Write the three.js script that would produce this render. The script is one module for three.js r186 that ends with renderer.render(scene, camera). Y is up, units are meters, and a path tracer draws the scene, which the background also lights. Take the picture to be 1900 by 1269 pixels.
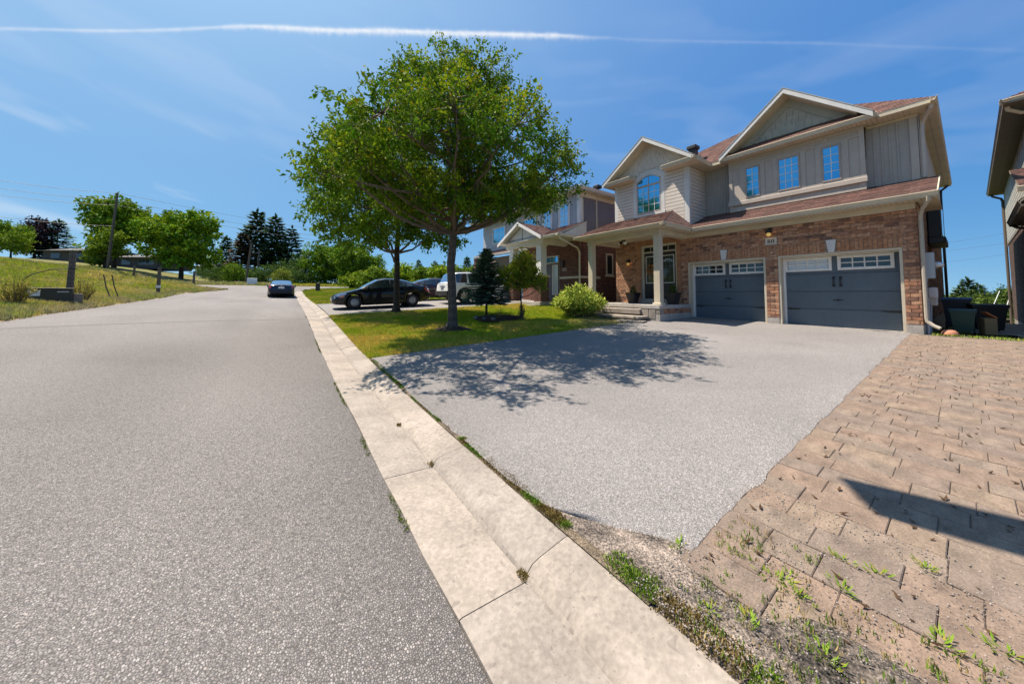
import * as THREE from 'three';
import { mergeGeometries } from 'three/addons/utils/BufferGeometryUtils.js';

// ---------------------------------------------------------------- camera, exposure, sky, sun
const scene = new THREE.Scene();
const camera = new THREE.PerspectiveCamera(2 * Math.atan(634.5 / 605.5) * 180 / Math.PI, 1900 / 1269, 0.05, 4000);
{
  const yaw = 0.612247, pitch = 0.0522722, roll = 0.0051058;
  camera.position.set(0, 1.5, 0);
  camera.lookAt(Math.sin(yaw) * Math.cos(pitch), 1.5 + Math.sin(pitch), -Math.cos(yaw) * Math.cos(pitch));
  camera.rotateZ(roll);
  camera.setViewOffset(1900, 1269, 10.7, 121.1, 1900, 1269);
  camera.updateMatrixWorld(true);
}
const renderer = new THREE.WebGLRenderer({ antialias: true });
renderer.toneMapping = THREE.LinearToneMapping;
const EXPOSURE = 2.0;
renderer.toneMappingExposure = EXPOSURE;
renderer.shadowMap.enabled = true;

const SUN_TO = new THREE.Vector3(-0.25, 1, -0.5).normalize();      // towards the sun
{
  const rngS = mulberry(77), W = 3072, Hh = 1536, d = new Float32Array(W * Hh * 4);
  const perm = []; for (let i = 0; i < 64 * 64; i++) perm.push(rngS());
  const vn = (x, y) => { const xi = Math.floor(x), yi = Math.floor(y), f = x - xi, g = y - yi, s = f * f * (3 - 2 * f), t = g * g * (3 - 2 * g), P = (i, j) => perm[((j % 64) + 64) % 64 * 64 + ((i % 64) + 64) % 64]; return (P(xi, yi) * (1 - s) + P(xi + 1, yi) * s) * (1 - t) + (P(xi, yi + 1) * (1 - s) + P(xi + 1, yi + 1) * s) * t; };
  const fb = (x, y) => vn(x, y) * .5 + vn(x * 2.1 + 7, y * 2.1 + 3) * .27 + vn(x * 4.3 + 1, y * 4.3 + 9) * .15 + vn(x * 8.9, y * 8.9 + 5) * .08;
  // the condensation trail: azimuth (clockwise from the street's direction), elevation, half width, strength
  const trail = [[-30, 19.5, .11, .45], [-23.3, 23.74, .13, .5], [-16.8, 27.22, .14, .6], [-7.9, 31.76, .18, .62], [-3.4, 33.64, .27, .95], [4.6, 35.89, .37, 1], [15.9, 38.32, .44, 1], [31, 39.61, .42, 1], [43.7, 39.22, .33, .9], [50, 38.35, .24, .30], [54, 37.7, .2, .12], [66.7, 34.54, .18, .13], [78.9, 30.14, .16, .13], [87.6, 25.76, .15, .08], [92.7, 22.8, .16, .06], [97, 20, .16, .02]];
  for (let j = 0; j < Hh; j++) for (let i = 0; i < W; i++) {
    const el = ((j + .5) / Hh - .5) * Math.PI, az = ((i + .5) / W - .5) * 2 * Math.PI, cy = Math.cos(el);
    const x = Math.cos(az) * cy, y = Math.sin(el), z = Math.sin(az) * cy, o = (j * W + i) * 4;
    let r, g, b;
    if (y < 0) { r = .20; g = .21; b = .20; } else {
      const h = Math.exp(-y * 4.2), low = Math.exp(-y * 13);
      const ca = Math.max(-1, Math.min(1, x * SUN_TO.x + y * SUN_TO.y + z * SUN_TO.z)), ang = Math.acos(ca);
      r = .008 + .16 * h + .24 * low; g = .185 + .35 * h + .16 * low; b = .62 + .27 * h - .0 * low;
      const gl = Math.exp(-ang * ang / .50), gw = Math.exp(-ang / .75);
      r += gl * .16 + gw * .58; g += gl * .14 + gw * .60; b += gl * .06 + gw * .28;
      const dk = .75 + .38 * Math.exp(-ang / 1.0); r *= dk * .84; g *= dk * .965; b = Math.min(1.0, b * (dk + .08));
      // thin high cloud
      const u = Math.atan2(x, -z) * 57.3, e = el * 57.3;
      let c = 0;
      if (e < 50) {
        const warp = fb(u * .05 + 3, e * .09) * 6;
        c = Math.max(0, fb(u * .03 + warp * .12, (e + u * .16) * .16 + warp * .1) - .50) * .75 * Math.max(0, 1 - Math.abs(e - 20) / 26);
        c += Math.max(0, fb(u * .09 + 20, (e + u * .22) * .38 + 4) - .55) * 1.5 * Math.exp(-(((e - 12) / 7) ** 2)) * Math.max(0, Math.min(1, (10 - u) / 20));
        c = Math.min(.4, c);
      }
      if (u > -30 && u < 97 && e > 18 && e < 42) {
        for (let k = 0; k < trail.length - 1; k++) {
          const p = trail[k], q = trail[k + 1];
          if (u < p[0] || u >= q[0]) continue;
          const t = (u - p[0]) / (q[0] - p[0]), p0 = trail[k - 1] ?? p, q1 = trail[k + 2] ?? q, dx = q[0] - p[0];
          const m0 = (q[1] - p0[1]) / (q[0] - p0[0]) * dx, m1 = (q1[1] - p[1]) / (q1[0] - p[0]) * dx, t2 = t * t, t3 = t2 * t;
          const mid = (2 * t3 - 3 * t2 + 1) * p[1] + (t3 - 2 * t2 + t) * m0 + (-2 * t3 + 3 * t2) * q[1] + (t3 - t2) * m1, hw = p[2] + (q[2] - p[2]) * t, st = p[3] + (q[3] - p[3]) * t;
          const dd = 1.22 * (e - mid) * Math.cos(Math.atan((q[1] - p[1]) / (dx * Math.cos(mid / 57.3)))) / hw;
          if (Math.abs(dd) > 3.5) continue;
          const puff = vn(u * 3.1, 31), low2 = dd < 0 ? .8 - .22 * puff : 1.1;
          const w = Math.exp(-((dd * low2 * (.8 + .4 * vn(u * 1.3, 7))) ** 2) * 1.5) * (.62 + .6 * fb(u * 2.2, e * 2.6 + 30));
          c = c + (1 - c) * Math.min(1, w * st * .86);
        }
      }
      r += (.93 - r) * c; g += (.96 - g) * c; b += (1.0 - b) * c;
    }
    d[o] = r / EXPOSURE; d[o + 1] = g / EXPOSURE; d[o + 2] = b / EXPOSURE; d[o + 3] = 1;
  }
  const sky = new THREE.DataTexture(d, W, Hh, THREE.RGBAFormat, THREE.FloatType);
  sky.mapping = THREE.EquirectangularReflectionMapping; sky.magFilter = THREE.LinearFilter; sky.minFilter = THREE.LinearFilter; sky.wrapS = THREE.RepeatWrapping;
  sky.needsUpdate = true;
  scene.background = sky; scene.environment = sky;
}
const sun = new THREE.DirectionalLight(0xfff1de, 4.9);
sun.position.copy(SUN_TO).multiplyScalar(80).add(new THREE.Vector3(8, 0, -12));
sun.target.position.set(8, 0, -12);
sun.castShadow = true; sun.shadow.mapSize.set(4096, 4096);
Object.assign(sun.shadow.camera, { left: -60, right: 60, top: 60, bottom: -60, near: 1, far: 260 });
scene.add(sun, sun.target);

// ---------------------------------------------------------------- helpers
function mulberry(s) { return () => { s |= 0; s = s + 0x6D2B79F5 | 0; let t = Math.imul(s ^ s >>> 15, 1 | s); t = t + Math.imul(t ^ t >>> 7, 61 | t) ^ t; return ((t ^ t >>> 14) >>> 0) / 4294967296; }; }
const V3 = (x, y, z) => new THREE.Vector3(x, y, z);
const P = (a, y, b) => V3(b, y, -a);             // a: metres along the street, b: metres away from it, y: up
const clamp = (x, a, b) => Math.min(b, Math.max(a, x)), lerp = (a, b, t) => a + (b - a) * t, sst = (a, b, x) => { const t = clamp((x - a) / (b - a), 0, 1); return t * t * (3 - 2 * t); };
const hash2 = (x, y, s = 0) => { let h = Math.imul(x | 0, 374761393) + Math.imul(y | 0, 668265263) + Math.imul(s | 0, 1274126177); h = Math.imul(h ^ h >>> 13, 1274126177); return ((h ^ h >>> 16) >>> 0) / 4294967296; };
function vnoise(x, y, s = 0, per = 0) { const xi = Math.floor(x), yi = Math.floor(y), f = x - xi, g = y - yi, a = f * f * (3 - 2 * f), b = g * g * (3 - 2 * g), w = (i) => per ? ((i % per) + per) % per : i, h = (i, j) => hash2(w(i), w(j), s); return lerp(lerp(h(xi, yi), h(xi + 1, yi), a), lerp(h(xi, yi + 1), h(xi + 1, yi + 1), a), b); }
const fbm = (x, y, s = 0, n = 4, per = 0) => { let v = 0, a = .5, t = 0; for (let i = 0; i < n; i++) { v += a * vnoise(x, y, s + i * 17, per); t += a; a *= .5; x *= 2; y *= 2; per *= 2; } return v / t; };
const piece = (tab, x) => { if (x <= tab[0][0]) return tab[0][1]; for (let i = 1; i < tab.length; i++) if (x <= tab[i][0]) { const p = tab[i - 1], q = tab[i]; return lerp(p[1], q[1], (x - p[0]) / (q[0] - p[0])); } return tab[tab.length - 1][1]; };

function dataTex(size, fn, srgb, sizeY = size) {
  const d = new Uint8Array(size * sizeY * 4);
  for (let j = 0; j < sizeY; j++) for (let i = 0; i < size; i++) { const c = fn(i / size, j / sizeY, i, j), o = (j * size + i) * 4; for (let k = 0; k < 3; k++) d[o + k] = clamp(Math.round((Array.isArray(c) ? c[k] : c) * 255), 0, 255); d[o + 3] = 255; }
  const t = new THREE.DataTexture(d, size, sizeY); t.wrapS = t.wrapT = THREE.RepeatWrapping; t.magFilter = THREE.LinearFilter; t.minFilter = THREE.LinearMipmapLinearFilter; t.generateMipmaps = true;
  if (srgb) t.colorSpace = THREE.SRGBColorSpace; t.needsUpdate = true; return t;
}
const s2l = (v) => v <= .04045 ? v / 12.92 : ((v + .055) / 1.055) ** 2.4;
const lin = (r, g, b) => new THREE.Color().setRGB(r, g, b);
function std(r, g, b, rough = .85, extra = {}) { return new THREE.MeshStandardMaterial({ color: lin(r, g, b), roughness: rough, ...extra }); }

// geometry collector: flat-shaded faces with uv in metres
class Geo {
  constructor() { this.p = []; this.c = null; this.u = null; this.m = null; }
  push(v) { if (this.m) { v = v.clone().applyMatrix4(this.m); } this.p.push(v.x, v.y, v.z); if (this.c) this.c.push(this.k[0], this.k[1], this.k[2]); return this; }
  tone(r, g, b) { if (!this.c) { this.c = []; for (let i = 0; i < this.p.length / 3; i++) this.c.push(1, 1, 1); } this.k = [r, g ?? r, b ?? r]; return this; }
  tri(a, b, c) { this.push(a); this.push(b); this.push(c); return this; }
  quad(a, b, c, d) { this.tri(a, b, c); this.tri(a, c, d); return this; }
  poly(pts) { for (let i = 1; i < pts.length - 1; i++) this.tri(pts[0], pts[i], pts[i + 1]); return this; }
  // chamfered box between two corners (local axes)
  box(x0, x1, y0, y1, z0, z1, ch = 0) {
    if (x0 > x1) [x0, x1] = [x1, x0]; if (y0 > y1) [y0, y1] = [y1, y0]; if (z0 > z1) [z0, z1] = [z1, z0];
    if (!ch) {
      const v = (i) => V3(i & 1 ? x1 : x0, i & 2 ? y1 : y0, i & 4 ? z1 : z0);
      for (const f of [[0, 4, 6, 2], [1, 3, 7, 5], [0, 1, 5, 4], [2, 6, 7, 3], [0, 2, 3, 1], [4, 5, 7, 6]]) this.quad(...f.map(v));
      return this;
    }
    const L = [[x0, x1], [y0, y1], [z0, z1]], c = Math.min(ch, (x1 - x0) * .45, (y1 - y0) * .45, (z1 - z0) * .45);
    const pt = (ax, s) => { const q = [0, 1, 2].map((k) => k === ax ? L[k][s[k]] : s[k] ? L[k][1] - c : L[k][0] + c); return V3(...q); };
    const flip = (pts, n) => { const e = pts[1].clone().sub(pts[0]).cross(pts[2].clone().sub(pts[0])); if (e.dot(n) < 0) pts.reverse(); this.poly(pts); };
    for (let ax = 0; ax < 3; ax++) for (let s = 0; s < 2; s++) { const o = [0, 1, 2].filter((k) => k !== ax), mk = (i, j) => { const q = [0, 0, 0]; q[ax] = s; q[o[0]] = i; q[o[1]] = j; return pt(ax, q); }; const n = [0, 0, 0]; n[ax] = s * 2 - 1; flip([mk(0, 0), mk(1, 0), mk(1, 1), mk(0, 1)], V3(...n)); }
    for (let ax = 0; ax < 3; ax++) { const o = [0, 1, 2].filter((k) => k !== ax); for (let s = 0; s < 2; s++) for (let t = 0; t < 2; t++) { const mk = (e, f) => { const q = [0, 0, 0]; q[ax] = e; q[o[0]] = s; q[o[1]] = t; return pt(f, q); }; const n = [0, 0, 0]; n[o[0]] = s * 2 - 1; n[o[1]] = t * 2 - 1; flip([mk(0, o[0]), mk(1, o[0]), mk(1, o[1]), mk(0, o[1])], V3(...n)); } }
    for (let i = 0; i < 8; i++) { const s = [i & 1, i >> 1 & 1, i >> 2 & 1]; flip([pt(0, s), pt(1, s), pt(2, s)], V3(s[0] * 2 - 1, s[1] * 2 - 1, s[2] * 2 - 1)); }
    return this;
  }
  hb(a0, a1, y0, y1, b0, b1, ch = 0) { return this.box(b0, b1, y0, y1, -a0, -a1, ch); }     // a box in street coordinates
  // closed outline (array of Vector3) swept along a vector
  prism(pts, d) {
    const q = pts.map((p) => p.clone().add(d)), e = pts[1].clone().sub(pts[0]).cross(pts[2].clone().sub(pts[0])), s = e.dot(d) > 0;
    const front = THREE.ShapeUtils, n = Math.abs(e.x) > Math.abs(e.y) && Math.abs(e.x) > Math.abs(e.z) ? 0 : Math.abs(e.y) > Math.abs(e.z) ? 1 : 2;
    const nrm = newell(pts), ax = [Math.abs(nrm.x), Math.abs(nrm.y), Math.abs(nrm.z)], k = ax[0] >= ax[1] && ax[0] >= ax[2] ? 0 : ax[1] >= ax[2] ? 1 : 2;
    const flat = pts.map((p) => k === 0 ? new THREE.Vector2(p.y, p.z) : k === 1 ? new THREE.Vector2(p.x, p.z) : new THREE.Vector2(p.x, p.y));
    for (const [i, j, l] of front.triangulateShape(flat, [])) { this.out(pts[i], pts[j], pts[l], d.clone().negate()); this.out(q[i], q[j], q[l], d); }
    const cen = pts.reduce((t, p) => t.add(p), V3(0, 0, 0)).divideScalar(pts.length);
    const sgn = nrm.dot(d) > 0 ? 1 : -1;
    for (let i = 0; i < pts.length; i++) { const j = (i + 1) % pts.length; if (sgn > 0) this.quad(pts[i], pts[j], q[j], q[i]); else this.quad(pts[j], pts[i], q[i], q[j]); }
    return this;
  }
  out(a, b, c, n) { const e = b.clone().sub(a).cross(c.clone().sub(a)); return e.dot(n) < 0 ? this.tri(a, c, b) : this.tri(a, b, c); }
  tube(pts, r, seg = 8, cap = true) {      // pts: Vector3[], r: number or array
    const rr = (i) => Array.isArray(r) ? r[i] : r; let prev = null, n0 = V3(.31, .2, .93);
    for (let i = 0; i < pts.length; i++) {
      const t = pts[Math.min(i + 1, pts.length - 1)].clone().sub(pts[Math.max(i - 1, 0)]).normalize();
      const s = n0.clone().addScaledVector(t, -n0.dot(t)); if (s.lengthSq() < 1e-4) s.set(1, 0, 0).addScaledVector(t, -t.x); s.normalize(); n0 = s; const q = t.clone().cross(s), ring = [];
      for (let k = 0; k < seg; k++) { const f = k / seg * Math.PI * 2; ring.push(pts[i].clone().addScaledVector(s, Math.cos(f) * rr(i)).addScaledVector(q, Math.sin(f) * rr(i))); }
      if (prev) for (let k = 0; k < seg; k++) { const l = (k + 1) % seg; this.quad(prev[k], prev[l], ring[l], ring[k]); }
      if (cap && i === 0) this.poly(ring.slice().reverse()); if (cap && i === pts.length - 1) this.poly(ring); prev = ring;
    }
    return this;
  }
  cyl(x, y0, y1, z, r0, r1 = r0, seg = 16) { return this.tube([V3(x, y0, z), V3(x, y1, z)], [r0, r1], seg); }
  add(g, m) { const old = this.m; if (m) this.m = m; const p = g.isBufferGeometry ? (g.index ? g.toNonIndexed() : g).attributes.position.array : g.p; for (let i = 0; i < p.length; i += 3) this.push(V3(p[i], p[i + 1], p[i + 2])); this.m = old; return this; }
  build(smooth = 0) {
    const n = this.p.length / 3, pos = new Float32Array(this.p), nor = new Float32Array(n * 3), uv = new Float32Array(n * 2);
    const A = V3(), B = V3(), C = V3();
    for (let i = 0; i < n; i += 3) {
      A.fromArray(pos, i * 3); B.fromArray(pos, i * 3 + 3); C.fromArray(pos, i * 3 + 6);
      const e = B.clone().sub(A).cross(C.clone().sub(A)); if (e.lengthSq() > 0) e.normalize(); else e.set(0, 1, 0);
      for (let k = 0; k < 3; k++) nor.set([e.x, e.y, e.z], (i + k) * 3);
      const ax = Math.abs(e.x) > Math.abs(e.y) && Math.abs(e.x) >= Math.abs(e.z) ? 0 : Math.abs(e.y) >= Math.abs(e.z) ? 1 : 2;
      for (let k = 0; k < 3; k++) { const q = (i + k) * 3, x = pos[q], y = pos[q + 1], z = pos[q + 2]; if (ax === 0) uv.set([z, y], (i + k) * 2); else if (ax === 1) uv.set([x, z], (i + k) * 2); else uv.set([x, y], (i + k) * 2); }
    }
    if (smooth) { // average normals of faces that meet at less than the crease angle
      const map = new Map(), key = (i) => `${Math.round(pos[i * 3] * 2000)},${Math.round(pos[i * 3 + 1] * 2000)},${Math.round(pos[i * 3 + 2] * 2000)}`, src = nor.slice(), cs = Math.cos(smooth);
      for (let i = 0; i < n; i++) { const k = key(i); (map.get(k) ?? map.set(k, []).get(k)).push(i); }
      for (const l of map.values()) for (const i of l) { let x = 0, y = 0, z = 0; for (const j of l) { const d = src[i * 3] * src[j * 3] + src[i * 3 + 1] * src[j * 3 + 1] + src[i * 3 + 2] * src[j * 3 + 2]; if (d > cs) { x += src[j * 3]; y += src[j * 3 + 1]; z += src[j * 3 + 2]; } } const q = Math.hypot(x, y, z) || 1; nor.set([x / q, y / q, z / q], i * 3); }
    }
    const g = new THREE.BufferGeometry();
    g.setAttribute('position', new THREE.BufferAttribute(pos, 3)); g.setAttribute('normal', new THREE.BufferAttribute(nor, 3)); g.setAttribute('uv', new THREE.BufferAttribute(uv, 2));
    if (this.c) g.setAttribute('color', new THREE.BufferAttribute(new Float32Array(this.c), 3));
    return g;
  }
}
function newell(p) { const n = V3(0, 0, 0); for (let i = 0; i < p.length; i++) { const a = p[i], b = p[(i + 1) % p.length]; n.x += (a.y - b.y) * (a.z + b.z); n.y += (a.z - b.z) * (a.x + b.x); n.z += (a.x - b.x) * (a.y + b.y); } return n.normalize(); }

const used = {};
function numbered(n) { if (!(n in used)) { used[n] = 0; return n; } used[n]++; return `${n}_${String(used[n]).padStart(3, '0')}`; }
function mesh(name, geo, mat, parent, smooth = 0) {
  const m = new THREE.Mesh(geo instanceof Geo ? geo.build(smooth) : geo, mat); m.castShadow = m.receiveShadow = true;
  m.name = parent && parent !== scene ? partName(parent, name) : numbered(name); (parent ?? scene).add(m); return m;
}
function partName(parent, name) { const k = parent.userData_names ??= {}; if (!(name in k)) { k[name] = 0; return name; } k[name]++; return `${name}_${String(k[name]).padStart(3, '0')}`; }
function tag(o, label, category, group) { o.userData.label = label; o.userData.category = category; if (group) o.userData.group = group; return o; }
function struct(o) { o.userData.kind = 'structure'; return o; }
function stuff(o) { o.userData.kind = 'stuff'; return o; }
function thing(name, label, category, pos = V3(0, 0, 0), turn = 0, group) { const o = new THREE.Group(); o.name = numbered(name); o.position.copy(pos); o.rotation.y = turn; scene.add(o); return tag(o, label, category, group); }
function copyOf(o, name, label, pos, turn, scale, group) { const c = o.clone(); c.name = numbered(name); c.userData = { ...o.userData }; if (label) c.userData.label = label; if (group) c.userData.group = group; c.position.copy(pos); c.rotation.y = turn ?? 0; if (scale) c.scale.copy(scale); scene.add(c); return c; }
// ---------------------------------------------------------------- lie of the land
const ROAD_T = [[-1000, 0], [3, 0], [8, .12], [14, .47], [19, .68], [26, .85], [34, 1.1], [45, 1.75], [60, 2.7], [90, 4], [150, 5], [2000, 6]];
const HILL_T = [[0, 0], [1.2, .2], [4, .85], [10, 1.95], [20, 3.05], [40, 4.4], [80, 6], [2000, 8]];
const roadY = (a) => (piece(ROAD_T, a - 1.2) + piece(ROAD_T, a) + piece(ROAD_T, a + 1.2)) / 3;
const kerbB = (a) => .72 + .02 * (a - 1) + (a > 40 ? (a - 40) ** 2 * .03 : 0);
const leftB = (a) => -6.75 - (a > 44 ? 0 : 0) + (a > 36 && a < 47.5 ? sst(36, 47.5, a) * 2.6 : 0) - (a > 45.5 ? ((a - 45.5) ** 2) * .9 : 0);
const CROSS0 = 47.6, CROSS1 = 55.5;
function G(b, a) {
  let y = roadY(a); const k = kerbB(Math.min(a, 46)) + .73;
  if (a > CROSS0) { const f = a > CROSS1 ? sst(CROSS1, CROSS1 + 10, a) : 0; return y + f * (b < -10 ? piece(HILL_T, -10 - b) * .9 : 0) - (b > 20 ? sst(20, 60, b) * 2 : 0); }
  if (b > k) { y += .09 + .0367 * Math.min(b - k, 12); if (b > 17 && a < 9) y -= piece([[17, 0], [20, .15], [30, 1.7], [60, 3.6], [200, 4]], b); }
  else if (b > k - .73) y += .04;
  else if (b < leftB(a)) y += piece(HILL_T, leftB(a) - b) * (1 - sst(42.5, 47.4, a));
  return y;
}
const onG = (b, a, dy = 0) => P(a, G(b, a) + dy, b);

// a sheet from a grid of points; tone(b, a) gives its vertex colour
function sheet(as, bsOf, yOf, tone) {
  const pos = [], uv = [], col = [], idx = []; let n = 0, prev = 0;
  as.forEach((a, i) => { const bs = bsOf(a); bs.forEach((b) => { pos.push(b, yOf(b, a), -a); uv.push(b, a); const t = tone ? tone(b, a) : [1, 1, 1]; col.push(...t); });
    if (i) for (let k = 0; k < bs.length - 1; k++) { const p = prev + k, q = n + k; idx.push(p, p + 1, q, p + 1, q + 1, q); } prev = n; n += bs.length; });
  const g = new THREE.BufferGeometry(); g.setAttribute('position', new THREE.Float32BufferAttribute(pos, 3)); g.setAttribute('uv', new THREE.Float32BufferAttribute(uv, 2)); g.setAttribute('color', new THREE.Float32BufferAttribute(col, 3)); g.setIndex(idx); g.computeVertexNormals();
  return g;
}
const range = (a, b, s) => { const o = [], n = Math.max(1, Math.round((b - a) / s)); for (let i = 0; i <= n; i++) o.push(a + (b - a) * i / n); return o; };

// ---------------------------------------------------------------- ground materials
function stoneTex(size, cells, gap, seed, lo, hi, tint) {      // crushed stone set in a darker binder
  const jit = []; for (let i = 0; i < cells * cells; i++) jit.push([hash2(i, 1, seed), hash2(i, 2, seed), hash2(i, 3, seed), hash2(i, 4, seed)]);
  const h = new Float32Array(size * size);
  const col = dataTex(size, (u, v, i, j) => {
    const x = u * cells, y = v * cells, xi = Math.floor(x), yi = Math.floor(y); let d1 = 9, d2 = 9, id = 0;
    for (let q = -1; q <= 1; q++) for (let p = -1; p <= 1; p++) { const c = ((yi + q + cells) % cells) * cells + (xi + p + cells) % cells, J = jit[c], dx = xi + p + J[0] - x, dy = yi + q + J[1] - y, d = Math.hypot(dx * (.8 + .4 * J[2]), dy * (1.2 - .4 * J[2])) * (.8 + .45 * (1 - J[3])); if (d < d1) { d2 = d1; d1 = d; id = c; } else if (d < d2) d2 = d; }
    const rad = .30 + .42 * jit[id][3] ** .7, e = Math.min(sst(0, gap, d2 - d1), sst(.10, -.10, d1 - rad) + .22 * hash2(i >> 1, j >> 1, seed)), t = jit[id][2], tone = lerp(lo, hi, t * t * .8 + .2 * jit[id][3]);
    h[j * size + i] = e * (.4 + .6 * jit[id][3]);
    const n = .9 + .2 * fbm(u * 64, v * 64, seed + 5, 2, 64), warm = (jit[id][0] - .5) * .05, L = lerp(lo * .50, tone * 1.12, e) * n;
    return [Math.min(1, L * (tint[0] + warm)), Math.min(1, L * tint[1]), Math.min(1, L * (tint[2] - warm))].map((q) => q <= .0031308 ? q * 12.92 : 1.055 * q ** (1 / 2.4) - .055);
  }, true);
  const bump = dataTex(size, (u, v, i, j) => h[j * size + i], false);
  return { col, bump };
}
const rep = (t, s) => { t.repeat.set(1 / s, 1 / s); return t; };
const T_ASPH = stoneTex(1024, 150, .42, 11, .14, .375, [1.0, .93, .905]);
rep(T_ASPH.col, 1.5); rep(T_ASPH.bump, 1.5);
const T_DRIVE = stoneTex(1024, 146, .34, 23, .19, .375, [1.0, .945, .925]);
rep(T_DRIVE.col, 1.4); rep(T_DRIVE.bump, 1.4);
const T_CONC = dataTex(1024, (u, v) => { const a = fbm(u * 6, v * 6, 3, 5, 6), b = fbm(u * 90, v * 90, 9, 2, 90), s = hash2(Math.floor(u * 300), Math.floor(v * 300), 5); const k = .80 + .22 * (a - .5) + .16 * (b - .5) - (s > .992 ? .22 * b : 0) - (vnoise(u * 40, v * 40, 77, 40) > .9 ? .08 : 0); return [k, k * .985, k * .96]; }, true); rep(T_CONC, 1.6);
const T_CONCB = dataTex(512, (u, v) => .5 + .5 * (fbm(u * 120, v * 120, 31, 2, 120) - .5) + .35 * (fbm(u * 12, v * 12, 33, 3, 12) - .5), false); rep(T_CONCB, .8);
const T_SOIL = dataTex(768, (u, v) => { const a = fbm(u * 9, v * 9, 41, 5, 9), b = fbm(u * 160, v * 160, 43, 2, 160), c = hash2(Math.floor(u * 420), Math.floor(v * 420), 4); const k = .42 + .5 * (a - .5) + .55 * (b - .5) + (c > .985 ? .3 : 0); return [k * 1.05, k * .98, k * .92]; }, true); rep(T_SOIL, 1.1);
const T_GRASS = dataTex(512, (u, v) => { const a = fbm(u * 10, v * 10, 51, 4, 10), b = fbm(u * 200, v * 120, 53, 2, 40), k = .55 + .5 * (a - .5) + .8 * (b - .5); return [k * .97, k, k * .62]; }, true); rep(T_GRASS, 2.3);
const M_ROAD = new THREE.MeshStandardMaterial({ map: T_ASPH.col, bumpMap: T_ASPH.bump, bumpScale: .0035, roughness: .9, vertexColors: true });
const M_DRIVE = new THREE.MeshStandardMaterial({ map: T_DRIVE.col, bumpMap: T_DRIVE.bump, bumpScale: .0026, roughness: .9, vertexColors: true });
const M_CONC = [0, 1, 2, 3].map((i) => new THREE.MeshStandardMaterial({ map: T_CONC, bumpMap: T_CONCB, bumpScale: .002, roughness: .92, color: [lin(.44, .395, .362), lin(.415, .378, .35), lin(.455, .41, .374), lin(.40, .368, .344)][i] }));
const M_GROUND = new THREE.MeshStandardMaterial({ map: T_GRASS, roughness: 1, vertexColors: true, bumpMap: T_SOIL, bumpScale: .03 });
const M_SOIL = new THREE.MeshStandardMaterial({ map: T_SOIL, bumpMap: T_SOIL, bumpScale: .012, roughness: 1, vertexColors: true });

// ---------------------------------------------------------------- ground
function lawnTone(b, a) {
  const n = fbm(b * .35 + 40, a * .35 + 90, 61, 4), m = fbm(b * 1.3 + 10, a * 1.3, 63, 3);
  let c;
  if (b < 0) { // rough field across the street
    const dry = sst(.40, .66, n * .65 + m * .35 + .09 * Math.sin(b * .7 + a * .25)), edge = sst(2.2, .2, leftB(a) - b) * .8;
    c = [lerp(.40, .60, dry), lerp(.45, .51, dry), lerp(.035, .14, dry)]; c = c.map((x, i) => lerp(x, [.42, .37, .26][i], edge * m * 1.3));
  } else {
    const dry = sst(.43, .66, n * .6 + m * .4), near = sst(9.2, 7.2, a) * sst(6.8, 10.6, b) * .85;
    c = [lerp(.34, .54, dry), lerp(.42, .46, dry), lerp(.025, .09, dry)]; c = c.map((x, i) => lerp(x, [.40, .35, .25][i], clamp(near * (m + .35), 0, 1)));
  }
  return c;
}
{
  const far = [60, 90, 140, 220, 400, 800, 1600], parts = [];
  const dl = [0, .15, .4, .8, 1.3, 2, 3, 4, 5.5, 7, 9, 11, 13, 16, 20, 25, 32, 40, 52, ...far];
  const asL = [-1600, -600, -200, -60, -25, ...range(-15, 47.5, .8)];
  parts.push(sheet(asL, (a) => dl.map((d) => leftB(a) - d).reverse(), (b, a) => G(b, a) - .012 + (leftB(a) - b > .3 ? (fbm(b * .8, a * .8, 5, 3) - .5) * .16 * (1 - sst(40, 47, a)) : 0), lawnTone));
  const dr = [0, .12, .3, .6, ...range(1, 14, .7), 16, 19, 22, 25, 28, 32, 38, 46, ...far];
  const asR = [-1600, -600, -200, -60, -25, ...range(-14, 47.5, .7)];
  parts.push(sheet(asR, (a) => dr.map((d) => kerbB(Math.min(a, 46)) + .72 + d), (b, a) => G(b, a) - .02 + ((a > 7.3 && a < 14 || a > 22) && b < 12 && b > 1.7 ? (fbm(b * .9, a * .9, 7, 3) - .42) * .14 * sst(1.6, 2.6, b) * sst(7.2, 8, a < 14 ? a : 8) * sst(14.6, 13.6, a < 14.6 ? a : 12) : 0), lawnTone));
  const asF = [CROSS1, 57, 59, 61, 64, 68, 73, 80, 90, 105, 130, 170, 250, 450, 900, 1600];
  parts.push(sheet(asF, () => [-1600, -700, -300, -160, ...range(-110, 110, 5), 160, 300, 700, 1600], (b, a) => G(b, a) - .01, lawnTone));
  // under the two roads
  parts.push(sheet([-1600, -200, ...range(-20, CROSS0 - .1, 3)], (a) => [leftB(a), (leftB(a) + kerbB(Math.min(a, 46))) / 2, kerbB(Math.min(a, 46)) + .72], (b, a) => roadY(a) - .09, () => [.3, .28, .24]));
  parts.push(sheet([CROSS0 - .1, CROSS1], () => [-1600, -300, ...range(-110, 110, 10), 300, 1600], (b, a) => roadY(a) - .09, () => [.3, .28, .24]));
  const g = mesh('ground', mergeGeometries(parts), M_GROUND, scene); struct(g);
  g.userData.label = 'lawns and rough grass ground rising away from the street';
}
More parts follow.
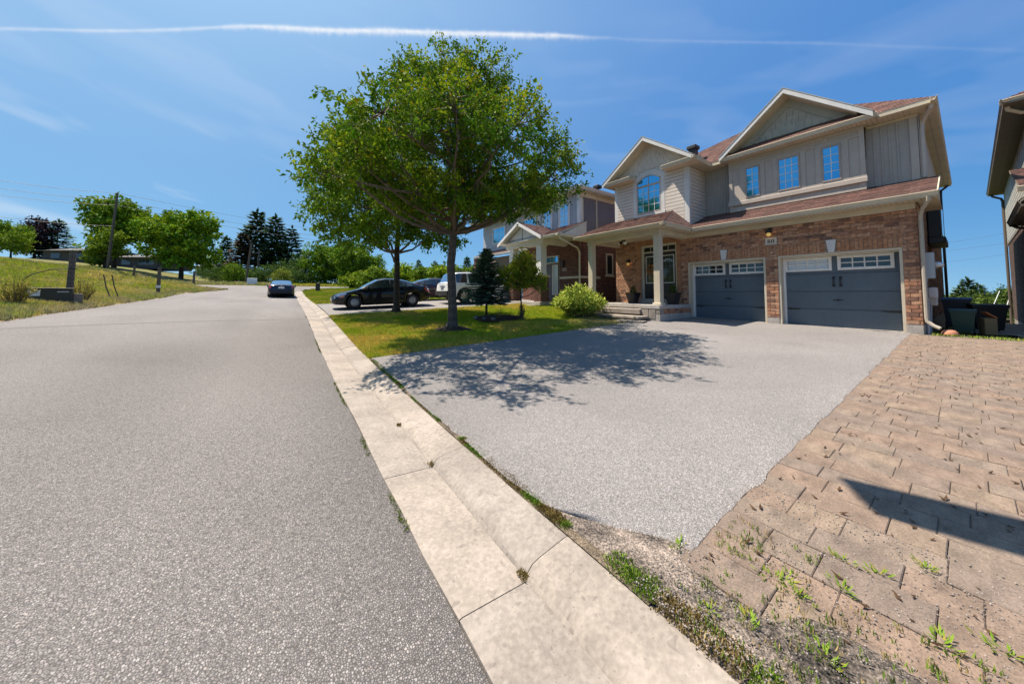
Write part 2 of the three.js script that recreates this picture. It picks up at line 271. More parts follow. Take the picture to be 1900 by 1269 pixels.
// ---------------------------------------------------------------- street
const asphTone = (b, a) => { const n = fbm(b * .5 + 9, a * .22 + 4, 71, 4), p = fbm(b * 2.2, a * .5, 73, 3), t = (b - leftB(a)) / (kerbB(Math.min(a, 46)) - leftB(a)), lane = Math.exp(-(((t - .22) / .05) ** 2)) + Math.exp(-(((t - .42) / .05) ** 2)) + Math.exp(-(((t - .60) / .05) ** 2)) + Math.exp(-(((t - .80) / .05) ** 2)), oil = Math.exp(-(((t - .32) / .045) ** 2)) + Math.exp(-(((t - .70) / .045) ** 2)), k = .92 + .42 * (n - .5) + .20 * (p - .5) + .06 * lane - .07 * oil * (.5 + n) - .14 * sst(.45, .0, kerbB(Math.min(a, 46)) - b) + (a > 14.64 ? .07 : 0) - (fbm(b * 3.3, a * 3.3, 75, 3) > .70 ? .07 : 0); return [k, k, k]; };
{
  const as = [-60, -30, ...range(-14, 46, .6), 47, CROSS0];
  const r = mesh('road', sheet(as, (a) => { const l = leftB(a) + (hash2(Math.round(a * 10), 3) - .5) * .12, k = kerbB(Math.min(a, 46)); return range(l, k, (k - l) / 11); }, (b, a) => { const l = leftB(a), k = kerbB(Math.min(a, 46)), t = (b - l) / (k - l); return roadY(a) + .05 * Math.sin(clamp(t, 0, 1) * Math.PI); }, asphTone), M_ROAD, scene);
  struct(r).userData.label = 'grey asphalt street running away past parked cars';
  const c = mesh('cross_road', sheet([CROSS0, 49.5, 51.5, 53.5, CROSS1], () => range(-70, 60, 3), (b, a) => roadY(a) + .01, asphTone), M_ROAD, scene);
  struct(c).userData.label = 'far cross street at the end of the road';
}
// kerb and gutter, slab by slab
{
  const kerb = new THREE.Group(); kerb.name = numbered('kerb'); scene.add(kerb); struct(kerb).userData.label = 'pale concrete kerb and gutter along the asphalt street';
  const cutsG = [-6, -3.1, -1.2, 1.4, 2.74, 5.66, 8.5, 11.3, 14.2, 17.2, 20.2, 23.2, 26.2, 29.2, 32.2, 35.2, 38.2, 41.2, 44], cutsK = [-6, -3.1, -1.22, 1.42, 2.76, 5.68, 8.55, 11.35, 14.2, 17.2, 20.2, 23.2, 26.2, 29.2, 32.2, 35.2, 38.2, 41.2, 44];
  const profG = [[0, -.14], [0, .008], [.02, .012], [.34, -.006], [.3992, -.010], [.3992, -.14]], profK = [[.4005, -.14], [.4005, -.009], [.415, .012], [.45, .042], [.50, .055], [.70, .083], [.725, .078], [.735, .05], [.735, -.14]];
  const make = (prof, cuts, name, s) => {
    for (let i = 0; i < cuts.length - 1; i++) {
      const g = new Geo(), as = range(cuts[i] + .0035, cuts[i + 1] - .0035, .5), dy = (hash2(i, s) - .5) * .012, lift = cuts[i] >= 17 ? .0 : 0; let prev = null;
      for (const a of as) {
        const k = kerbB(a), y = roadY(a), ring = prof.map(([d, h]) => P(a, y + h + dy + (d > .05 && h > -.1 ? (vnoise(a * 3, d * 9, s) - .5) * .006 : 0), k + d + (d === 0 || d > .7 ? (vnoise(a * 2.3, 1, s + 3) - .5) * .018 : 0)));
        if (prev) for (let q = 0; q < prof.length - 1; q++) g.quad(prev[q], prev[q + 1], ring[q + 1], ring[q]); else g.poly(ring.slice()); prev = ring;
      }
      g.poly(prev.slice().reverse());
      mesh(name, g, M_CONC[(i * 7 + s + (i > 2 ? 0 : i)) % 4], kerb, .5);
    }
  };
  make(profG, cutsG, 'gutter_slab', 1); make(profK, cutsK, 'kerb_slab', 2);
}
// driveways
{
  const tone = (b, a) => { const n = fbm(b * .45 + 2, a * .5 + 7, 81, 4), m = fbm(b * 1.6 + 5, a * 1.6, 83, 3), spot = Math.max(0, 1 - Math.hypot(b - 9.6, a - 2.4) / .5) + Math.max(0, 1 - Math.hypot(b - 10.1, a - 5.1) / .45) + Math.max(0, 1 - Math.hypot(b - 5.2, a - 3.4) / .3), k = 1.0 + .36 * (n - .5) + .14 * (m - .5) - .22 * spot - .08 * sst(3.2, 1.5, b); return [k, k, k * 1.01]; };
  const d = mesh('asphalt_driveway', sheet([.948, .95, 1.0, 1.06, 1.13, 1.21, ...range(1.3, 7.0, .19)], (a) => { const k = kerbB(a) + .748 + (vnoise(a * 4, 2, 9) - .5) * .05 + sst(1.75, .95, a) * .40; return [k, k + .003, ...range(k + .06, 5, .07), ...range(5.15, 13.86, .15)]; }, (b, a) => G(b, a) + .004 + .012 * Math.sin(clamp((a - .95) / 6.05, 0, 1) * Math.PI), tone), M_DRIVE, scene); { const p = d.geometry.attributes.position; for (let i = 0; i < p.count; i++) { const a = -p.getZ(i), b = p.getX(i); if (a < .96) p.setZ(i, -(a + (vnoise(b * 4.1, 3, 12) - .8) * .04 + (vnoise(b * 17, 5, 13) - .5) * .015)); if (a < .96) p.setY(i, p.getY(i) + .007); if (a < .949 || b < kerbB(a) + .748 + (vnoise(a * 4, 2, 9) - .5) * .05 + sst(1.75, .95, a) * .40 + .0015) p.setY(i, p.getY(i) - .022); } }
  struct(d).userData.label = 'pale grey asphalt driveway before the two garage doors';
  const e = mesh('neighbour_driveway', sheet(range(14.9, 21.6, .4), (a) => range(kerbB(a) + .74, 14.4, .6), (b, a) => G(b, a) + .01, tone), M_DRIVE, scene);
  struct(e).userData.label = 'neighbouring grey driveway where the cars are parked';
}
// dirt between kerb and pavers, and under the pavers
const soilTone = (b, a) => { const n = fbm(b * 2 + 3, a * 2 + 1, 91, 4), wet = sst(.55, .25, a) * sst(2.4, 1.6, b), k = lerp(.80 + .5 * (n - .5), .40 + .4 * (n - .5), wet * .9); return [k, k * .96, k * .93]; };
{
  const edge = sheet(range(.9, 7.0, .1), (a) => [kerbB(a) + .715, kerbB(a) + .75, kerbB(a) + .80], (b, a) => roadY(a) + .082 + .02 * (vnoise(a * 5, b * 9, 97) - .4), () => [.62, .56, .44]);
  const s = mesh('soil_strip', mergeGeometries([edge, sheet([...range(-6, .96, .07), ...range(1.02, 1.8, .06)], (a) => [...range(kerbB(a) + .725, 3.0, .07), 4, 6, 9, 13.3, 14.2], (b, a) => G(b, a) + (a > .97 ? (b < 2.0 ? -.001 - .004 * sst(1.45, 1.8, b) * 0 : -.05) : b < 2.6 ? -.008 + .05 * (fbm(b * 3.1, a * 3.1, 95, 4) - .45) * sst(2.15, 1.75, b) + .013 * sst(2.1, 1.8, b) - .006 : -.007), soilTone)]), M_SOIL, scene);
  struct(s).userData.label = 'bare gritty soil strip between kerb and tan pavers';
}
{
  const pav = new THREE.Group(); pav.name = numbered('paver_driveway'); scene.add(pav); struct(pav).userData.label = 'tan concrete paver driveway beside the asphalt driveway';
  const T = dataTex(512, (u, v) => { const a = fbm(u * 5, v * 9, 103, 5, 5), b = fbm(u * 100, v * 100, 105, 2, 100), s = hash2(Math.floor(u * 170), Math.floor(v * 170), 8); const k = .76 + .30 * (a - .5) + .22 * (b - .5) - (s > .988 ? .16 : 0) + (s < .008 ? .14 : 0); return [k, k * .975, k * .95]; }, true); rep(T, .62);
  const mats = [[.325, .252, .204], [.30, .242, .203], [.34, .258, .206], [.29, .238, .205], [.32, .264, .22], [.31, .242, .198], [.345, .276, .218]].map((c) => new THREE.MeshStandardMaterial({ map: T, bumpMap: T, bumpScale: .004, roughness: .92, color: lin(...c) }));
  const rng = mulberry(5), list = [];
  for (let b = 1.78, row = 0; b < 13.1; row++) {
    const w = row < 14 ? .2 + rng() * .035 : .22; let a = .945 - (row % 2 ? .0 : .0), first = true;
    while (a > -2.6) { let l = first ? .16 + rng() * .26 : .20 + rng() * .2; first = false; if (a - l < -2.6) l = a + 2.6; if (l < .1) break; list.push({ a1: a, a0: a - l, b0: b, b1: b + w, row }); a -= l; }
    b += w;
  }
  const vis = (q) => { const a = (q.a0 + q.a1) / 2, b = (q.b0 + q.b1) / 2, v = P(a, G(b, a), b).project(camera); const z = .574 * b + .819 * a; return Math.abs(v.x) < 1.05 && Math.abs(v.y) < 1.05 && z > 0 ? 1 / z : 0; };
  list.forEach((q) => { q.s = vis(q); }); const ok = list.filter((q) => q.s > 0).sort((x, y) => y.s - x.s), single = new Set(ok.slice(0, 298)), rest = mats.map(() => new Geo());
  list.forEach((q, i) => {
    const j = .0010 + rng() * .0012, jx = .0006 + rng() ** 4 * .0028, a0 = q.a0 + jx, a1 = q.a1 - jx, b0 = q.b0 + j, b1 = q.b1 - j, cb = (b0 + b1) / 2, ca = (a0 + a1) / 2, y = G(cb, ca), sl = (G(b1, ca) - G(b0, ca)) / (b1 - b0), up = (rng() - .5) * .006 + .002, ti = (rng() - .5) * .012, tj = (rng() - .5) * .014, jt = () => (rng() - .5) * .007;
    const Y = (a, b) => y + up + sl * (b - cb) + ti * (a - ca) + tj * (b - cb), c = [[a0 + jt() * .2, b0 + jt()], [a0 + jt() * .2, b1 + jt()], [a1 + jt() * .2, b1 + jt()], [a1 + jt() * .2, b0 + jt()]];
    const g = single.has(q) ? new Geo() : rest[i % mats.length], ch = .0045, cen = [ca, cb], inn = c.map(([a, b]) => [a + Math.sign(ca - a) * ch, b + Math.sign(cb - b) * ch]);
    const top = inn.map(([a, b]) => P(a, Y(a, b), b)), edge = c.map(([a, b]) => P(a, Y(a, b) - ch, b)), bot = c.map(([a, b]) => P(a, Y(a, b) - .06, b));
    g.quad(top[3], top[2], top[1], top[0]);
    for (let k = 0; k < 4; k++) { const l = (k + 1) % 4; g.quad(edge[k], edge[l], top[l], top[k]); if (single.has(q)) g.quad(bot[k], bot[l], edge[l], edge[k]); }
    if (single.has(q)) mesh('paver', g, mats[(i * 5 + (rng() * 3 | 0)) % mats.length], pav);
  });
  rest.forEach((g, i) => { if (g.p.length) stuff(mesh('distant_pavers', g, mats[i], pav)); });
}

// pale gravelly edge along the left of the street, and a tar seam across it
{
  const e = mesh('gravel_edge', sheet(range(-12, 47, .5), (a) => { const l = leftB(a), w = .22 + .22 * vnoise(a * .9, 4, 15); return [l - w, l - w * .6, l - .05, l + .06 + .05 * vnoise(a * 2, 8, 16)]; }, (b, a) => Math.max(roadY(a) + .006, b < leftB(a) ? G(b, a) + .02 : 0), (b, a) => { const k = 1.5 + .7 * (vnoise(a * 3, b * 3, 18) - .5); return [k, k * .93, k * .82]; }), M_SOIL, scene); struct(e).userData.label = 'pale gravelly edge along the left of the street';
  const t = mesh('tar_seam', sheet([14.62, 14.655], (a) => range(-6.7, kerbB(a), .6), (b, a) => roadY(a) + .05 * Math.sin(clamp((b + 6.75) / 7.6, 0, 1) * Math.PI) + .006, () => [.35, .34, .34]), M_SOIL, scene); struct(t).userData.label = 'dark seam across the asphalt street';
}
// ---------------------------------------------------------------- building kit
const T_FINE = dataTex(512, (u, v) => { const a = fbm(u * 5, v * 5, 201, 4, 5), b = fbm(u * 60, v * 60, 203, 2, 60), st = fbm(u * 30, v * 3, 207, 3, 3); const k = .93 + .10 * (a - .5) + .05 * (b - .5) + .06 * (st - .5); return [k, k * .995, k * .985]; }, true); rep(T_FINE, 2.1);
const T_BRICK = dataTex(512, (u, v) => { const a = fbm(u * 12, v * 16, 211, 4, 4), b = fbm(u * 110, v * 110, 213, 2, 110), s = hash2(Math.floor(u * 128), Math.floor(v * 128), 9); const k = .82 + .36 * (a - .5) + .28 * (b - .5) - (s > .97 ? .2 : 0); return [k, k * .985, k * .97]; }, true); rep(T_BRICK, .9);
const trimMat = (r, g, b, rough = .62) => new THREE.MeshStandardMaterial({ color: lin(r, g, b), map: T_FINE, roughness: rough });
const brickMat = (r, g, b) => new THREE.MeshStandardMaterial({ color: lin(r, g, b), map: T_BRICK, bumpMap: T_BRICK, bumpScale: .003, roughness: .93 });
const M_BRICKS = [[.56, .285, .165], [.48, .235, .14], [.63, .335, .20], [.38, .195, .13], [.58, .35, .235], [.27, .15, .11], [.50, .28, .185], [.66, .385, .245]].map((c) => brickMat(...c));
const M_SOLDIER = [[.58, .29, .155], [.52, .255, .14], [.62, .33, .19], [.55, .30, .17]].map((c) => brickMat(...c));
const M_MORTAR = brickMat(.43, .30, .225);
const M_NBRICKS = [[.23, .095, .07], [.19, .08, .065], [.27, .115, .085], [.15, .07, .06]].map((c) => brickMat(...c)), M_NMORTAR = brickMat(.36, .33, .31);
const M_TAN = trimMat(.62, .55, .43), M_TAUPE = trimMat(.52, .47, .42), M_BATTEN = trimMat(.40, .375, .35), M_BAY = trimMat(.48, .43, .385), M_SIDING = trimMat(.66, .60, .54), M_RAKE = trimMat(.66, .66, .66), M_SHAKE = [trimMat(.43, .42, .365), trimMat(.40, .395, .345), trimMat(.455, .44, .385)], M_WHITE = trimMat(.80, .80, .79, .5), M_CREAM = trimMat(.70, .64, .52, .5);
const M_GLASS = new THREE.MeshPhysicalMaterial({ color: lin(.10, .40, .62), metalness: .92, roughness: .05 }), M_DGLASS = new THREE.MeshPhysicalMaterial({ color: lin(.015, .02, .022), roughness: .04, ior: 1.55, clearcoat: .5, clearcoatRoughness: .03 });
const M_NW = trimMat(.80, .80, .82), M_FRAME = trimMat(.46, .42, .38, .45), M_BLACK = std(.018, .018, .019, .45), M_DARKDOOR = std(.035, .03, .034, .4);
const M_GDOOR = [trimMat(.10, .135, .175, .55), trimMat(.094, .127, .165, .55)];
const M_CONCW = new THREE.MeshStandardMaterial({ map: T_CONC, bumpMap: T_CONCB, bumpScale: .003, roughness: .95, color: lin(.62, .60, .58) });
const M_SHING = new THREE.MeshStandardMaterial({ color: lin(.20, .108, .092), map: T_BRICK, bumpMap: T_BRICK, bumpScale: .003, roughness: .95, vertexColors: true }), M_SHING2 = new THREE.MeshStandardMaterial({ color: lin(.16, .085, .082), map: T_BRICK, roughness: .95, vertexColors: true });

const FRONT = (b) => new THREE.Matrix4().set(0, 0, -1, b, 0, 1, 0, 0, 1, 0, 0, 0, 0, 0, 0, 1);       // x = -a, z = towards the street
const RIGHT = (a) => new THREE.Matrix4().set(1, 0, 0, 0, 0, 1, 0, 0, 0, 0, 1, -a, 0, 0, 0, 1);       // faces -a: x = b
const LEFT = (a) => new THREE.Matrix4().set(-1, 0, 0, 0, 0, 1, 0, 0, 0, 0, -1, -a, 0, 0, 0, 1);      // faces +a: x = -b
const inFrame = (fr) => { const g = new Geo(); g.m = fr; return g; };
const bar = (name, fr, x0, x1, y0, y1, z0, z1, mat, parent, ch = .004) => mesh(name, inFrame(fr).box(x0, x1, y0, y1, z0, z1, ch), mat, parent);

// running-bond brick on a wall frame; returns list of [x0,x1,y0,y1,kind]
function brickLay(x0, x1, y0, y1, holes, L = .257, H = .1, off = 0) {
  const out = [];
  for (let r = 0, y = y0; y < y1 - .03; r++, y = y0 + r * H) {
    const top = Math.min(y + H - .011, y1), spans = []; let cut = [[x0, x1]];
    for (const h of holes) if (h[2] < top - .02 && h[3] > y + .02) cut = cut.flatMap(([p, q]) => q <= h[0] || p >= h[1] ? [[p, q]] : [[p, h[0]], [h[1], q]].filter(([i, j]) => j - i > .02));
    for (const [p, q] of cut) { const s = Math.floor((p - off) / L) * L + off + (r % 2 ? L / 2 : 0) - L; for (let x = s; x < q; x += L) { const i = Math.max(p, x + .0055), j = Math.min(q, x + L - .0055); if (j - i > .035) spans.push([i, j, y, top]); } }
    out.push(...spans);
  }
  return out;
}
function sizeOnScreen(m, x, y, w) { const v = V3(x, y, 0).applyMatrix4(m), d = v.distanceTo(camera.position); const q = v.clone().project(camera); return Math.abs(q.x) < 1.02 && Math.abs(q.y) < 1.02 ? w / d : 0; }
// bricks: the largest in view are parts of their own, the rest one part per tone
function layBricks(wall, jobs, mats, most, seed, proud = .012) {
  const rng = mulberry(seed), all = [];
  for (const j of jobs) for (const [x0, x1, y0, y1] of j.list) all.push({ fr: j.fr, x0, x1, y0, y1, mats: j.mats ?? mats, s: j.hide ? 0 : sizeOnScreen(j.fr, (x0 + x1) / 2, (y0 + y1) / 2, (x1 - x0) + (y1 - y0)) });
  const order = all.filter((q) => q.s > 0).sort((p, q) => q.s - p.s), single = new Set(order.slice(0, most)), rest = new Map();
  for (const q of all) {
    const mat = q.mats[Math.floor(rng() * q.mats.length)], d = proud + (rng() - .5) * .004, solo = single.has(q), g = solo ? new Geo() : rest.get(mat) ?? rest.set(mat, new Geo()).get(mat);
    g.m = q.fr; const c = .004;
    const i = [[q.x0 + c, q.y0 + c], [q.x1 - c, q.y0 + c], [q.x1 - c, q.y1 - c], [q.x0 + c, q.y1 - c]], o = [[q.x0, q.y0], [q.x1, q.y0], [q.x1, q.y1], [q.x0, q.y1]];
    g.quad(...i.map(([x, y]) => V3(x, y, d)));
    for (let k = 0; k < 4; k++) { const l = (k + 1) % 4; g.quad(V3(...o[k], -.004), V3(...o[l], -.004), V3(...i[l], d), V3(...i[k], d)); }
    if (solo) mesh('brick', g, mat, wall);
  }
  for (const [mat, g] of rest) stuff(mesh('brickwork', g, mat, wall));
}
// overlapping horizontal boards between two edges given as functions of height
function siding(parent, fr, y0, y1, left, right, holes, mat, expo = .15, name = 'siding_board') {
  for (let y = y0; y < y1 - .02; y += expo) {
    const top = Math.min(y + expo, y1), m = (y + top) / 2; let cut = [[left(m), right(m)]];
    for (const h of holes) { const hx = h(m); if (hx) cut = cut.flatMap(([p, q]) => q <= hx[0] || p >= hx[1] ? [[p, q]] : [[p, hx[0]], [hx[1], q]].filter(([i, j]) => j - i > .03)); }
    for (const [p, q] of cut) {
      if (q - p < .04) continue; const g = inFrame(fr), lo0 = Math.max(p, left(y)), lo1 = Math.max(p, left(top)), hi0 = Math.min(q, right(y)), hi1 = Math.min(q, right(top));
      const a = V3(p === left(m) ? lo0 : p, y, .038), b = V3(q === right(m) ? hi0 : q, y, .038), c = V3(q === right(m) ? hi1 : q, top, .006), d = V3(p === left(m) ? lo1 : p, top, .006);
      const mid = [a.clone().lerp(d, .86).setZ(.036), b.clone().lerp(c, .86).setZ(.036)];
      g.quad(a, b, mid[1], mid[0]); g.quad(mid[0], mid[1], c, d); g.quad(V3(a.x, y, 0), V3(b.x, y, 0), b, a);
      mesh(name, g, mat, parent);
    }
  }
}
function battens(parent, fr, x0, x1, step, y0, y1, mat, w = .05) { for (let x = x0; x <= x1 + .001; x += step) bar('batten', fr, x - w / 2, x + w / 2, y0, typeof y1 === 'function' ? y1(x) : y1, 0, .022, mat, parent); }

function shingles(parent, pts, mat, seed, expo = .143, name = 'shingles') {
  // pts: eave start, eave end, then the rest of the outline; a tab is a thin wedge
  const rng = mulberry(seed), o = pts[0], U = pts[1].clone().sub(o).normalize(), N = newell(pts), Vv = N.clone().cross(U).normalize();
  if (pts[2].clone().sub(o).dot(Vv) < 0) Vv.negate();
  const up = U.clone().cross(Vv); if (up.y < 0) up.negate();
  const q = pts.map((p) => { const d = p.clone().sub(o); return [d.dot(U), d.dot(Vv)]; }), top = Math.max(...q.map((p) => p[1]));
  const row = (s) => { let lo = 1e9, hi = -1e9; for (let i = 0; i < q.length; i++) { const [x0, y0] = q[i], [x1, y1] = q[(i + 1) % q.length]; if ((y0 - s) * (y1 - s) <= 0 && y0 !== y1) { const x = x0 + (x1 - x0) * (s - y0) / (y1 - y0); lo = Math.min(lo, x); hi = Math.max(hi, x); } } return [lo, hi]; };
  const g = new Geo(); g.tone(1, 1, 1); const at = (x, y, h) => o.clone().addScaledVector(U, x).addScaledVector(Vv, y).addScaledVector(up, h);
  for (let s = 0; s < top - .01; s += expo) {
    const s1 = Math.min(s + expo, top), [l0, h0] = row(s + .001), [l1, h1] = row(s1 - .001); if (h0 < l0 || h1 < l1) continue;
    const rowTone = .92 + .16 * rng();
    for (let x = Math.min(l0, l1) - rng() * .25; x < Math.max(h0, h1);) {
      const w = .12 + rng() * .24, b0 = clamp(x, l0, h0), b1 = clamp(x + w, l0, h0), t0 = clamp(x, l1, h1), t1 = clamp(x + w, l1, h1), k = rowTone * (.66 + .66 * rng()), th = .013 + rng() * .006; x += w;
      if (b1 - b0 < .004 && t1 - t0 < .004) continue;
      g.tone(k * (1 + .10 * (rng() - .5)), k, k * (1 + .12 * (rng() - .5)));
      g.quad(at(b0, s, th), at(b1, s, th), at(t1, s1, .003), at(t0, s1, .003)); g.quad(at(b0, s, 0), at(b1, s, 0), at(b1, s, th), at(b0, s, th));
    }
  }
  return stuff(mesh(name, g, mat, parent));
}
function roofSlope(parent, pts, mat, deckMat, seed, thick = .12) {
  const N = newell(pts); if (N.y < 0) N.negate();
  const deck = mesh('roof_slope', new Geo().prism(pts.map((p) => p.clone().addScaledVector(N, -.004)), V3(0, -thick, 0)), deckMat, parent);
  shingles(deck, pts, mat, seed);
  return deck;
}
// a gutter (k-style section) between two points of its top front edge; outward is horizontal
function gutter(parent, p, q, outward, mat, size = .11) {
  const g = new Geo(), pr = [[0, 0], [.012, .006], [.014, -.012], [-.004, -.03], [-.012, -.06], [-.035, -size], [-size, -size], [-size, 0], [-size + .01, 0], [-size + .01, -size + .012], [-.04, -size + .012], [-.012, -.03]];
  const ring = (c) => pr.map(([u, v]) => c.clone().addScaledVector(outward, u).add(V3(0, v, 0)));
  const A = ring(p), B = ring(q); for (let i = 0; i < pr.length; i++) { const j = (i + 1) % pr.length; g.quad(A[i], A[j], B[j], B[i]); }
  const cap = (R) => { const idx = THREE.ShapeUtils.triangulateShape(pr.map((t) => new THREE.Vector2(...t)), []); for (const [i, j, k] of idx) g.tri(R[i], R[j], R[k]); }; cap(A); cap(B);
  return mesh('gutter', g, mat, parent);
}
function downspout(parent, pts, mat, w = .075, d = .055) { const g = new Geo(); g.tube(pts, w * .55, 8); return mesh('downspout', g, mat, parent, .6); }
// a window: frame, panes and bars, on a wall frame; sashes = list of [x0,x1,y0,y1,columns,rows]
function windowUnit(parent, fr, x0, x1, y0, y1, sashes, o = {}) {
  const fm = o.frame ?? M_FRAME, fw = o.fw ?? .05, g = inFrame(fr), z0 = o.z0 ?? .002, z1 = o.z1 ?? .05;
  if (!o.arch) { g.box(x0, x0 + fw, y0, y1, z0, z1, .005).box(x1 - fw, x1, y0, y1, z0, z1, .005).box(x0 + fw, x1 - fw, y1 - fw, y1, z0, z1, .005).box(x0 + fw, x1 - fw, y0, y0 + fw, z0, z1, .005); }
  else { g.box(x0, x0 + fw, y0, o.arch(x0) - .005, z0, z1).box(x1 - fw, x1, y0, o.arch(x1) - .005, z0, z1).box(x0 + fw, x1 - fw, y0, y0 + fw, z0, z1); const n = 16; for (let i = 0; i < n; i++) { const a = lerp(x0, x1, i / n), b = lerp(x0, x1, (i + 1) / n); g.prism([V3(a, o.arch(a) - fw, z0), V3(b, o.arch(b) - fw, z0), V3(b, o.arch(b), z0), V3(a, o.arch(a), z0)], V3(0, 0, z1 - z0)); } }
  for (const [a, b, c, d] of o.bars ?? []) g.box(a, b, c, d, z0, z1 - .004, .004);
  const w = mesh(o.name ?? 'window', g, fm, parent);
  for (const [a, b, c, d, nc, nr, mat] of sashes) {
    const top = o.arch && d === 'arch', D = top ? Math.max(o.arch((a + b) / 2), o.arch(a), o.arch(b)) : d, pz = (o.z0 ?? .002) + .024;
    const pg = inFrame(fr); if (top) { const pts = [V3(a, c, pz), V3(b, c, pz)]; for (let i = 0; i <= 8; i++) { const x = lerp(b, a, i / 8); pts.push(V3(x, o.arch(x) - fw * .9, pz)); } pg.prism(pts, V3(0, 0, -.012)); } else pg.box(a, b, c, d, pz - .012, pz);
    mesh('pane', pg, mat ?? o.glass ?? M_GLASS, w);
    const mw = o.mw ?? .018, mm = o.muntin ?? M_WHITE;
    for (let i = 1; i < nc; i++) { const x = lerp(a, b, i / nc); mesh('muntin', inFrame(fr).box(x - mw / 2, x + mw / 2, c, top ? o.arch(x) - fw : d, pz + .001, pz + .012), mm, w); }
    for (let i = 1; i < nr; i++) { const y = lerp(c, D, i / nr); mesh('muntin', inFrame(fr).box(a, b, y - mw / 2, y + mw / 2, pz + .0015, pz + .011), mm, w); }
  }
  return w;
}
const settle = (o, p) => { o.position.copy(p); for (const c of o.children) c.position.sub(p); return o; };
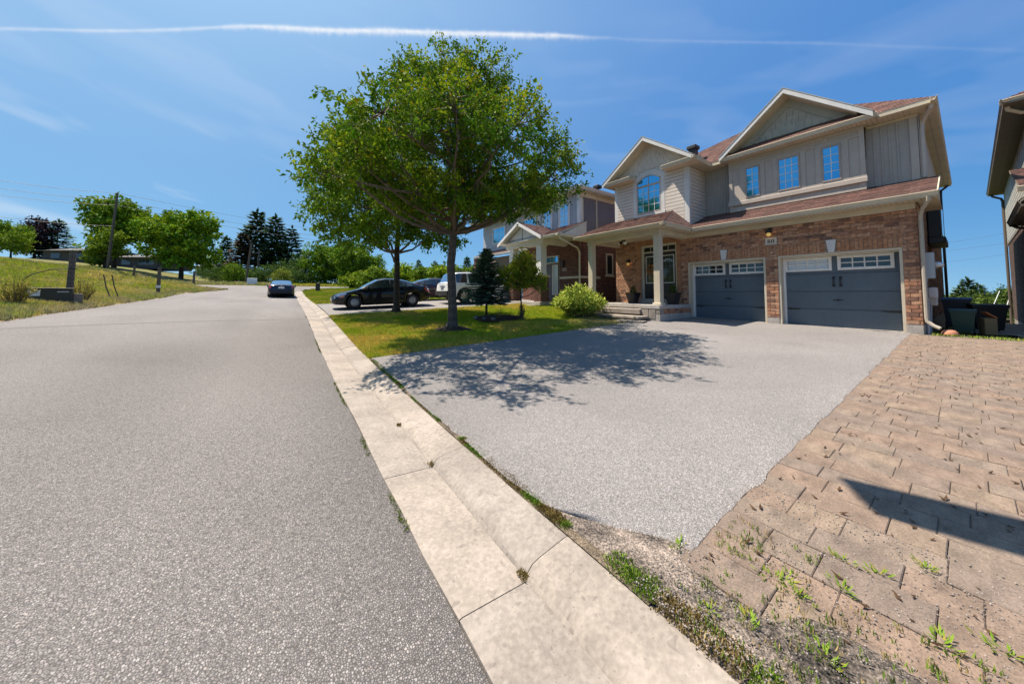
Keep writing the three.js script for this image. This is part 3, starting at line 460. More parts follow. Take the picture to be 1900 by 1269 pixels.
// ---------------------------------------------------------------- the brick house with two garage doors
const house = thing('brick_house', 'brick house with two dark garage doors, taupe upper storey and pinkish shingle roofs', 'house');
{
  const H = house, F = FRONT(13.5), gy = .48;
  // --- brick ground storey
  const wall = mesh('front_wall', inFrame(F)
    .box(-9.9, -8.55, .5, 4.1, -.45, 0).box(-8.55, -6.95, 3.69, 4.1, -.45, 0).box(-6.95, -6.5, .5, 4.1, -.45, 0)
    .box(-6.5, -3.95, 2.79, 4.1, -.30, 0).box(-3.95, -3.62, .5, 4.1, -.45, 0).box(-3.62, -.99, 2.79, 4.1, -.30, 0).box(-.99, -.72, .5, 4.1, -.45, 0), M_MORTAR, H);
  const holes = [[-8.55, -6.95, 0, 3.69], [-6.5, -3.95, 0, 2.79], [-3.62, -.99, 0, 2.79], [-6.58, -3.82, 2.79, 3.15], [-3.66, -.96, 2.79, 3.15], [-8.78, -6.78, 3.69, 3.93], [-3.945, -3.61, 3.17, 3.437], [-8.78, -8.55, 1.12, 3.69], [-6.95, -6.78, 1.12, 3.69]];
  const jobs = [{ fr: F, list: brickLay(-6.78, -.72, .77, 3.76, holes) }, { fr: F, list: brickLay(-9.9, -6.78, 1.12, 3.93, holes) }];
  const sold = []; // upright bricks over the doors, with a row of headers on top
  const key = (x, a0, a1) => x > -a0 - .13 && x < -a1 + .13;
  for (const [l, r, c] of [[-6.57, -3.83, -5.2], [-3.65, -.97, -2.337]]) { const n = Math.round((r - l) / .088), s = (r - l) / n; for (let i = 0; i < n; i++) { const x = l + i * s, m = x + s / 2; if (Math.abs(m - c) < .115) continue; sold.push([x + .005, x + s - .005, 2.795, 3.05]); sold.push([x + .005, x + s - .005, 3.062, 3.148]); } }
  jobs.push({ fr: F, list: sold, mats: M_SOLDIER });
  const surround = []; { const n = 22, s = 2 / n; for (let i = 0; i < n; i++) surround.push([-8.78 + i * s + .005, -8.78 + (i + 1) * s - .005, 3.70, 3.925]); for (let y = 1.13, r = 0; y < 3.66; y += .1, r++) { surround.push([-8.775, -8.56, y, y + .089]); surround.push([-6.945, -6.785, y, y + .089]); } }
  jobs.push({ fr: F, list: surround, mats: M_SOLDIER });
  layBricks(wall, jobs, M_BRICKS, 298, 7);
  const key1 = new Geo(); for (const c of [-5.2, -2.337]) { const g = inFrame(F).prism([V3(c - .064, 2.79, -.01), V3(c + .064, 2.79, -.01), V3(c + .112, 3.155, -.01), V3(c - .112, 3.155, -.01)], V3(0, 0, .055)); mesh('keystone', g, trimMat(.66, .65, .66, .8), H); }
  bar('foundation', F, -3.95, -3.62, .3, .765, -.45, .006, M_CONCW, H, .01); bar('foundation', F, -.99, -.715, .3, .765, -.45, .006, M_CONCW, H, .01);
  // right side wall
  const side = RIGHT(.715), sw = mesh('side_wall', inFrame(side).box(13.51, 14.95, .3, 3.93, -.3, 0).box(14.95, 25.5, -1.5, 4.7, -.3, 0), M_MORTAR, H);
  layBricks(sw, [{ fr: side, list: brickLay(13.52, 25.4, .77, 4.68, [[13.4, 15.1, 3.9, 5]]) }], M_BRICKS, 120, 9);
  bar('foundation', side, 13.56, 25.5, -1.4, .765, -.2, .014, M_CONCW, H, .01);
  mesh('left_side_wall', inFrame(LEFT(9.9)).box(-25.5, -13.96, .4, 6.75, -.3, 0), M_MORTAR, H);
  mesh('upper_side_wall', inFrame(RIGHT(.69)).box(15.0, 25.5, 4.705, 6.75, -.3, 0), M_SIDING, H);
  siding(H, RIGHT(.685), 4.72, 6.74, () => 15.0, () => 25.5, [], M_SIDING, .16);
  mesh('rear_wall', new Geo().hb(.75, 9.85, .4, 6.75, 25.2, 25.45), M_MORTAR, H);
  // --- garage doors, set back in their openings
  for (const [a0, a1, f0, f1, w] of [[3.99, 6.44, 3.95, 6.5, 0], [1.05, 3.56, .99, 3.62, 1]]) {
    const D = FRONT(13.85), gd = new THREE.Group(); gd.name = partName(H, 'garage_door'); H.add(gd); gd.userData.label = w ? 'right garage door with one bright window' : 'left garage door beside the porch';
    const y0 = .535, ph = (2.72 - y0) / 4;
    for (let i = 0; i < 4; i++) { // four sections, the top one open for the glazing
      const a = y0 + i * ph + .004, b = y0 + (i + 1) * ph - .004, M = M_GDOOR[i % 2];
      if (i < 3) { const g = inFrame(D).box(-a1, -a0, a, b, -.045, 0, .006); g.box(-a1 + .05, -(a0 + a1) / 2 - .05, a + .03, b - .03, 0, .004, .003).box(-(a0 + a1) / 2 + .05, -a0 - .05, a + .03, b - .03, 0, .004, .003); mesh('door_section', g, M, gd); }
      else mesh('door_section', inFrame(D).box(-a1, -a0, a, b, -.045, -.012), M, gd);
    }
    const wy0 = 2.262, wy1 = 2.692, mid = w ? [[-3.53, -2.405, 1], [-2.283, -1.165, 0]] : [[-6.425, -5.30, 0], [-5.165, -4.04, 0]];
    for (const [x0, x1, white] of mid) {
      const fw = .075, c0 = x0 + fw, c1 = x1 - fw, g = inFrame(D).box(x0, x0 + fw, wy0, wy1, -.012, .03, .006).box(x1 - fw, x1, wy0, wy1, -.012, .03, .006).box(c0, c1, wy0, wy0 + fw, -.012, .03, .006).box(c0, c1, wy1 - fw, wy1, -.012, .03, .006);
      for (let i = 1; i < 4; i++) { const x = lerp(c0, c1, i / 4); g.box(x - .014, x + .014, wy0 + fw, wy1 - fw, -.010, .018, .003); }
      const ym = (wy0 + wy1) / 2; g.box(c0, c1, ym - .014, ym + .014, -.010, .0165, .003);
      mesh('window_frame', g, M_WHITE, gd);
      for (let i = 0; i < 4; i++) for (let k = 0; k < 2; k++) mesh('pane', inFrame(D).box(lerp(c0, c1, i / 4) + .014, lerp(c0, c1, (i + 1) / 4) - .014, k ? ym + .014 : wy0 + fw, k ? wy1 - fw : ym - .014, -.011, -.004), white ? new THREE.MeshPhysicalMaterial({ color: lin(.50, .55, .60), roughness: .25, clearcoat: 1, clearcoatRoughness: .05 }) : M_DGLASS, gd);
    }
    const cx = -(a0 + a1) / 2;
    for (const s of [-1, 1]) { const g = inFrame(D), x = cx + s * .075; g.tube([V3(x, 1.80, .004), V3(x, 1.83, .045), V3(x, 1.92, .055), V3(x, 2.01, .045), V3(x, 2.04, .004)], .016, 6).box(x - .035, x + .035, 1.76, 1.84, .001, .012, .004).box(x - .035, x + .035, 2.0, 2.08, .001, .012, .004); mesh('handle', g, M_BLACK, gd); }
    mesh('lift_handle', inFrame(D).box(cx - .12, cx + .12, 1.35, 1.375, .001, .02, .006).box(cx - .03, cx + .03, 1.335, 1.39, .001, .028, .006), M_BLACK, gd);
    for (const s of [-1, 1]) { const e = s < 0 ? -a1 : -a0, t = e - s * .42; mesh('strap_hinge', inFrame(D).prism([V3(e - s * .012, 1.03, .007), V3(e - s * .3, 1.037, .007), V3(t, 1.055, .007), V3(e - s * .3, 1.073, .007), V3(e - s * .012, 1.08, .007)], V3(0, 0, .006)), M_BLACK, gd); }
    // trim round the opening: white stop by the door, tan return towards the brick
    const tr = inFrame(F).box(-f1 + .002, -f1 + .062, .5, 2.725, -.33, -.005, .004).box(-f0 - .062, -f0 - .002, .5, 2.725, -.33, -.005, .004).box(-f1 + .002, -f0 - .002, 2.727, 2.787, -.33, -.005, .004);
    mesh('door_jamb', tr, M_TAN, H);
    const st = inFrame(F).box(-f1 + .064, -f1 + .115, .5, 2.70, -.345, -.25, .004).box(-f0 - .075, -f0 - .064, .5, 2.70, -.345, -.25).box(-f1 + .064, -f0 - .064, 2.702, 2.724, -.345, -.25);
    mesh('door_stop', st, M_WHITE, H);
    mesh('sill', inFrame(F).box(-f1 + .066, -f0 - .066, .40, .545, -.5, -.2), M_CONCW, H);
  }
  // --- entry doors and transom
  {
    const D = FRONT(13.62), e = new THREE.Group(); e.name = 'entrance'; H.add(e);
    mesh('door_frame', inFrame(D).box(-8.55, -8.47, 1.30, 3.69, -.06, .06, .006).box(-7.03, -6.95, 1.30, 3.69, -.06, .06, .006).box(-8.47, -7.03, 3.60, 3.69, -.06, .06, .006).box(-8.47, -7.03, 3.345, 3.40, -.06, .07, .006), M_CREAM, e);
    mesh('transom', inFrame(D).box(-8.47, -7.03, 3.40, 3.60, -.03, -.01), M_DGLASS, e);
    for (const x of [-8.15, -7.35, -7.0 - .75]) mesh('transom_bar', inFrame(D).box(x - .012, x + .012, 3.40, 3.60, -.008, .02), M_FRAME, e);
    for (const [x0, x1] of [[-8.465, -7.755], [-7.745, -7.035]]) {
      mesh('door_leaf', inFrame(D).box(x0, x1, 1.32, 3.34, -.05, 0, .006), M_DARKDOOR, e);
      const a = x0 + .07, b = x1 - .07, c = 1.99, d = 3.20;
      mesh('glass_frame', inFrame(D).box(a, a + .035, c, d, 0, .022, .006).box(b - .035, b, c, d, 0, .022, .006).box(a + .035, b - .035, c, c + .035, 0, .022, .006).box(a + .035, b - .035, d - .035, d, 0, .022, .006), M_WHITE, e);
      mesh('door_glass', inFrame(D).box(a + .035, b - .035, c + .035, d - .035, .002, .010), new THREE.MeshPhysicalMaterial({ color: lin(.035, .042, .035), roughness: .12, clearcoat: 1, clearcoatRoughness: .04 }), e);
      const came = inFrame(D); for (const x of [.33, .66]) came.box(lerp(a, b, x) - .005, lerp(a, b, x) + .005, c + .035, d - .035, .0105, .015); for (const y of [.2, .4, .6, .8]) came.box(a + .035, b - .035, lerp(c, d, y) - .005, lerp(c, d, y) + .005, .0105, .0145);
      mesh('leaded_bars', came, std(.20, .19, .15, .4, { metalness: .6 }), e);
      mesh('kick_panel', inFrame(D).box(a, b, 1.45, 1.86, 0, .012, .01), M_DARKDOOR, e);
    }
    const arcg = inFrame(D); { const pts = []; for (let i = 0; i <= 10; i++) { const t = i / 10; pts.push(V3(lerp(-7.64, -7.12, t), 2.92 + .10 * Math.sin(t * Math.PI), .02)); } arcg.tube(pts, .012, 6); for (let i = 0; i < 6; i++) arcg.tube([pts[i + 3].clone(), pts[i + 3].clone().add(V3(.02 * (i - 3), -.10 - .03 * (i % 2), .008))], .008, 5); } mesh('glass_ornament', arcg, std(.45, .62, .75, .3), e);
    mesh('door_handle', inFrame(D).box(-7.80, -7.775, 2.1, 2.3, 0, .03, .006).tube([V3(-7.79, 2.2, .02), V3(-7.79, 2.2, .07), V3(-7.9, 2.2, .075)], .012, 6), std(.5, .47, .4, .3, { metalness: 1 }), e);
    mesh('door_sill', inFrame(D).box(-8.6, -6.9, 1.12, 1.315, -.06, .26, .01), M_CONCW, e);
    mesh('reveal', inFrame(F).box(-8.55, -8.545, 1.32, 3.69, -.06, -.002).box(-6.955, -6.95, 1.32, 3.69, -.06, -.002), M_FRAME, e);
  }
  // --- porch: deck, steps, columns, beams, ceiling
  {
    const deck = new Geo().hb(6.4, 7.24, .98, 1.12, 11.2, 13.5, .012).hb(7.24, 9.88, .98, 1.118, 11.62, 13.5, .012); mesh('porch_slab', deck, M_CONCW, H);
    const base = mesh('porch_base', new Geo().hb(6.42, 7.15, .3, .98, 11.24, 13.5), M_MORTAR, H);
    layBricks(base, [{ fr: RIGHT(6.42), list: brickLay(11.5, 13.5, .80, .975, []), mats: M_BRICKS }], M_BRICKS, 30, 13);
    mesh('porch_foundation', new Geo().hb(6.40, 6.6, .3, .795, 11.22, 13.5, .01).hb(6.60, 7.14, .3, .60, 11.22, 11.5, .01), M_CONCW, H);
    mesh('stone_block', new Geo().hb(6.405, 6.56, .80, .975, 11.215, 11.48, .012), M_CONC[1], H); mesh('stone_block', new Geo().hb(6.57, 6.84, .605, .975, 11.21, 11.45, .012), M_CONC[3], H); mesh('stone_block', new Geo().hb(6.85, 7.13, .605, .975, 11.21, 11.45, .012), M_CONC[0], H);
    mesh('under_deck', new Geo().hb(7.26, 9.86, .3, .975, 11.64, 13.5), M_CONCW, H);
    mesh('step', new Geo().hb(7.14, 9.3, .76, .945, 11.12, 11.62, .012), M_CONC[0], H);
    mesh('step', new Geo().hb(6.82, 9.6, .62, .71, 10.55, 11.2, .012), M_CONC[2], H);
    for (const [x, y, m] of [[6.83, 7.08, 1], [7.1, 7.42, 3], [7.44, 7.8, 0], [7.82, 8.3, 2], [8.32, 9.0, 1]]) mesh('edging_block', new Geo().hb(x, y, .46, .615, 10.62, 10.8, .014), M_CONC[m], H);
    mesh('flagstone', new Geo().prism([P(6.55, .5, 10.35), P(6.62, .5, 10.75), P(7.5, .5, 10.85), P(7.55, .5, 10.3), P(7.0, .5, 10.22)], V3(0, .07, 0)), M_CONC[3], H);
    for (const [x0, x1] of [[6.49, 6.73], [9.59, 9.83]]) mesh('porch_column', new Geo().hb(x0, x1, 1.20, 3.67, 11.4, 11.64, .008).hb(x0 - .04, x1 + .04, 1.12, 1.20, 11.36, 11.68, .012).hb(x0 - .03, x1 + .03, 3.67, 3.748, 11.37, 11.67, .012), M_TAN, H);
    mesh('porch_beam', new Geo().hb(6.47, 9.86, 3.75, 3.93, 11.39, 11.65, .006).hb(6.47, 6.75, 3.752, 3.93, 11.65, 13.485, .006).hb(9.6, 9.85, 3.752, 3.93, 11.65, 13.485, .006), M_TAN, H);
    const ceil = new Geo().hb(6.1, 10.28, 3.932, 3.955, 11.1, 13.49); mesh('porch_ceiling', ceil, M_TAN, H);
    const sl = new Geo(); for (let b = 11.75; b < 13.4; b += .2) sl.hb(6.76, 9.59, 3.926, 3.931, b, b + .188); mesh('ceiling_boards', sl, M_TAN, H);
  }
  // --- lower roofs
  const E = 4.06, Y = (b) => E + .4 * (b - 12.97);
  roofSlope(H, [P(6.07, E, 12.97), P(.38, E, 12.97), P(.38, Y(14.9), 14.9), P(6.4, Y(14.9), 14.9), P(6.4, Y(13.5), 13.5), P(6.30, Y(13.5), 13.5)], M_SHING, M_TAN, 21, .05);
  const Z = (b) => E + .385 * (b - 11);
  roofSlope(H, [P(10.3, E, 11), P(6.07, E, 11), P(7.06, Z(13.5), 13.5), P(10.3, Z(13.5), 13.5)], M_SHING, M_TAN, 22, .05);
  roofSlope(H, [P(6.07, E, 11), P(6.07, E, 12.97), P(6.30, E + .214, 13.5), P(7.06, Z(13.5), 13.5)], M_SHING, M_TAN, 23, .05);
  { const g = new Geo(); g.tone(1); const r = mulberry(3); for (let i = 0; i < 18; i++) { const t0 = i / 18, t1 = (i + 1.25) / 18, A = P(6.07, E, 11), B = P(7.06, Z(13.5), 13.5), p = A.clone().lerp(B, t0), q = A.clone().lerp(B, Math.min(1, t1)), n = V3(0, .022, 0), l = P(.16, -.045, .0).sub(P(0, 0, 0)), m = P(-.02, -.085, .15).sub(P(0, 0, 0)), k = .75 + .4 * r(); g.tone(k); const pt = p.clone().add(n).add(V3(0, .012, 0)), qt = q.clone().add(n); g.quad(pt, qt, qt.clone().add(l), pt.clone().add(l)); g.quad(pt, qt, qt.clone().add(m), pt.clone().add(m)); } stuff(mesh('hip_caps', g, M_SHING, H)); }
  // end trim, soffits, frieze, gutters
  mesh('rake_board', new Geo().prism([P(.352, E - .10, 12.98), P(.352, E, 12.98), P(.352, Y(14.9), 14.9), P(.352, Y(14.9) - .12, 14.9)], P(.026, 0, 0)), M_TAN, H);
  mesh('roof_end_cheek', new Geo().prism([P(.40, 3.945, 13.0), P(.40, Y(14.85) - .13, 14.85), P(.40, 3.945, 14.85)], P(.29, 0, 0)), M_TAN, H);
  mesh('rake_board', new Geo().prism([P(10.302, E - .12, 11.0), P(10.302, E, 11.0), P(10.302, Z(13.5), 13.5), P(10.302, Z(13.5) - .12, 13.5)], P(.026, 0, 0)), M_TAN, H);
  mesh('soffit', new Geo().hb(.36, 6.09, 3.925, 3.944, 12.99, 13.5).hb(.36, .70, 3.924, 3.943, 13.5, 15.2), M_TAN, H);
  { const s = new Geo(); for (let a = .42; a < 6.05; a += .1) s.hb(a, a + .012, 3.918, 3.924, 13.0, 13.48); for (let a = 6.2; a < 10.2; a += .1) s.hb(a, a + .012, 3.926, 3.931, 11.12, 11.38); stuff(mesh('soffit_grooves', s, M_BATTEN, H)); }
  mesh('frieze_board', new Geo().hb(.735, 6.47, 3.765, 3.922, 13.468, 13.498, .004), M_TAN, H);
  gutter(H, P(6.07, E, 12.965), P(.35, E, 12.965), P(0, 0, -1), M_TAN);
  gutter(H, P(10.33, E, 10.995), P(6.05, E, 10.995), P(0, 0, -1), M_TAN);
  gutter(H, P(6.065, E, 10.9), P(6.065, E, 12.97), P(-1, 0, 0), M_TAN);
  downspout(H, [P(.50, 3.95, 12.98), P(.50, 3.86, 13.0), P(.62, 3.70, 13.30), P(.66, 3.55, 13.42), P(.66, 3.3, 13.44), P(.66, .95, 13.44), P(.655, .86, 13.44), P(.56, .76, 13.40), P(.46, .70, 13.36)], trimMat(.43, .39, .33), .075);

  // --- upper storey
  const W = FRONT(13.5), MW = FRONT(14.9), BW = FRONT(14.6), RW = RIGHT(6.4), top = 6.73;
  // wing with the arched window
  mesh('wing_wall', inFrame(W).prism([V3(-9.88, 4.1, -.2), V3(-6.42, 4.1, -.2), V3(-6.42, 6.9, -.2), V3(-8.06, 8.28, -.2), V3(-9.88, 6.9, -.2)], V3(0, 0, .2)), M_SIDING, H);
  const arch = (x) => 6.60 + .25 * (1 - ((x + 8.12) / .57) ** 2), archT = (x) => Math.abs(x + 8.15) < .72 ? arch(clamp(x, -8.69, -7.55)) + .21 : 0;
  const winHole = (m) => m > 5.0 && m < 7.04 ? (m < 6.78 ? [-8.87, -7.43] : [-8.15 - .72 * Math.sqrt(clamp((7.08 - m) / .3, 0, 1)), -8.15 + .72 * Math.sqrt(clamp((7.08 - m) / .3, 0, 1))]) : null;
  siding(H, W, 4.32, 6.72, () => -9.72, () => -6.56, [winHole], M_SIDING, .15);
  // shakes in the wing's gable
  { const r = mulberry(31), g0 = inFrame(W); bar('gable_band', W, -9.9, -8.74, 6.722, 6.80, 0, .035, M_SIDING, H); bar('gable_band', W, -7.57, -6.4, 6.722, 6.80, 0, .035, M_SIDING, H);
    for (let y = 6.81, row = 0; y < 8.2; y += .15, row++) { const h = Math.min(.15, 8.26 - y); const l = -8.06 - (8.30 - (y + h * .5)) / .72, R = -8.06 + (8.30 - (y + h * .5)) / .72; for (let x = l - r() * .2; x < R;) { const w = .17 + r() * .12, a = Math.max(x, l), b = Math.min(x + w, R); x += w; if (b - a < .05) continue; const hole = winHole(y + .06); if (hole && b > hole[0] && a < hole[1]) { continue; } mesh('shake', inFrame(W).box(a + .004, b - .004, y + (r() - .5) * .012, y + h + .01, .002, .016 + r() * .01), M_SIDING, H); } } }
  // arched window and its casing
  { const c = inFrame(W); c.box(-8.87, -8.69, 5.05, 6.62, .002, .045, .006).box(-7.55, -7.43 + .06, 5.05, 6.62, .002, .045, .006).box(-8.9, -7.36, 4.94, 5.12, .002, .06, .006); const n = 20; for (let i = 0; i < n; i++) { const a = lerp(-8.87, -7.37, i / n), b = lerp(-8.87, -7.37, (i + 1) / n), in0 = a < -8.69 || a > -7.55 ? 6.62 : arch(a), in1 = b < -8.69 || b > -7.55 ? 6.62 : arch(b), o = (x) => 6.74 + .33 * (1 - ((x + 8.12) / .75) ** 2); c.prism([V3(a, in0, .002), V3(b, in1, .002), V3(b, o(b), .002), V3(a, o(a), .002)], V3(0, 0, .043)); } mesh('window_casing', c, M_RAKE, H);
    windowUnit(H, W, -8.69, -7.55, 5.15, 6.85, [[-8.64, -8.145, 5.21, 6.34, 2, 4], [-8.095, -7.60, 5.21, 6.34, 2, 4], [-8.64, -8.13, 6.44, 'arch', 1, 1], [-8.11, -7.60, 6.44, 'arch', 1, 1]], { arch, fw: .045, bars: [[-8.145, -8.095, 5.2, 6.34], [-8.65, -7.59, 6.345, 6.43], [-8.135, -8.105, 6.43, 6.80]] }); }
  for (const [a, b] of [[-9.9, -9.72], [-6.56, -6.39]]) bar('corner_board', W, a, b, 4.25, 6.72, 0, .035, M_RAKE, H);
  mesh('wing_side_wall', inFrame(RW).box(13.52, 14.9, 4.1, 6.74, -.2, 0), M_SIDING, H);
  bar('corner_board', RW, 13.466, 13.62, 4.2, 6.72, 0, .035, M_RAKE, H);
  siding(H, RW, 4.2, 6.72, () => 13.62, () => 14.88, [], M_SIDING, .15);
  // recessed middle wall
  mesh('middle_wall', inFrame(MW).box(-6.4, -.69, 4.7, 6.74, -.2, 0), M_BATTEN, H);
  battens(H, MW, -6.3, -5.4, .1, 4.72, 6.72, M_BATTEN, .022);
  bar('corner_board', MW, -6.4, -6.35, 4.72, 6.72, 0, .03, M_BATTEN, H);
  // right-hand board and batten wall
  battens(H, MW, -1.53, -.95, .155, 4.78, 6.66, M_BATTEN, .045);
  bar('corner_board', MW, -.84, -.67, 4.78, 6.68, 0, .04, M_BAY, H); bar('frieze_board', MW, -1.68, -.67, 6.66, 6.73, 0, .045, M_TAN, H);
  bar('corner_board', RIGHT(.69), 14.86, 15.02, 4.72, 6.72, 0, .03, M_BAY, H);
  // bay with three windows
  mesh('bay_wall', inFrame(BW).box(-5.35, -1.70, 4.73, 6.74, -.3, 0), M_BAY, H);
  { const p = (x0, x1, y0, y1, z = .03) => bar('bay_trim', BW, x0, x1, y0, y1, .001, z, M_BAY, H);
    p(-5.36, -1.69, 6.64, 6.735, .032); p(-5.36, -1.69, 6.42, 6.50, .030); for (const [l, r] of [[-5.36, -5.24], [-3.84, -3.70], [-2.62, -2.5], [-1.81, -1.69]]) p(l, r, 6.50, 6.64, .028);
    for (const [l, r] of [[-5.36, -5.24], [-4.995, -4.81], [-4.34, -4.20], [-3.95, -3.82], [-3.20, -3.06], [-2.815, -2.665], [-2.205, -2.04], [-1.80, -1.69]]) p(l, r, 5.20, 6.42, .030);
    for (const [l, r] of [[-4.81, -4.34], [-3.82, -3.20], [-2.665, -2.205]]) p(l, r, 6.365, 6.42, .029);
    p(-5.38, -1.67, 5.12, 5.20, .034); bar('bay_ledge', BW, -5.40, -1.65, 4.965, 5.118, .001, .075, M_BAY, H, .012);
    for (const [l, r] of [[-5.36, -5.24], [-3.62, -3.48], [-3.6 + 1.75, -1.69]]) p(l, r, 4.82, 4.965, .03); p(-5.36, -1.69, 4.735, 4.82, .032);
    for (const [l, r, n] of [[-4.81, -4.34, 2], [-3.82, -3.20, 3], [-2.665, -2.205, 2]]) windowUnit(H, BW, l, r, 5.20, 6.363, [[l + .05, r - .05, 5.25, 6.313, n, 4]], { z0: .002, z1: .05, frame: trimMat(.40, .345, .31, .5) }); }
  mesh('bay_return', inFrame(RIGHT(1.70)).box(14.62, 14.9, 4.75, 6.73, -.05, 0), M_BAY, H); mesh('bay_return', inFrame(LEFT(5.35)).box(-14.9, -14.62, 4.75, 6.73, -.05, 0), M_BAY, H);

  // --- upper roofs
  const U = 6.87, S = (b) => U + .7 * (b - 14.35);
  const apex = P(4.49, 9.775, 18.5), apex2 = P(4.49, 9.775, 22.2);
  roofSlope(H, [P(10.3, U, 14.35), P(.34, U, 14.35), apex], M_SHING, M_TAN, 24);
  roofSlope(H, [P(.34, U, 14.35), P(.34, U, 26.2), apex2, apex], M_SHING, M_TAN, 25);
  roofSlope(H, [P(10.3, U, 26.2), P(10.3, U, 14.35), apex, apex2], M_SHING, M_TAN, 26);
  roofSlope(H, [P(.34, U, 26.2), P(10.3, U, 26.2), apex2], M_SHING, M_TAN, 27);
  const wr = (a) => 8.43 - .722 * Math.abs(a - 8.06);
  roofSlope(H, [P(5.9, 6.87, 14.35), P(5.9, 6.87, 12.97), P(8.06, 8.43, 12.97), P(8.06, 8.43, 16.58)], M_SHING, M_TAN, 28);
  roofSlope(H, [P(10.22, 6.87, 12.97), P(10.22, 6.87, 14.6), P(8.06, 8.43, 16.58), P(8.06, 8.43, 12.97)], M_SHING, M_TAN, 29);
  const rake = (a0, y0, a1, y1, b, w = .17) => { mesh('drip_edge', new Geo().prism([P(a0, y0 + .012, b - .012), P(a1, y1 + .012, b - .012), P(a1, y1 + .04, b - .012), P(a0, y0 + .04, b - .012)], P(0, 0, .06)), M_BATTEN, H); const d = V3(0, -w, 0); mesh('rake_board', new Geo().prism([P(a0, y0 + .01, b), P(a1, y1 + .01, b), P(a1, y1 + .01, b).add(d), P(a0, y0 + .01, b).add(d)], P(0, 0, .03)), M_RAKE, H); };
  rake(8.06, 8.43, 5.95, 8.43 - .722 * 2.11, 12.938); rake(8.06, 8.43, 10.24, 8.43 - .722 * 2.18, 12.938);
  // soffit under the wing's rakes
  for (const s of [-1, 1]) mesh('soffit', new Geo().prism([P(8.06, 8.28, 12.97), P(8.06, 8.28, 13.49), P(8.06 + s * 1.85, 8.28 - 1.335, 13.49), P(8.06 + s * 1.85, 8.28 - 1.335, 12.97)], V3(0, -.02, 0)), M_TAN, H);
  // eave returns at the foot of the wing's gable
  for (const [a0, a1] of [[5.88, 7.25], [8.72, 10.2]]) { mesh('eave_return', new Geo().hb(a0, a1, 6.73, 6.76, 12.98, 13.5).hb(a0, a1, 6.76, 6.80, 13.0, 13.5), M_TAN, H); const cap = new Geo().prism([P(a0, 6.86, 12.96), P(a0, 6.80, 12.96), P(a0, 6.80, 13.5), P(a0, 7.0, 13.5)], P(a1 - a0, 0, 0)); mesh('return_roof', cap, M_TAN, H); gutter(H, P(a1, 6.87, 12.955), P(a0, 6.87, 12.955), P(0, 0, -1), M_TAN); }
  gutter(H, P(5.875, 6.87, 12.86), P(5.875, 6.87, 14.2), P(-1, 0, 0), M_TAN);
  gutter(H, P(5.53, 6.87, 14.16), P(1.36, 6.87, 14.16), P(0, 0, -1), M_TAN);
  gutter(H, P(5.95, 6.87, 14.36), P(5.50, 6.87, 14.36), P(0, 0, -1), M_TAN);
  gutter(H, P(1.42, 6.87, 14.36), P(.31, 6.87, 14.36), P(0, 0, -1), M_TAN);
  gutter(H, P(.315, 6.87, 14.26), P(.315, 6.87, 26.2), P(-1, 0, 0), M_TAN);
  mesh('soffit', new Geo().hb(1.38, 5.53, 6.738, 6.758, 14.18, 14.9).hb(.34, 1.38, 6.735, 6.755, 14.38, 14.9).hb(.34, .70, 6.735, 6.755, 14.9, 26).hb(5.53, 6.4, 6.735, 6.755, 14.38, 14.9).hb(5.89, 6.42, 6.738, 6.758, 13.5, 14.38), M_TAN, H);
  { const s = new Geo(); for (let a = .8; a < 5.5; a += .1) s.hb(a, a + .012, 6.731, 6.737, a < 1.38 ? 14.4 : 14.2, a < 1.7 || a > 5.35 ? 14.88 : 14.58); for (let b = 15; b < 25.8; b += .15) s.hb(.36, .66, 6.729, 6.734, b, b + .014); for (let b = 13.6; b < 14.4; b += .1) s.hb(5.92, 6.38, 6.731, 6.737, b, b + .012); s.hb(.49, .51, 6.7285, 6.734, 14.45, 26); stuff(mesh('soffit_grooves', s, M_BATTEN, H)); }
  mesh('fascia', new Geo().hb(.325, .345, 6.74, 6.86, 14.4, 26.1).hb(1.38, 1.40, 6.74, 6.86, 14.2, 14.4).hb(5.51, 5.53, 6.74, 6.86, 14.2, 14.4), M_TAN, H);
  // gable over the bay, with its pent roof
  const bg = (a) => 8.66 - .86 * Math.abs(a - 3.47);
  const slopeB = S;
  roofSlope(H, [P(1.42, bg(1.42), 14.16), P(1.42, bg(1.42), 14.42), P(3.47, 8.66, 16.9), P(3.47, 8.66, 14.16)].reverse().map((p, i, l) => l[(i + 2) % 4]), M_SHING, M_TAN, 30);
  roofSlope(H, [P(5.52, bg(5.52), 14.42), P(5.52, bg(5.52), 14.16), P(3.47, 8.66, 14.16), P(3.47, 8.66, 16.9)].map((p, i, l) => l[i]), M_SHING, M_TAN, 33);
  rake(3.47, 8.66, 1.44, bg(1.44), 14.128); rake(3.47, 8.66, 5.52, bg(5.52), 14.128);
  for (const s of [-1, 1]) mesh('soffit', new Geo().prism([P(3.47, 8.50, 14.16), P(3.47, 8.50, 14.69), P(3.47 + s * 1.7, 8.50 - 1.462, 14.69), P(3.47 + s * 1.7, 8.50 - 1.462, 14.16)], V3(0, -.02, 0)), M_TAN, H);
  roofSlope(H, [P(5.45, U, 14.17), P(1.46, U, 14.17), P(1.95, U + .36, 14.7), P(4.98, U + .36, 14.7)], M_SHING, M_TAN, 34, .05);
  const GF = FRONT(14.7); mesh('gable_wall', inFrame(GF).prism([V3(-5.05, 7.1, -.1), V3(-1.9, 7.1, -.1), V3(-3.47, 8.5, -.1)], V3(0, 0, .1)), M_SHAKE[0], H);
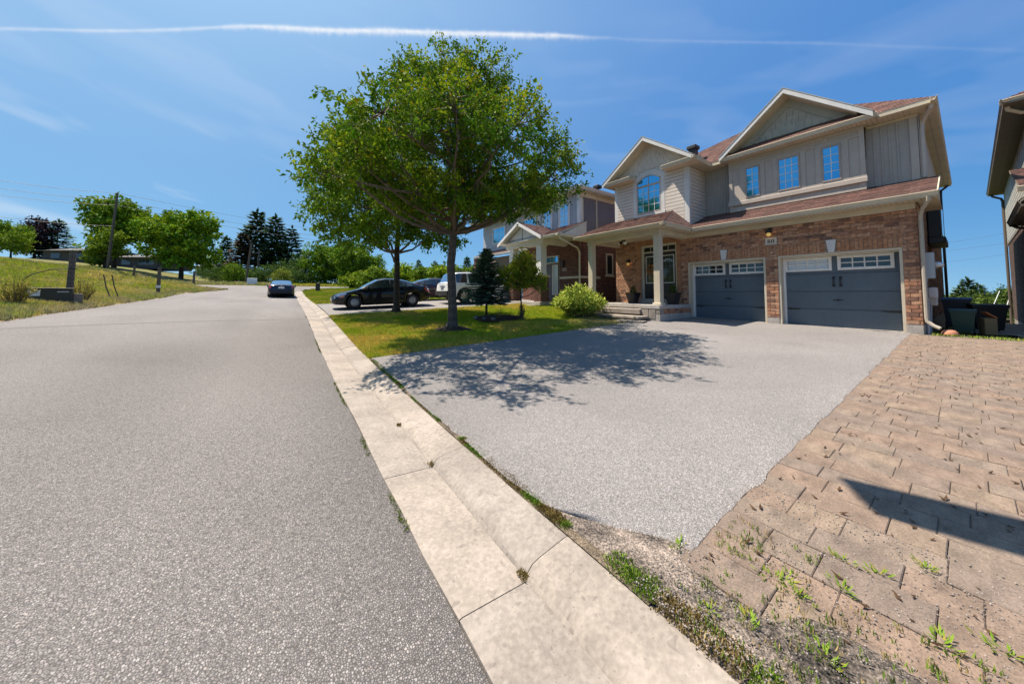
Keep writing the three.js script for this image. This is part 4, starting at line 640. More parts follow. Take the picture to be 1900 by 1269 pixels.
  { const k = .86, A = 8.49; // flat frieze inside the rakes
    for (const s of [-1, 1]) mesh('gable_band', inFrame(GF).prism([V3(-3.47, A, .001), V3(-3.47, A - .30, .001), V3(-3.47 + s * 1.21, A - .30 - 1.04, .001), V3(-3.47 + s * 1.56, A - 1.34, .001)], V3(0, 0, .03)), M_SHAKE[1], H);
    const r = mulberry(37); for (let y = 7.24; y < 8.15; y += .155) { const hw = (A - .31 - y) / k, hw2 = (A - .31 - y - .155) / k; let i = 0; for (let x = -hw - r() * .15; x < hw;) { const w = .15 + r() * .12, a = Math.max(x, -hw), b = Math.min(x + w, hw), a2 = Math.max(x, -hw2), b2 = Math.min(x + w, hw2); x += w; if (b - a < .03) continue; const dy = (r() - .5) * .014; mesh('shake', inFrame(GF).prism(b2 - a2 > .02 ? [V3(-3.47 + a + .004, y + dy, .001), V3(-3.47 + b - .004, y + dy, .001), V3(-3.47 + b2 - .004, y + .157, .001), V3(-3.47 + a2 + .004, y + .157, .001)] : [V3(-3.47 + a + .003, y + dy, .001), V3(-3.47 + b - .003, y + dy, .001), V3(-3.47 + clamp((a + b) / 2, -Math.max(hw2, .01), Math.max(hw2, .01)), y + Math.min(.157, (A - .31 - y) - Math.abs((a + b) / 2) * k + .1), .001)], V3(0, 0, .016 + r() * .012)), M_SHAKE[(r() * 3) | 0], H); } } }
  // roof vent and downspouts
  mesh('roof_vent', new Geo().hb(6.72, 7.12, 8.0, 8.16, 14.9, 15.3, .02).hb(6.78, 7.06, 7.7, 8.0, 14.96, 15.24), M_BLACK, H);
  downspout(H, [P(.42, 6.76, 14.45), P(.42, 6.66, 14.48), P(.52, 6.55, 14.72), P(.60, 6.4, 14.86), P(.61, 6.2, 14.88), P(.61, 4.85, 14.88)], M_TAUPE, .085);
  downspout(H, [P(.42, 6.74, 25.9), P(.50, 6.6, 25.7), P(.62, 6.45, 25.5), P(.63, 6.2, 25.45), P(.63, .5, 25.45)], M_BLACK, .085);
  // side bay window box, meters, conduits
  mesh('side_bump_out', new Geo().hb(.36, .69, 3.1, 3.3, 16.4, 18.2, .02).hb(.44, .69, 3.3, 4.5, 16.5, 18.1, .02), M_BLACK, H);
  mesh('window', new Geo().hb(.425, .44, 3.4, 4.3, 16.7, 17.9, .004), M_GLASS, H);
  mesh('meter_box', inFrame(RIGHT(.70)).box(13.72, 14.02, 1.95, 2.62, .01, .20, .01), std(.42, .45, .47, .5, { metalness: .4 }), H);
  { const m = new Geo(); m.m = RIGHT(.70); m.tube([V3(14.25, 2.32, .02), V3(14.25, 2.32, .24)], .09, 14).tube([V3(14.25, 2.32, .24), V3(14.25, 2.32, .33)], [.075, .06], 14); mesh('electric_meter', m, std(.62, .64, .66, .25, { metalness: .3 }), H); }
  mesh('gas_meter', inFrame(RIGHT(.70)).box(13.8, 13.98, 1.45, 1.72, .06, .22, .02).box(14.05, 14.25, 1.25, 1.6, .06, .20, .02), std(.48, .46, .45, .6), H);
  { const g = new Geo(); g.m = RIGHT(.70); g.tube([V3(13.62, .5, .05), V3(13.62, 1.8, .05), V3(13.75, 1.95, .06)], .022, 8).tube([V3(13.85, .5, .05), V3(13.85, 1.5, .07)], .018, 8).tube([V3(14.1, .5, .06), V3(14.1, 1.25, .09)], .02, 8); mesh('conduit', g, std(.35, .36, .40, .5), H, .6); }
  // wall lamps and number plate
  for (const [x, y, n] of [[-3.80, 3.55, 0], [-9.15, 2.95, 1]]) {
    const l = new THREE.Group(); l.name = partName(H, 'wall_lamp'); H.add(l); const g = inFrame(F); g.box(x - .05, x + .05, y + .02, y + .20, .012, .035, .006).tube([V3(x, y + .14, .03), V3(x, y + .19, .08), V3(x, y + .17, .14)], .012, 6).tube([V3(x, y + .02, .14), V3(x, y + .10, .14), V3(x, y + .14, .14), V3(x, y + .17, .14)], [.10, .075, .03, .012], 12);
    mesh('lamp_housing', g, M_BLACK, l, .5);
    const b = new THREE.SphereGeometry(.062, 14, 10); b.translate(0, 0, 0); const bm = mesh('lamp_globe', b, new THREE.MeshStandardMaterial({ color: lin(.75, .55, .22), roughness: .35, emissive: lin(1, .62, .16), emissiveIntensity: n ? .10 : .16 }), l); bm.position.set(0, 0, 0).copy(V3(x, y - .03, .14).applyMatrix4(F));
    const pl = new THREE.PointLight(0xffc070, .012, 6); pl.position.copy(V3(x, y - .03, .14).applyMatrix4(F)); pl.castShadow = true; l.add(pl);
  }
  {
    const c = document.createElement('canvas'); c.width = 256; c.height = 200; const x = c.getContext('2d'); x.fillStyle = '#b4b0a6'; x.fillRect(0, 0, 256, 200); x.fillStyle = '#14141a'; x.font = 'bold 150px serif'; x.textAlign = 'center'; x.textBaseline = 'middle'; x.fillText('80', 128, 106);
    const t = new THREE.CanvasTexture(c); t.colorSpace = THREE.SRGBColorSpace;
    const pl = mesh('number_plate', inFrame(F).box(-3.94, -3.615, 3.175, 3.43, 0, .03, .008), trimMat(.40, .39, .37, .8), H);
    const pg = new THREE.PlaneGeometry(.30, .235); const face = mesh('number_face', pg, new THREE.MeshStandardMaterial({ map: t, roughness: .8 }), pl); face.position.copy(V3(-3.778, 3.302, .0325).applyMatrix4(F)); face.rotation.y = -Math.PI / 2;
  }
  settle(H, P(5, .5, 17));
}
// ---------------------------------------------------------------- trees and shrubs
const T_BARK = dataTex(256, (u, v) => { const a = fbm(u * 14, v * 4, 301, 4, 2), b = fbm(u * 50, v * 30, 303, 2, 10); const k = .62 + .55 * (a - .5) + .3 * (b - .5); return [k, k * .97, k * .93]; }, true); rep(T_BARK, .5);
const barkMat = (r, g, b) => new THREE.MeshStandardMaterial({ color: lin(r, g, b), map: T_BARK, bumpMap: T_BARK, bumpScale: .012, roughness: .95 });
const M_BARK = barkMat(.30, .27, .24), M_BARKD = barkMat(.15, .12, .10), M_TWIG = std(.13, .10, .075, .9);
const leafMat = (tr = .3, rough = .75) => new THREE.MeshPhysicalMaterial({ color: 0xffffff, vertexColors: true, roughness: rough, transmission: tr, thickness: 0, side: THREE.DoubleSide, specularIntensity: .15 });
const M_LEAF = leafMat(.36), M_NEEDLE = leafMat(.12, .8);
// leaves gathered as raw arrays (two triangles folded along the midrib, or one flat quad)
class Leaves {
  constructor() { this.p = []; this.c = []; this.n = []; }
  leaf(o, d, s, L, W, fold, col) { // o: foot, d: direction, s: side
    const n = _n.copy(d).cross(s).normalize(), ax = o.x, ay = o.y, az = o.z, pt = (l, w, h) => [ax + d.x * l + s.x * w + n.x * h, ay + d.y * l + s.y * w + n.y * h, az + d.z * l + s.z * w + n.z * h];
    const A = pt(0, 0, 0), T = pt(L, 0, -fold * .6 * L), B = pt(L * .42, W / 2, fold * W), C = pt(L * .42, -W / 2, fold * W);
    for (const [q, w, e, sg] of [[A, T, B, 1], [A, C, T, -1]]) { this.p.push(...q, ...w, ...e); for (let k = 0; k < 3; k++) { this.c.push(col[0], col[1], col[2]); this.n.push(n.x - s.x * sg * fold, n.y - s.y * sg * fold, n.z - s.z * sg * fold); } }
  }
  build() { const g = new THREE.BufferGeometry(); g.setAttribute('position', new THREE.Float32BufferAttribute(this.p, 3)); g.setAttribute('normal', new THREE.Float32BufferAttribute(this.n, 3)); g.setAttribute('color', new THREE.Float32BufferAttribute(this.c, 3)); return g; }
}
const _n = V3(), rdir = (r) => { const z = r() * 2 - 1, f = r() * Math.PI * 2, q = Math.sqrt(1 - z * z); return V3(q * Math.cos(f), z, q * Math.sin(f)); };
const CAMR = V3(.8184, 0, .5747), CAMF = V3(.5747, 0, -.8184);       // across and along the view, for crowns measured off the photograph

// lobes: [x, y, z, rx, ry, rz] in the crown's own axes (x across, y up, z depth)
function leafyTree(o, spec) {
  const r = mulberry(spec.seed), { lobes, trunk } = spec, vol = lobes.map((l) => (l[3] * l[4] * l[5]) ** .8), tot = vol.reduce((a, b) => a + b), g = new Geo(), br = new Geo(), lv = new Leaves();
  const ax = spec.across ?? V3(1, 0, 0), dz = ax.clone().cross(V3(0, 1, 0)), loc = (x, y, z) => ax.clone().multiplyScalar(x).addScaledVector(dz, z).add(V3(0, y, 0));
  // trunk
  const tp = trunk.path.map((q) => loc(q[0], q[1], q[2] ?? 0)), rr = trunk.r;
  const fine = [], fr = []; for (let i = 0; i < tp.length - 1; i++) for (let k = 0; k < 3; k++) { const t = k / 3; fine.push(tp[i].clone().lerp(tp[i + 1], t).add(V3((r() - .5) * .02, 0, (r() - .5) * .02))); fr.push(lerp(rr[i], rr[i + 1], t) * (.95 + .1 * r())); } fine.push(tp[tp.length - 1]); fr.push(rr[rr.length - 1]);
  g.tube(fine, fr, spec.seg ?? 12);
  if (trunk.flare) for (let i = 0; i < 6; i++) { const f = i / 6 * 6.28 + r(), d = V3(Math.cos(f), 0, Math.sin(f)); g.tube([d.clone().multiplyScalar(rr[0] * .5).add(V3(0, .22, 0)), d.clone().multiplyScalar(rr[0] * 1.05).add(V3(0, .06, 0)), d.clone().multiplyScalar(rr[0] * 1.9).add(V3(0, -.06, 0))], [rr[0] * .5, rr[0] * .4, rr[0] * .16], 6); }
  // limbs reach from the trunk into each lobe
  const joints = [];
  lobes.forEach((l) => {
    const c = loc(l[0], l[1], l[2]), s = clamp(Math.max((l[1] - l[4] * .9 - trunk.path[0][1]) / tp[tp.length - 1].y - .12 * r(), (spec.fork ?? .46) + (spec.fork ? .30 * r() * r() : .08 * r())), .3, .97) * (fine.length - 1), st = fine[Math.floor(s)], n = 7, pts = [], rad = [], R0 = fr[Math.floor(s)] * .55;
    for (let i = 0; i <= n; i++) { const t = i / n, q = st.clone().lerp(c, t); q.y += Math.sin(t * Math.PI) * -.10 * c.distanceTo(st) * (c.y > st.y ? 1 : .3); q.x += (r() - .5) * .12 * (i && i < n ? 1 : 0); q.z += (r() - .5) * .12 * (i && i < n ? 1 : 0); pts.push(q); rad.push(lerp(R0, .018, t ** .8)); joints.push({ p: q, r: rad[i] }); }
    br.tube(pts, rad, 6);
  });
  fine.forEach((p, i) => { if (i > fine.length * .55) joints.push({ p, r: fr[i] }); });
  // twigs with leaves
  const inside = (x, y, z, k) => { let b = 9; for (const l of lobes) b = Math.min(b, ((x - l[0]) / l[3]) ** 2 + ((y - l[1]) / l[4]) ** 2 + ((z - l[2]) / l[5]) ** 2); return b < k; };
  for (let i = 0; i < spec.clusters; i++) {
    let pick = r() * tot, k = 0; while (pick > vol[k]) pick -= vol[k++]; const l = lobes[k], d = rdir(r), q = (spec.shell ?? .35) + (1 - (spec.shell ?? .35)) * Math.sqrt(r());
    const x = l[0] + d.x * l[3] * q, y = l[1] + d.y * l[4] * q, z = l[2] + d.z * l[5] * q;
    if (y < (spec.floor ?? -9) || inside(x, y, z, .12)) { if (r() < .8) { continue; } }
    const tip = loc(x, y, z); let best = joints[0], bd = 1e9; for (const j of joints) { const e = j.p.distanceToSquared(tip); if (e < bd) { bd = e; best = j; } }
    const out = tip.clone().sub(best.p), len = out.length(); out.normalize(); const dir = out.clone().add(V3(0, spec.lift ?? .1, 0)).addScaledVector(rdir(r), .45).normalize();
    if (len > .12 && r() < (spec.twigs ?? .6)) { const m = best.p.clone().lerp(tip, .5).add(V3(0, -.05 * len, 0)).addScaledVector(rdir(r), .05 * len); br.tube([best.p, m, tip], [Math.min(.012 + .006 * len, best.r), .009, .005], 3, false); }
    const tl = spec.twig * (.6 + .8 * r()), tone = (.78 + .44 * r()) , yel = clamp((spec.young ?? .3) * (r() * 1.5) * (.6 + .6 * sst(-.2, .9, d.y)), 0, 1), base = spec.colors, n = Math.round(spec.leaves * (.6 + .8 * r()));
    if (spec.twigs) br.tube([tip.clone().addScaledVector(dir, -tl * .3), tip.clone().addScaledVector(dir, tl)], [.006, .003], 3, false);
    for (let j = 0; j < n; j++) {
      const t = -.3 + 1.3 * (j / n), foot = tip.clone().addScaledVector(dir, tl * t).addScaledVector(rdir(r), spec.spread * (.15 + .85 * r()));
      const ld = dir.clone().multiplyScalar(.6).addScaledVector(rdir(r), .9).add(V3(0, spec.droop ?? -.35, 0)).normalize(), sd = ld.clone().cross(rdir(r)).normalize();
      // leaves lie mostly level
      const flat = V3(0, 1, 0).cross(ld); if (flat.lengthSq() > .01) sd.lerp(flat.normalize(), spec.level ?? .55).normalize();
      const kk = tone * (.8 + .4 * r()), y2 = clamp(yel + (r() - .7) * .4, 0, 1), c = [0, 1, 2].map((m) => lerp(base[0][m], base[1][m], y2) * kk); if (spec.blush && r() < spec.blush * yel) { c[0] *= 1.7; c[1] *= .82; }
      const L = spec.L * (.7 + .6 * r()); lv.leaf(foot, ld, sd, L, L * spec.ratio, .22, c);
    }
  }
  const tm = mesh('trunk', g, spec.bark ?? M_BARK, o, 1); mesh('branches', br, spec.twigMat ?? M_TWIG, o, 1); mesh('crown', lv.build(), spec.mat ?? M_LEAF, o);
  return o;
}
function conifer(o, spec) { // whorls of boughs carrying flat sprays of needles
  const r = mulberry(spec.seed), H = spec.h, R = spec.r, lv = new Leaves(), g = new Geo(), br = new Geo(), y0 = spec.clear ?? .12;
  g.tube([V3(0, -.1, 0), V3(.02 * H * (r() - .5), H * .5, 0), V3(0, H * .97, 0)], [spec.tr, spec.tr * .6, spec.tr * .08], 8);
  for (let i = 0; i < spec.whorls; i++) {
    const t = i / spec.whorls, h = H * lerp(y0, .985, t ** .92), prof = spec.round ? Math.sin(Math.PI * clamp(.22 + .78 * t, 0, 1)) ** .8 : (1 - t) ** .85 * (t < .08 ? .8 : 1), reach = R * prof + .03 * H * .2, n = Math.max(4, Math.round(spec.boughs * (.55 + .45 * (1 - t))));
    const off = r() * 6.28;
    for (let k = 0; k < n; k++) {
      const f = off + k / n * 6.28 + (r() - .5) * .5, len = reach * (.72 + .42 * r()), dir = V3(Math.cos(f), spec.angle ?? lerp(-.22, .45, t), Math.sin(f)).normalize(), s = V3(0, h + (r() - .5) * H * .02, 0);
      const pt = (q) => s.clone().addScaledVector(dir, len * q).add(V3(0, (spec.sag ?? -.10) * len * q * q + (spec.tipUp ?? .08) * len * q ** 4, 0));
      br.tube([pt(0), pt(.5), pt(.95)], [spec.tr * .18 * (1 - t) + .004, spec.tr * .09 * (1 - t) + .003, .002], 3, false);
      const m = Math.max(3, Math.round(spec.sprays * (len / R) + 2));
      for (let j = 0; j < m; j++) {
        const q = .12 + .88 * (j + r()) / m, p = pt(q), side = dir.clone().cross(V3(0, 1, 0)).normalize(), w = (1 - q * .75) * len * (spec.fan ?? .34);
        for (let e = 0; e < (spec.per ?? 2); e++) { const sg = r() < .5 ? -1 : 1, ld = dir.clone().multiplyScalar(.55 + .5 * q).addScaledVector(side, sg * (.4 + .7 * r())).add(V3(0, (r() - .5) * .5 - .1, 0)).normalize(), sd = ld.clone().cross(V3((r() - .5) * .9, 1, (r() - .5) * .9)).normalize(), kk = .7 + .6 * r(), c = lerpC(spec.colors[0], spec.colors[1], r() * r() + (q > .8 ? .3 : 0)).map((x) => x * kk); lv.leaf(p.clone().addScaledVector(side, sg * w * .25 * r()), ld, sd, (spec.L ?? .3) * (.7 + .6 * r()), (spec.L ?? .3) * (spec.W ?? .4) * (.7 + .6 * r()), .12, c); }
      }
    }
  }
  for (let j = 0; j < 12; j++) { const ld = V3((r() - .5) * .7, 1, (r() - .5) * .7).normalize(); lv.leaf(V3(0, H * (.93 + .05 * r()), 0), ld, ld.clone().cross(rdir(r)).normalize(), (spec.L ?? .3) * .9, (spec.L ?? .3) * .3, .1, spec.colors[0]); }
  mesh('trunk', g, spec.bark ?? M_BARKD, o, 1); mesh('boughs', br, M_TWIG, o); mesh('crown', lv.build(), M_NEEDLE, o);
  return o;
}
const lerpC = (a, b, t) => a.map((x, i) => lerp(x, b[i], clamp(t, 0, 1)));
const GREEN = [[.070, .125, .016], [.235, .265, .022]];

// the tree on the front lawn
leafyTree(thing('lawn_tree', 'tall broad-crowned green tree on the lawn beside the asphalt driveway', 'tree', onG(4.44, 9.22, -.02)), {
  seed: 101, across: CAMR, trunk: { path: [[0, -.1], [.02, .5], [.0, 1.2], [-.06, 2.1], [.02, 3.0], [.12, 4.2], [.22, 5.6], [.2, 7.4], [.1, 8.6]], r: [.175, .14, .128, .125, .115, .098, .07, .035, .01], flare: true }, seg: 14, bark: barkMat(.27, .235, .215),
  lobes: [[-.2, 6.7, 0, 1.9, 1.5, 1.7], [-1.45, 8.0, -.2, .75, .6, .9], [-.3, 8.5, 0, .6, .45, .7], [.9, 8.2, 0, .95, .55, 1.0], [1.15, 7.15, .3, .75, .7, .9], [3.5, 5.35, .1, .4, .4, .5], [-3.35, 5.2, .6, .45, .4, .6], [.2, 8.8, .1, .35, .3, .4], [-2.45, 5.45, 1.0, 1.0, .75, 1.1], [-2.9, 5.8, .6, .5, .4, .7], [-2.6, 4.65, .9, .75, .6, 1.0], [2.9, 5.6, .1, .75, .8, 1.1], [3.1, 4.65, .2, .9, .6, 1.1], [1.9, 4.05, .3, 1.0, .6, 1.1], [.1, 5.4, 1.7, 1.6, .9, 1.2], [0, 5.7, -1.6, 1.4, 1, 1.1], [-1.6, 4.5, .7, 1.2, .65, 1.2], [.9, 4.8, -.2, 1.2, .8, 1.2],
    [-.8, 4.7, 3.8, .95, .5, .9], [1.6, 4.6, 3.0, .75, .5, .9], [-1.95, 4.4, 2.5, .7, .5, .8], [-1.95, 3.55, 3.6, .45, .3, .6], [-1.0, 3.85, .9, .95, .45, .9], [.9, 3.75, 1.0, .95, .45, .9], [-.1, 3.95, -1.1, 1.1, .45, .9], [.1, 3.95, 1.5, 1.0, .4, .8], [-1.5, 3.9, -.3, .8, .4, .8], [1.5, 5.2, -2.4, 1.0, .75, .9], [2.9, 4.9, -2.6, .85, .65, .9], [.8, 4.4, -1.6, 1.0, .5, .9], [-1.7, 4.3, -.5, 1.1, .6, .9], [-2.2, 5.0, -.6, .8, .65, .8], [-2.0, 3.9, 3.1, .55, .4, .6], [.2, 5.0, -2.7, .9, .7, .9], [2.6, 5.0, -1.9, .8, .65, .8], [.5, 5.3, 2.9, .9, .55, .8], [-1.2, 4.75, 2.4, .8, .5, .8], [.1, 6.2, 1.8, 1.1, .65, .8], [1.9, 5.5, 1.8, .8, .7, .9], [2.2, 4.9, -1.6, .8, .6, .8]],
  clusters: 2750, leaves: 28, twig: .34, spread: .17, L: .10, ratio: .54, colors: [[.068, .18, .008], [.33, .41, .016]], young: .7, blush: .05, shell: .25, floor: 3.0, fork: .50, twigs: .45, level: .5, droop: -.25,
});
leafyTree(thing('lawn_tree', 'second street tree with dark trunk standing behind the black car side of the lawn', 'tree', onG(4.3, 14.5, -.02)), {
  seed: 102, across: CAMR, trunk: { path: [[0, -.1], [.0, 1.2], [-.02, 2.6], [.0, 4.2], [-.1, 6.5]], r: [.15, .12, .11, .09, .02], flare: true }, bark: M_BARKD,
  lobes: [[-.4, 6.4, 0, 2.6, 1.8, 2.4], [-2.4, 4.5, 0, 1.7, 1.0, 1.8], [1.3, 4.4, 0, 1.6, 1.0, 1.8], [-.6, 4.3, 1.2, 2.0, 1.0, 1.5], [-1.7, 3.5, 0, 1.7, .65, 1.6], [1.6, 3.4, .3, 1.4, .6, 1.4], [-2.7, 5.6, .2, 1.3, 1, 1.4], [-.2, 3.4, 1.2, 1.3, .6, 1.2]],
  clusters: 1300, leaves: 20, twig: .36, spread: .2, L: .14, ratio: .55, colors: [[.11, .225, .012], [.33, .42, .018]], young: .5, shell: .3, floor: 2.4, twigs: .4, level: .5,
});
// little spruce and ornamental tree in the mulch bed
conifer(thing('spruce', 'small dark blue-green spruce with a bare lower stem on the lawn', 'spruce tree', onG(6.67, 10.84, -.02)), { seed: 111, h: 2.75, r: 1.0, tr: .05, clear: .26, whorls: 25, boughs: 16, sprays: 18, per: 4, L: .13, W: .45, colors: [[.075, .15, .095], [.22, .34, .25]], sag: -.12, tipUp: .16, fan: .34 });
leafyTree(thing('ornamental_tree', 'slender small tree with sparse yellowish leaves between spruce and porch', 'tree', onG(7.65, 9.89, -.02)), {
  seed: 112, across: CAMR, trunk: { path: [[0, -.05], [.01, .5], [-.01, 1.0], [.0, 1.5], [.05, 2.1]], r: [.035, .03, .027, .022, .006] }, bark: M_BARKD, seg: 8,
  lobes: [[0, 1.75, 0, .62, .42, .6], [-.5, 1.75, 0, .42, .32, .4], [.5, 1.55, 0, .42, .35, .4], [.1, 2.2, 0, .38, .38, .35], [.7, 1.28, .1, .2, .2, .2], [-.15, 1.4, .2, .5, .26, .4]],
  clusters: 620, leaves: 14, twig: .16, spread: .08, L: .085, ratio: .5, colors: [[.17, .27, .02], [.46, .46, .04]], young: .7, blush: .06, shell: .25, twigs: .7, level: .3,
});
function shrub(o, spec) { // many stems from one foot
  const r = mulberry(spec.seed), lv = new Leaves(), st = new Geo();
  for (let i = 0; i < spec.stems; i++) {
    const f = r() * 6.283, q = Math.sqrt(r()), bx = Math.cos(f) * q * spec.rx, bz = Math.sin(f) * q * spec.rz, hh = spec.h * (1 - .55 * q * q) * (.75 + .4 * r()), foot = V3(bx * .35, 0, bz * .35), tip = V3(bx, hh, bz), mid = foot.clone().lerp(tip, .55).add(V3((r() - .5) * .1, spec.h * .08, (r() - .5) * .1));
    if (i % 2 === 0) st.tube([foot, mid, tip], [.010, .007, .003], 3, false);
    for (let j = 0; j < spec.leaves; j++) { const t = 1 - (r() ** 1.6) * .8, p = t > .55 ? mid.clone().lerp(tip, (t - .55) / .45) : foot.clone().lerp(mid, t / .55); p.addScaledVector(rdir(r), spec.spread * r()); const ld = rdir(r).add(V3(bx * .4, .35, bz * .4)).normalize(), sd = ld.clone().cross(V3(0, 1, 0)).lerp(rdir(r), .5).normalize(), k = .8 + .4 * r(), c = lerpC(spec.colors[0], spec.colors[1], r() * (spec.mix ?? 1)).map((x) => x * k), L = spec.L * (.6 + .7 * r()); lv.leaf(p, ld, sd, L, L * spec.ratio, .2, c); }
  }
  mesh('stems', st, M_TWIG, o); mesh('foliage', lv.build(), spec.mat ?? M_LEAF, o); return o;
}
shrub(thing('garden_bush', 'rounded yellow-green variegated bush beside the porch steps', 'bush', onG(10.0, 9.1, -.02)), { seed: 121, rx: 1.15, rz: .95, h: 1.2, stems: 430, leaves: 16, spread: .12, L: .125, ratio: .55, colors: [[.18, .30, .025], [.60, .62, .13]] });
shrub(thing('low_shrub', 'small dark dense shrub at the foot of the slender ornamental tree', 'shrub', onG(7.55, 9.75, -.02)), { seed: 122, rx: .16, rz: .16, h: .62, stems: 50, leaves: 12, spread: .04, L: .05, ratio: .3, colors: [[.05, .09, .02], [.12, .16, .03]] });
shrub(thing('seedling', 'wispy young plant on the lawn between spruce and slender tree', 'plant', onG(6.7, 9.95, -.02)), { seed: 123, rx: .26, rz: .26, h: .5, stems: 16, leaves: 9, spread: .05, L: .075, ratio: .3, colors: [[.15, .20, .03], [.30, .34, .06]] });

// ---- trees beyond, by kind; each is put where its picture says: image column, row of its foot, distance, height
const away = (u, v, Z) => { const x = (u - 939.3) / 605.5, y = -(v - 513.4) / 605.5, e = camera.matrixWorld.elements, R = V3(e[0], e[1], e[2]), Up = V3(e[4], e[5], e[6]), Fw = V3(-e[8], -e[9], -e[10]); return camera.position.clone().addScaledVector(R, x * Z).addScaledVector(Up, y * Z).addScaledVector(Fw, Z); };
const ground = (p) => G(p.x, -p.z);
const farTree = (name, label, category, u, vTop, Z, make, group) => { const foot = away(u, 530, Z); foot.y = ground(foot); const top = away(u, vTop, Z), h = Math.max(1, top.y - foot.y); foot.y -= .1; return make(thing(name, label, category, foot, 0, group), h + .1); };
const leafy = (seed, wide, colors, o = {}) => (t, h) => { const r = mulberry(seed + 5), w = wide * .8, n = o.n ?? 9, b = o.clear ?? .2, lobes = [[0, h * (.5 + b * .5), 0, w * .36, h * (.36 - b * .2), w * .36]]; for (let i = 0; i < n; i++) { const f = i / n * 6.28 + r() * .5, y = b + (.92 - b) * (.12 + .8 * r()), q = Math.sin(Math.PI * clamp((y - b * .55) / (1.06 - b * .55), .08, 1)) ** .7; lobes.push([Math.cos(f) * w * .33 * q, h * y, Math.sin(f) * w * .33 * q, w * .22 * (.7 + .5 * r()), h * .13 * (.75 + .5 * r()), w * .22 * (.7 + .5 * r())]); } lobes.push([0, h * .88, 0, w * .2, h * .11, w * .2]); return leafyTree(t, { seed, trunk: { path: [[0, -.2], [0, h * .25], [.02 * h, h * .5], [0, h * .85]], r: [.028 * h, .022 * h, .015 * h, .004 * h] }, seg: 8, bark: M_BARKD, lobes, clusters: Math.round((o.clusters ?? 320) * 1.7), leaves: o.leaves ?? 12, twig: .5, spread: .03 * h + .18, L: o.L ?? .034 * h + .08, ratio: .7, colors, young: o.young ?? .4, shell: .35, twigs: o.twigs ?? 0, level: .5, mat: M_LEAF }); };
const needly = (seed, wide, colors, o = {}) => (t, h) => conifer(t, { seed, h, r: wide / 2, tr: .018 * h, clear: o.clear ?? .06, whorls: o.whorls ?? 22, boughs: o.boughs ?? 9, sprays: o.sprays ?? 7, per: (o.per ?? 2) + 1, L: o.L ?? .075 * h, W: .5, colors, sag: o.sag ?? -.12, round: o.round, angle: o.angle });
const LEAFG = [[.11, .22, .015], [.34, .43, .025]], BRIGHT = [[.16, .26, .018], [.36, .42, .03]], DARKG = [[.055, .115, .025], [.13, .21, .035]], PINE = [[.055, .11, .055], [.14, .22, .09]], PURPLE = [[.040, .022, .030], [.085, .045, .05]];
farTree('field_tree', 'green tree cut off by the left edge of the view on the hill', 'tree', -14, 408, 52, leafy(201, 7.5, LEAFG));
farTree('purple_tree', 'dark purple-leaved tree on the hill beside a dark spruce', 'tree', 58, 403, 62, leafy(202, 7, PURPLE, { clear: .1, young: .3 }));
farTree('hill_spruce', 'dark spruce on the hill right of the purple-leaved tree', 'spruce tree', 98, 406, 64, needly(203, 7.2, DARKG, { sag: -.2 }));
farTree('young_tree', 'bright young tree on the hilltop left of the low bungalow', 'tree', 14, 428, 42, leafy(204, 3.8, BRIGHT, { clear: .25, clusters: 150 }));
farTree('tall_field_tree', 'tall airy tree with forked limbs behind the leaning wooden power pole', 'tree', 208, 362, 50, leafy(205, 9.5, LEAFG, { clear: .28, n: 12, clusters: 330, twigs: .5, young: .5 }));
farTree('field_tree', 'bright low leafy tree in front of the tall airy tree', 'tree', 190, 424, 46, leafy(206, 5.5, BRIGHT, { clear: .15, clusters: 220 }));
farTree('round_maple', 'large round-headed green maple left of the dark pines', 'tree', 334, 388, 50, leafy(207, 12, [[.12, .245, .012], [.40, .48, .02]], { clear: .10, n: 14, clusters: 620, L: .42, young: .5 }));
farTree('pine_tree', 'tallest dark pine of the group at the end of the street', 'pine tree', 471, 387, 72, needly(208, 8.4, PINE, { clear: .22, whorls: 17, boughs: 8, per: 3, angle: .18, sag: -.05 }));
farTree('pine_tree', 'middle dark pine of the group at the end of the street', 'pine tree', 506, 397, 72, needly(209, 7.2, PINE, { clear: .2, whorls: 17, boughs: 8, per: 3, angle: .18, sag: -.05 }));
farTree('pine_tree', 'rightmost shorter dark pine of the group at the street end', 'pine tree', 537, 419, 73, needly(210, 7.8, PINE, { clear: .16, whorls: 16, boughs: 8, per: 3, angle: .12, sag: -.08 }));
farTree('brown_spruce', 'half-dead brownish spruce left of the tallest pine', 'spruce tree', 446, 432, 66, needly(211, 6.6, [[.06, .045, .03], [.12, .085, .055]], { sag: -.2 }));
farTree('small_spruce', 'small dark spruce peeking out between round maple and brownish spruce', 'spruce tree', 416, 438, 80, needly(212, 6, DARKG));
farTree('round_bush', 'dark round bush behind the power pole across the far street', 'bush', 432, 490, 56, leafy(213, 5.2, LEAFG, { clear: .02, clusters: 170 }));
farTree('dark_bush', 'low dark bush beneath the brownish spruce', 'bush', 405, 505, 58, leafy(214, 6, DARKG, { clear: .02, clusters: 140 }));
farTree('woodland_tree', 'dark cedar right behind the far parked car', 'tree', 566, 466, 62, needly(215, 6.5, DARKG, { clear: .02, whorls: 18 }));
farTree('woodland_tree', 'leafy dark green tree left of the second street tree', 'tree', 602, 452, 58, leafy(216, 9, LEAFG, { clear: .06, n: 12, clusters: 380 }));
farTree('woodland_tree', 'leafy dark tree behind the second street tree', 'tree', 655, 448, 56, leafy(217, 9, LEAFG, { clear: .06, n: 12, clusters: 380 }));
farTree('woodland_tree', 'dark green bush mass at the roadside behind the far car', 'tree', 505, 492, 58, leafy(218, 9, DARKG, { clear: .02, n: 10, clusters: 300 }));
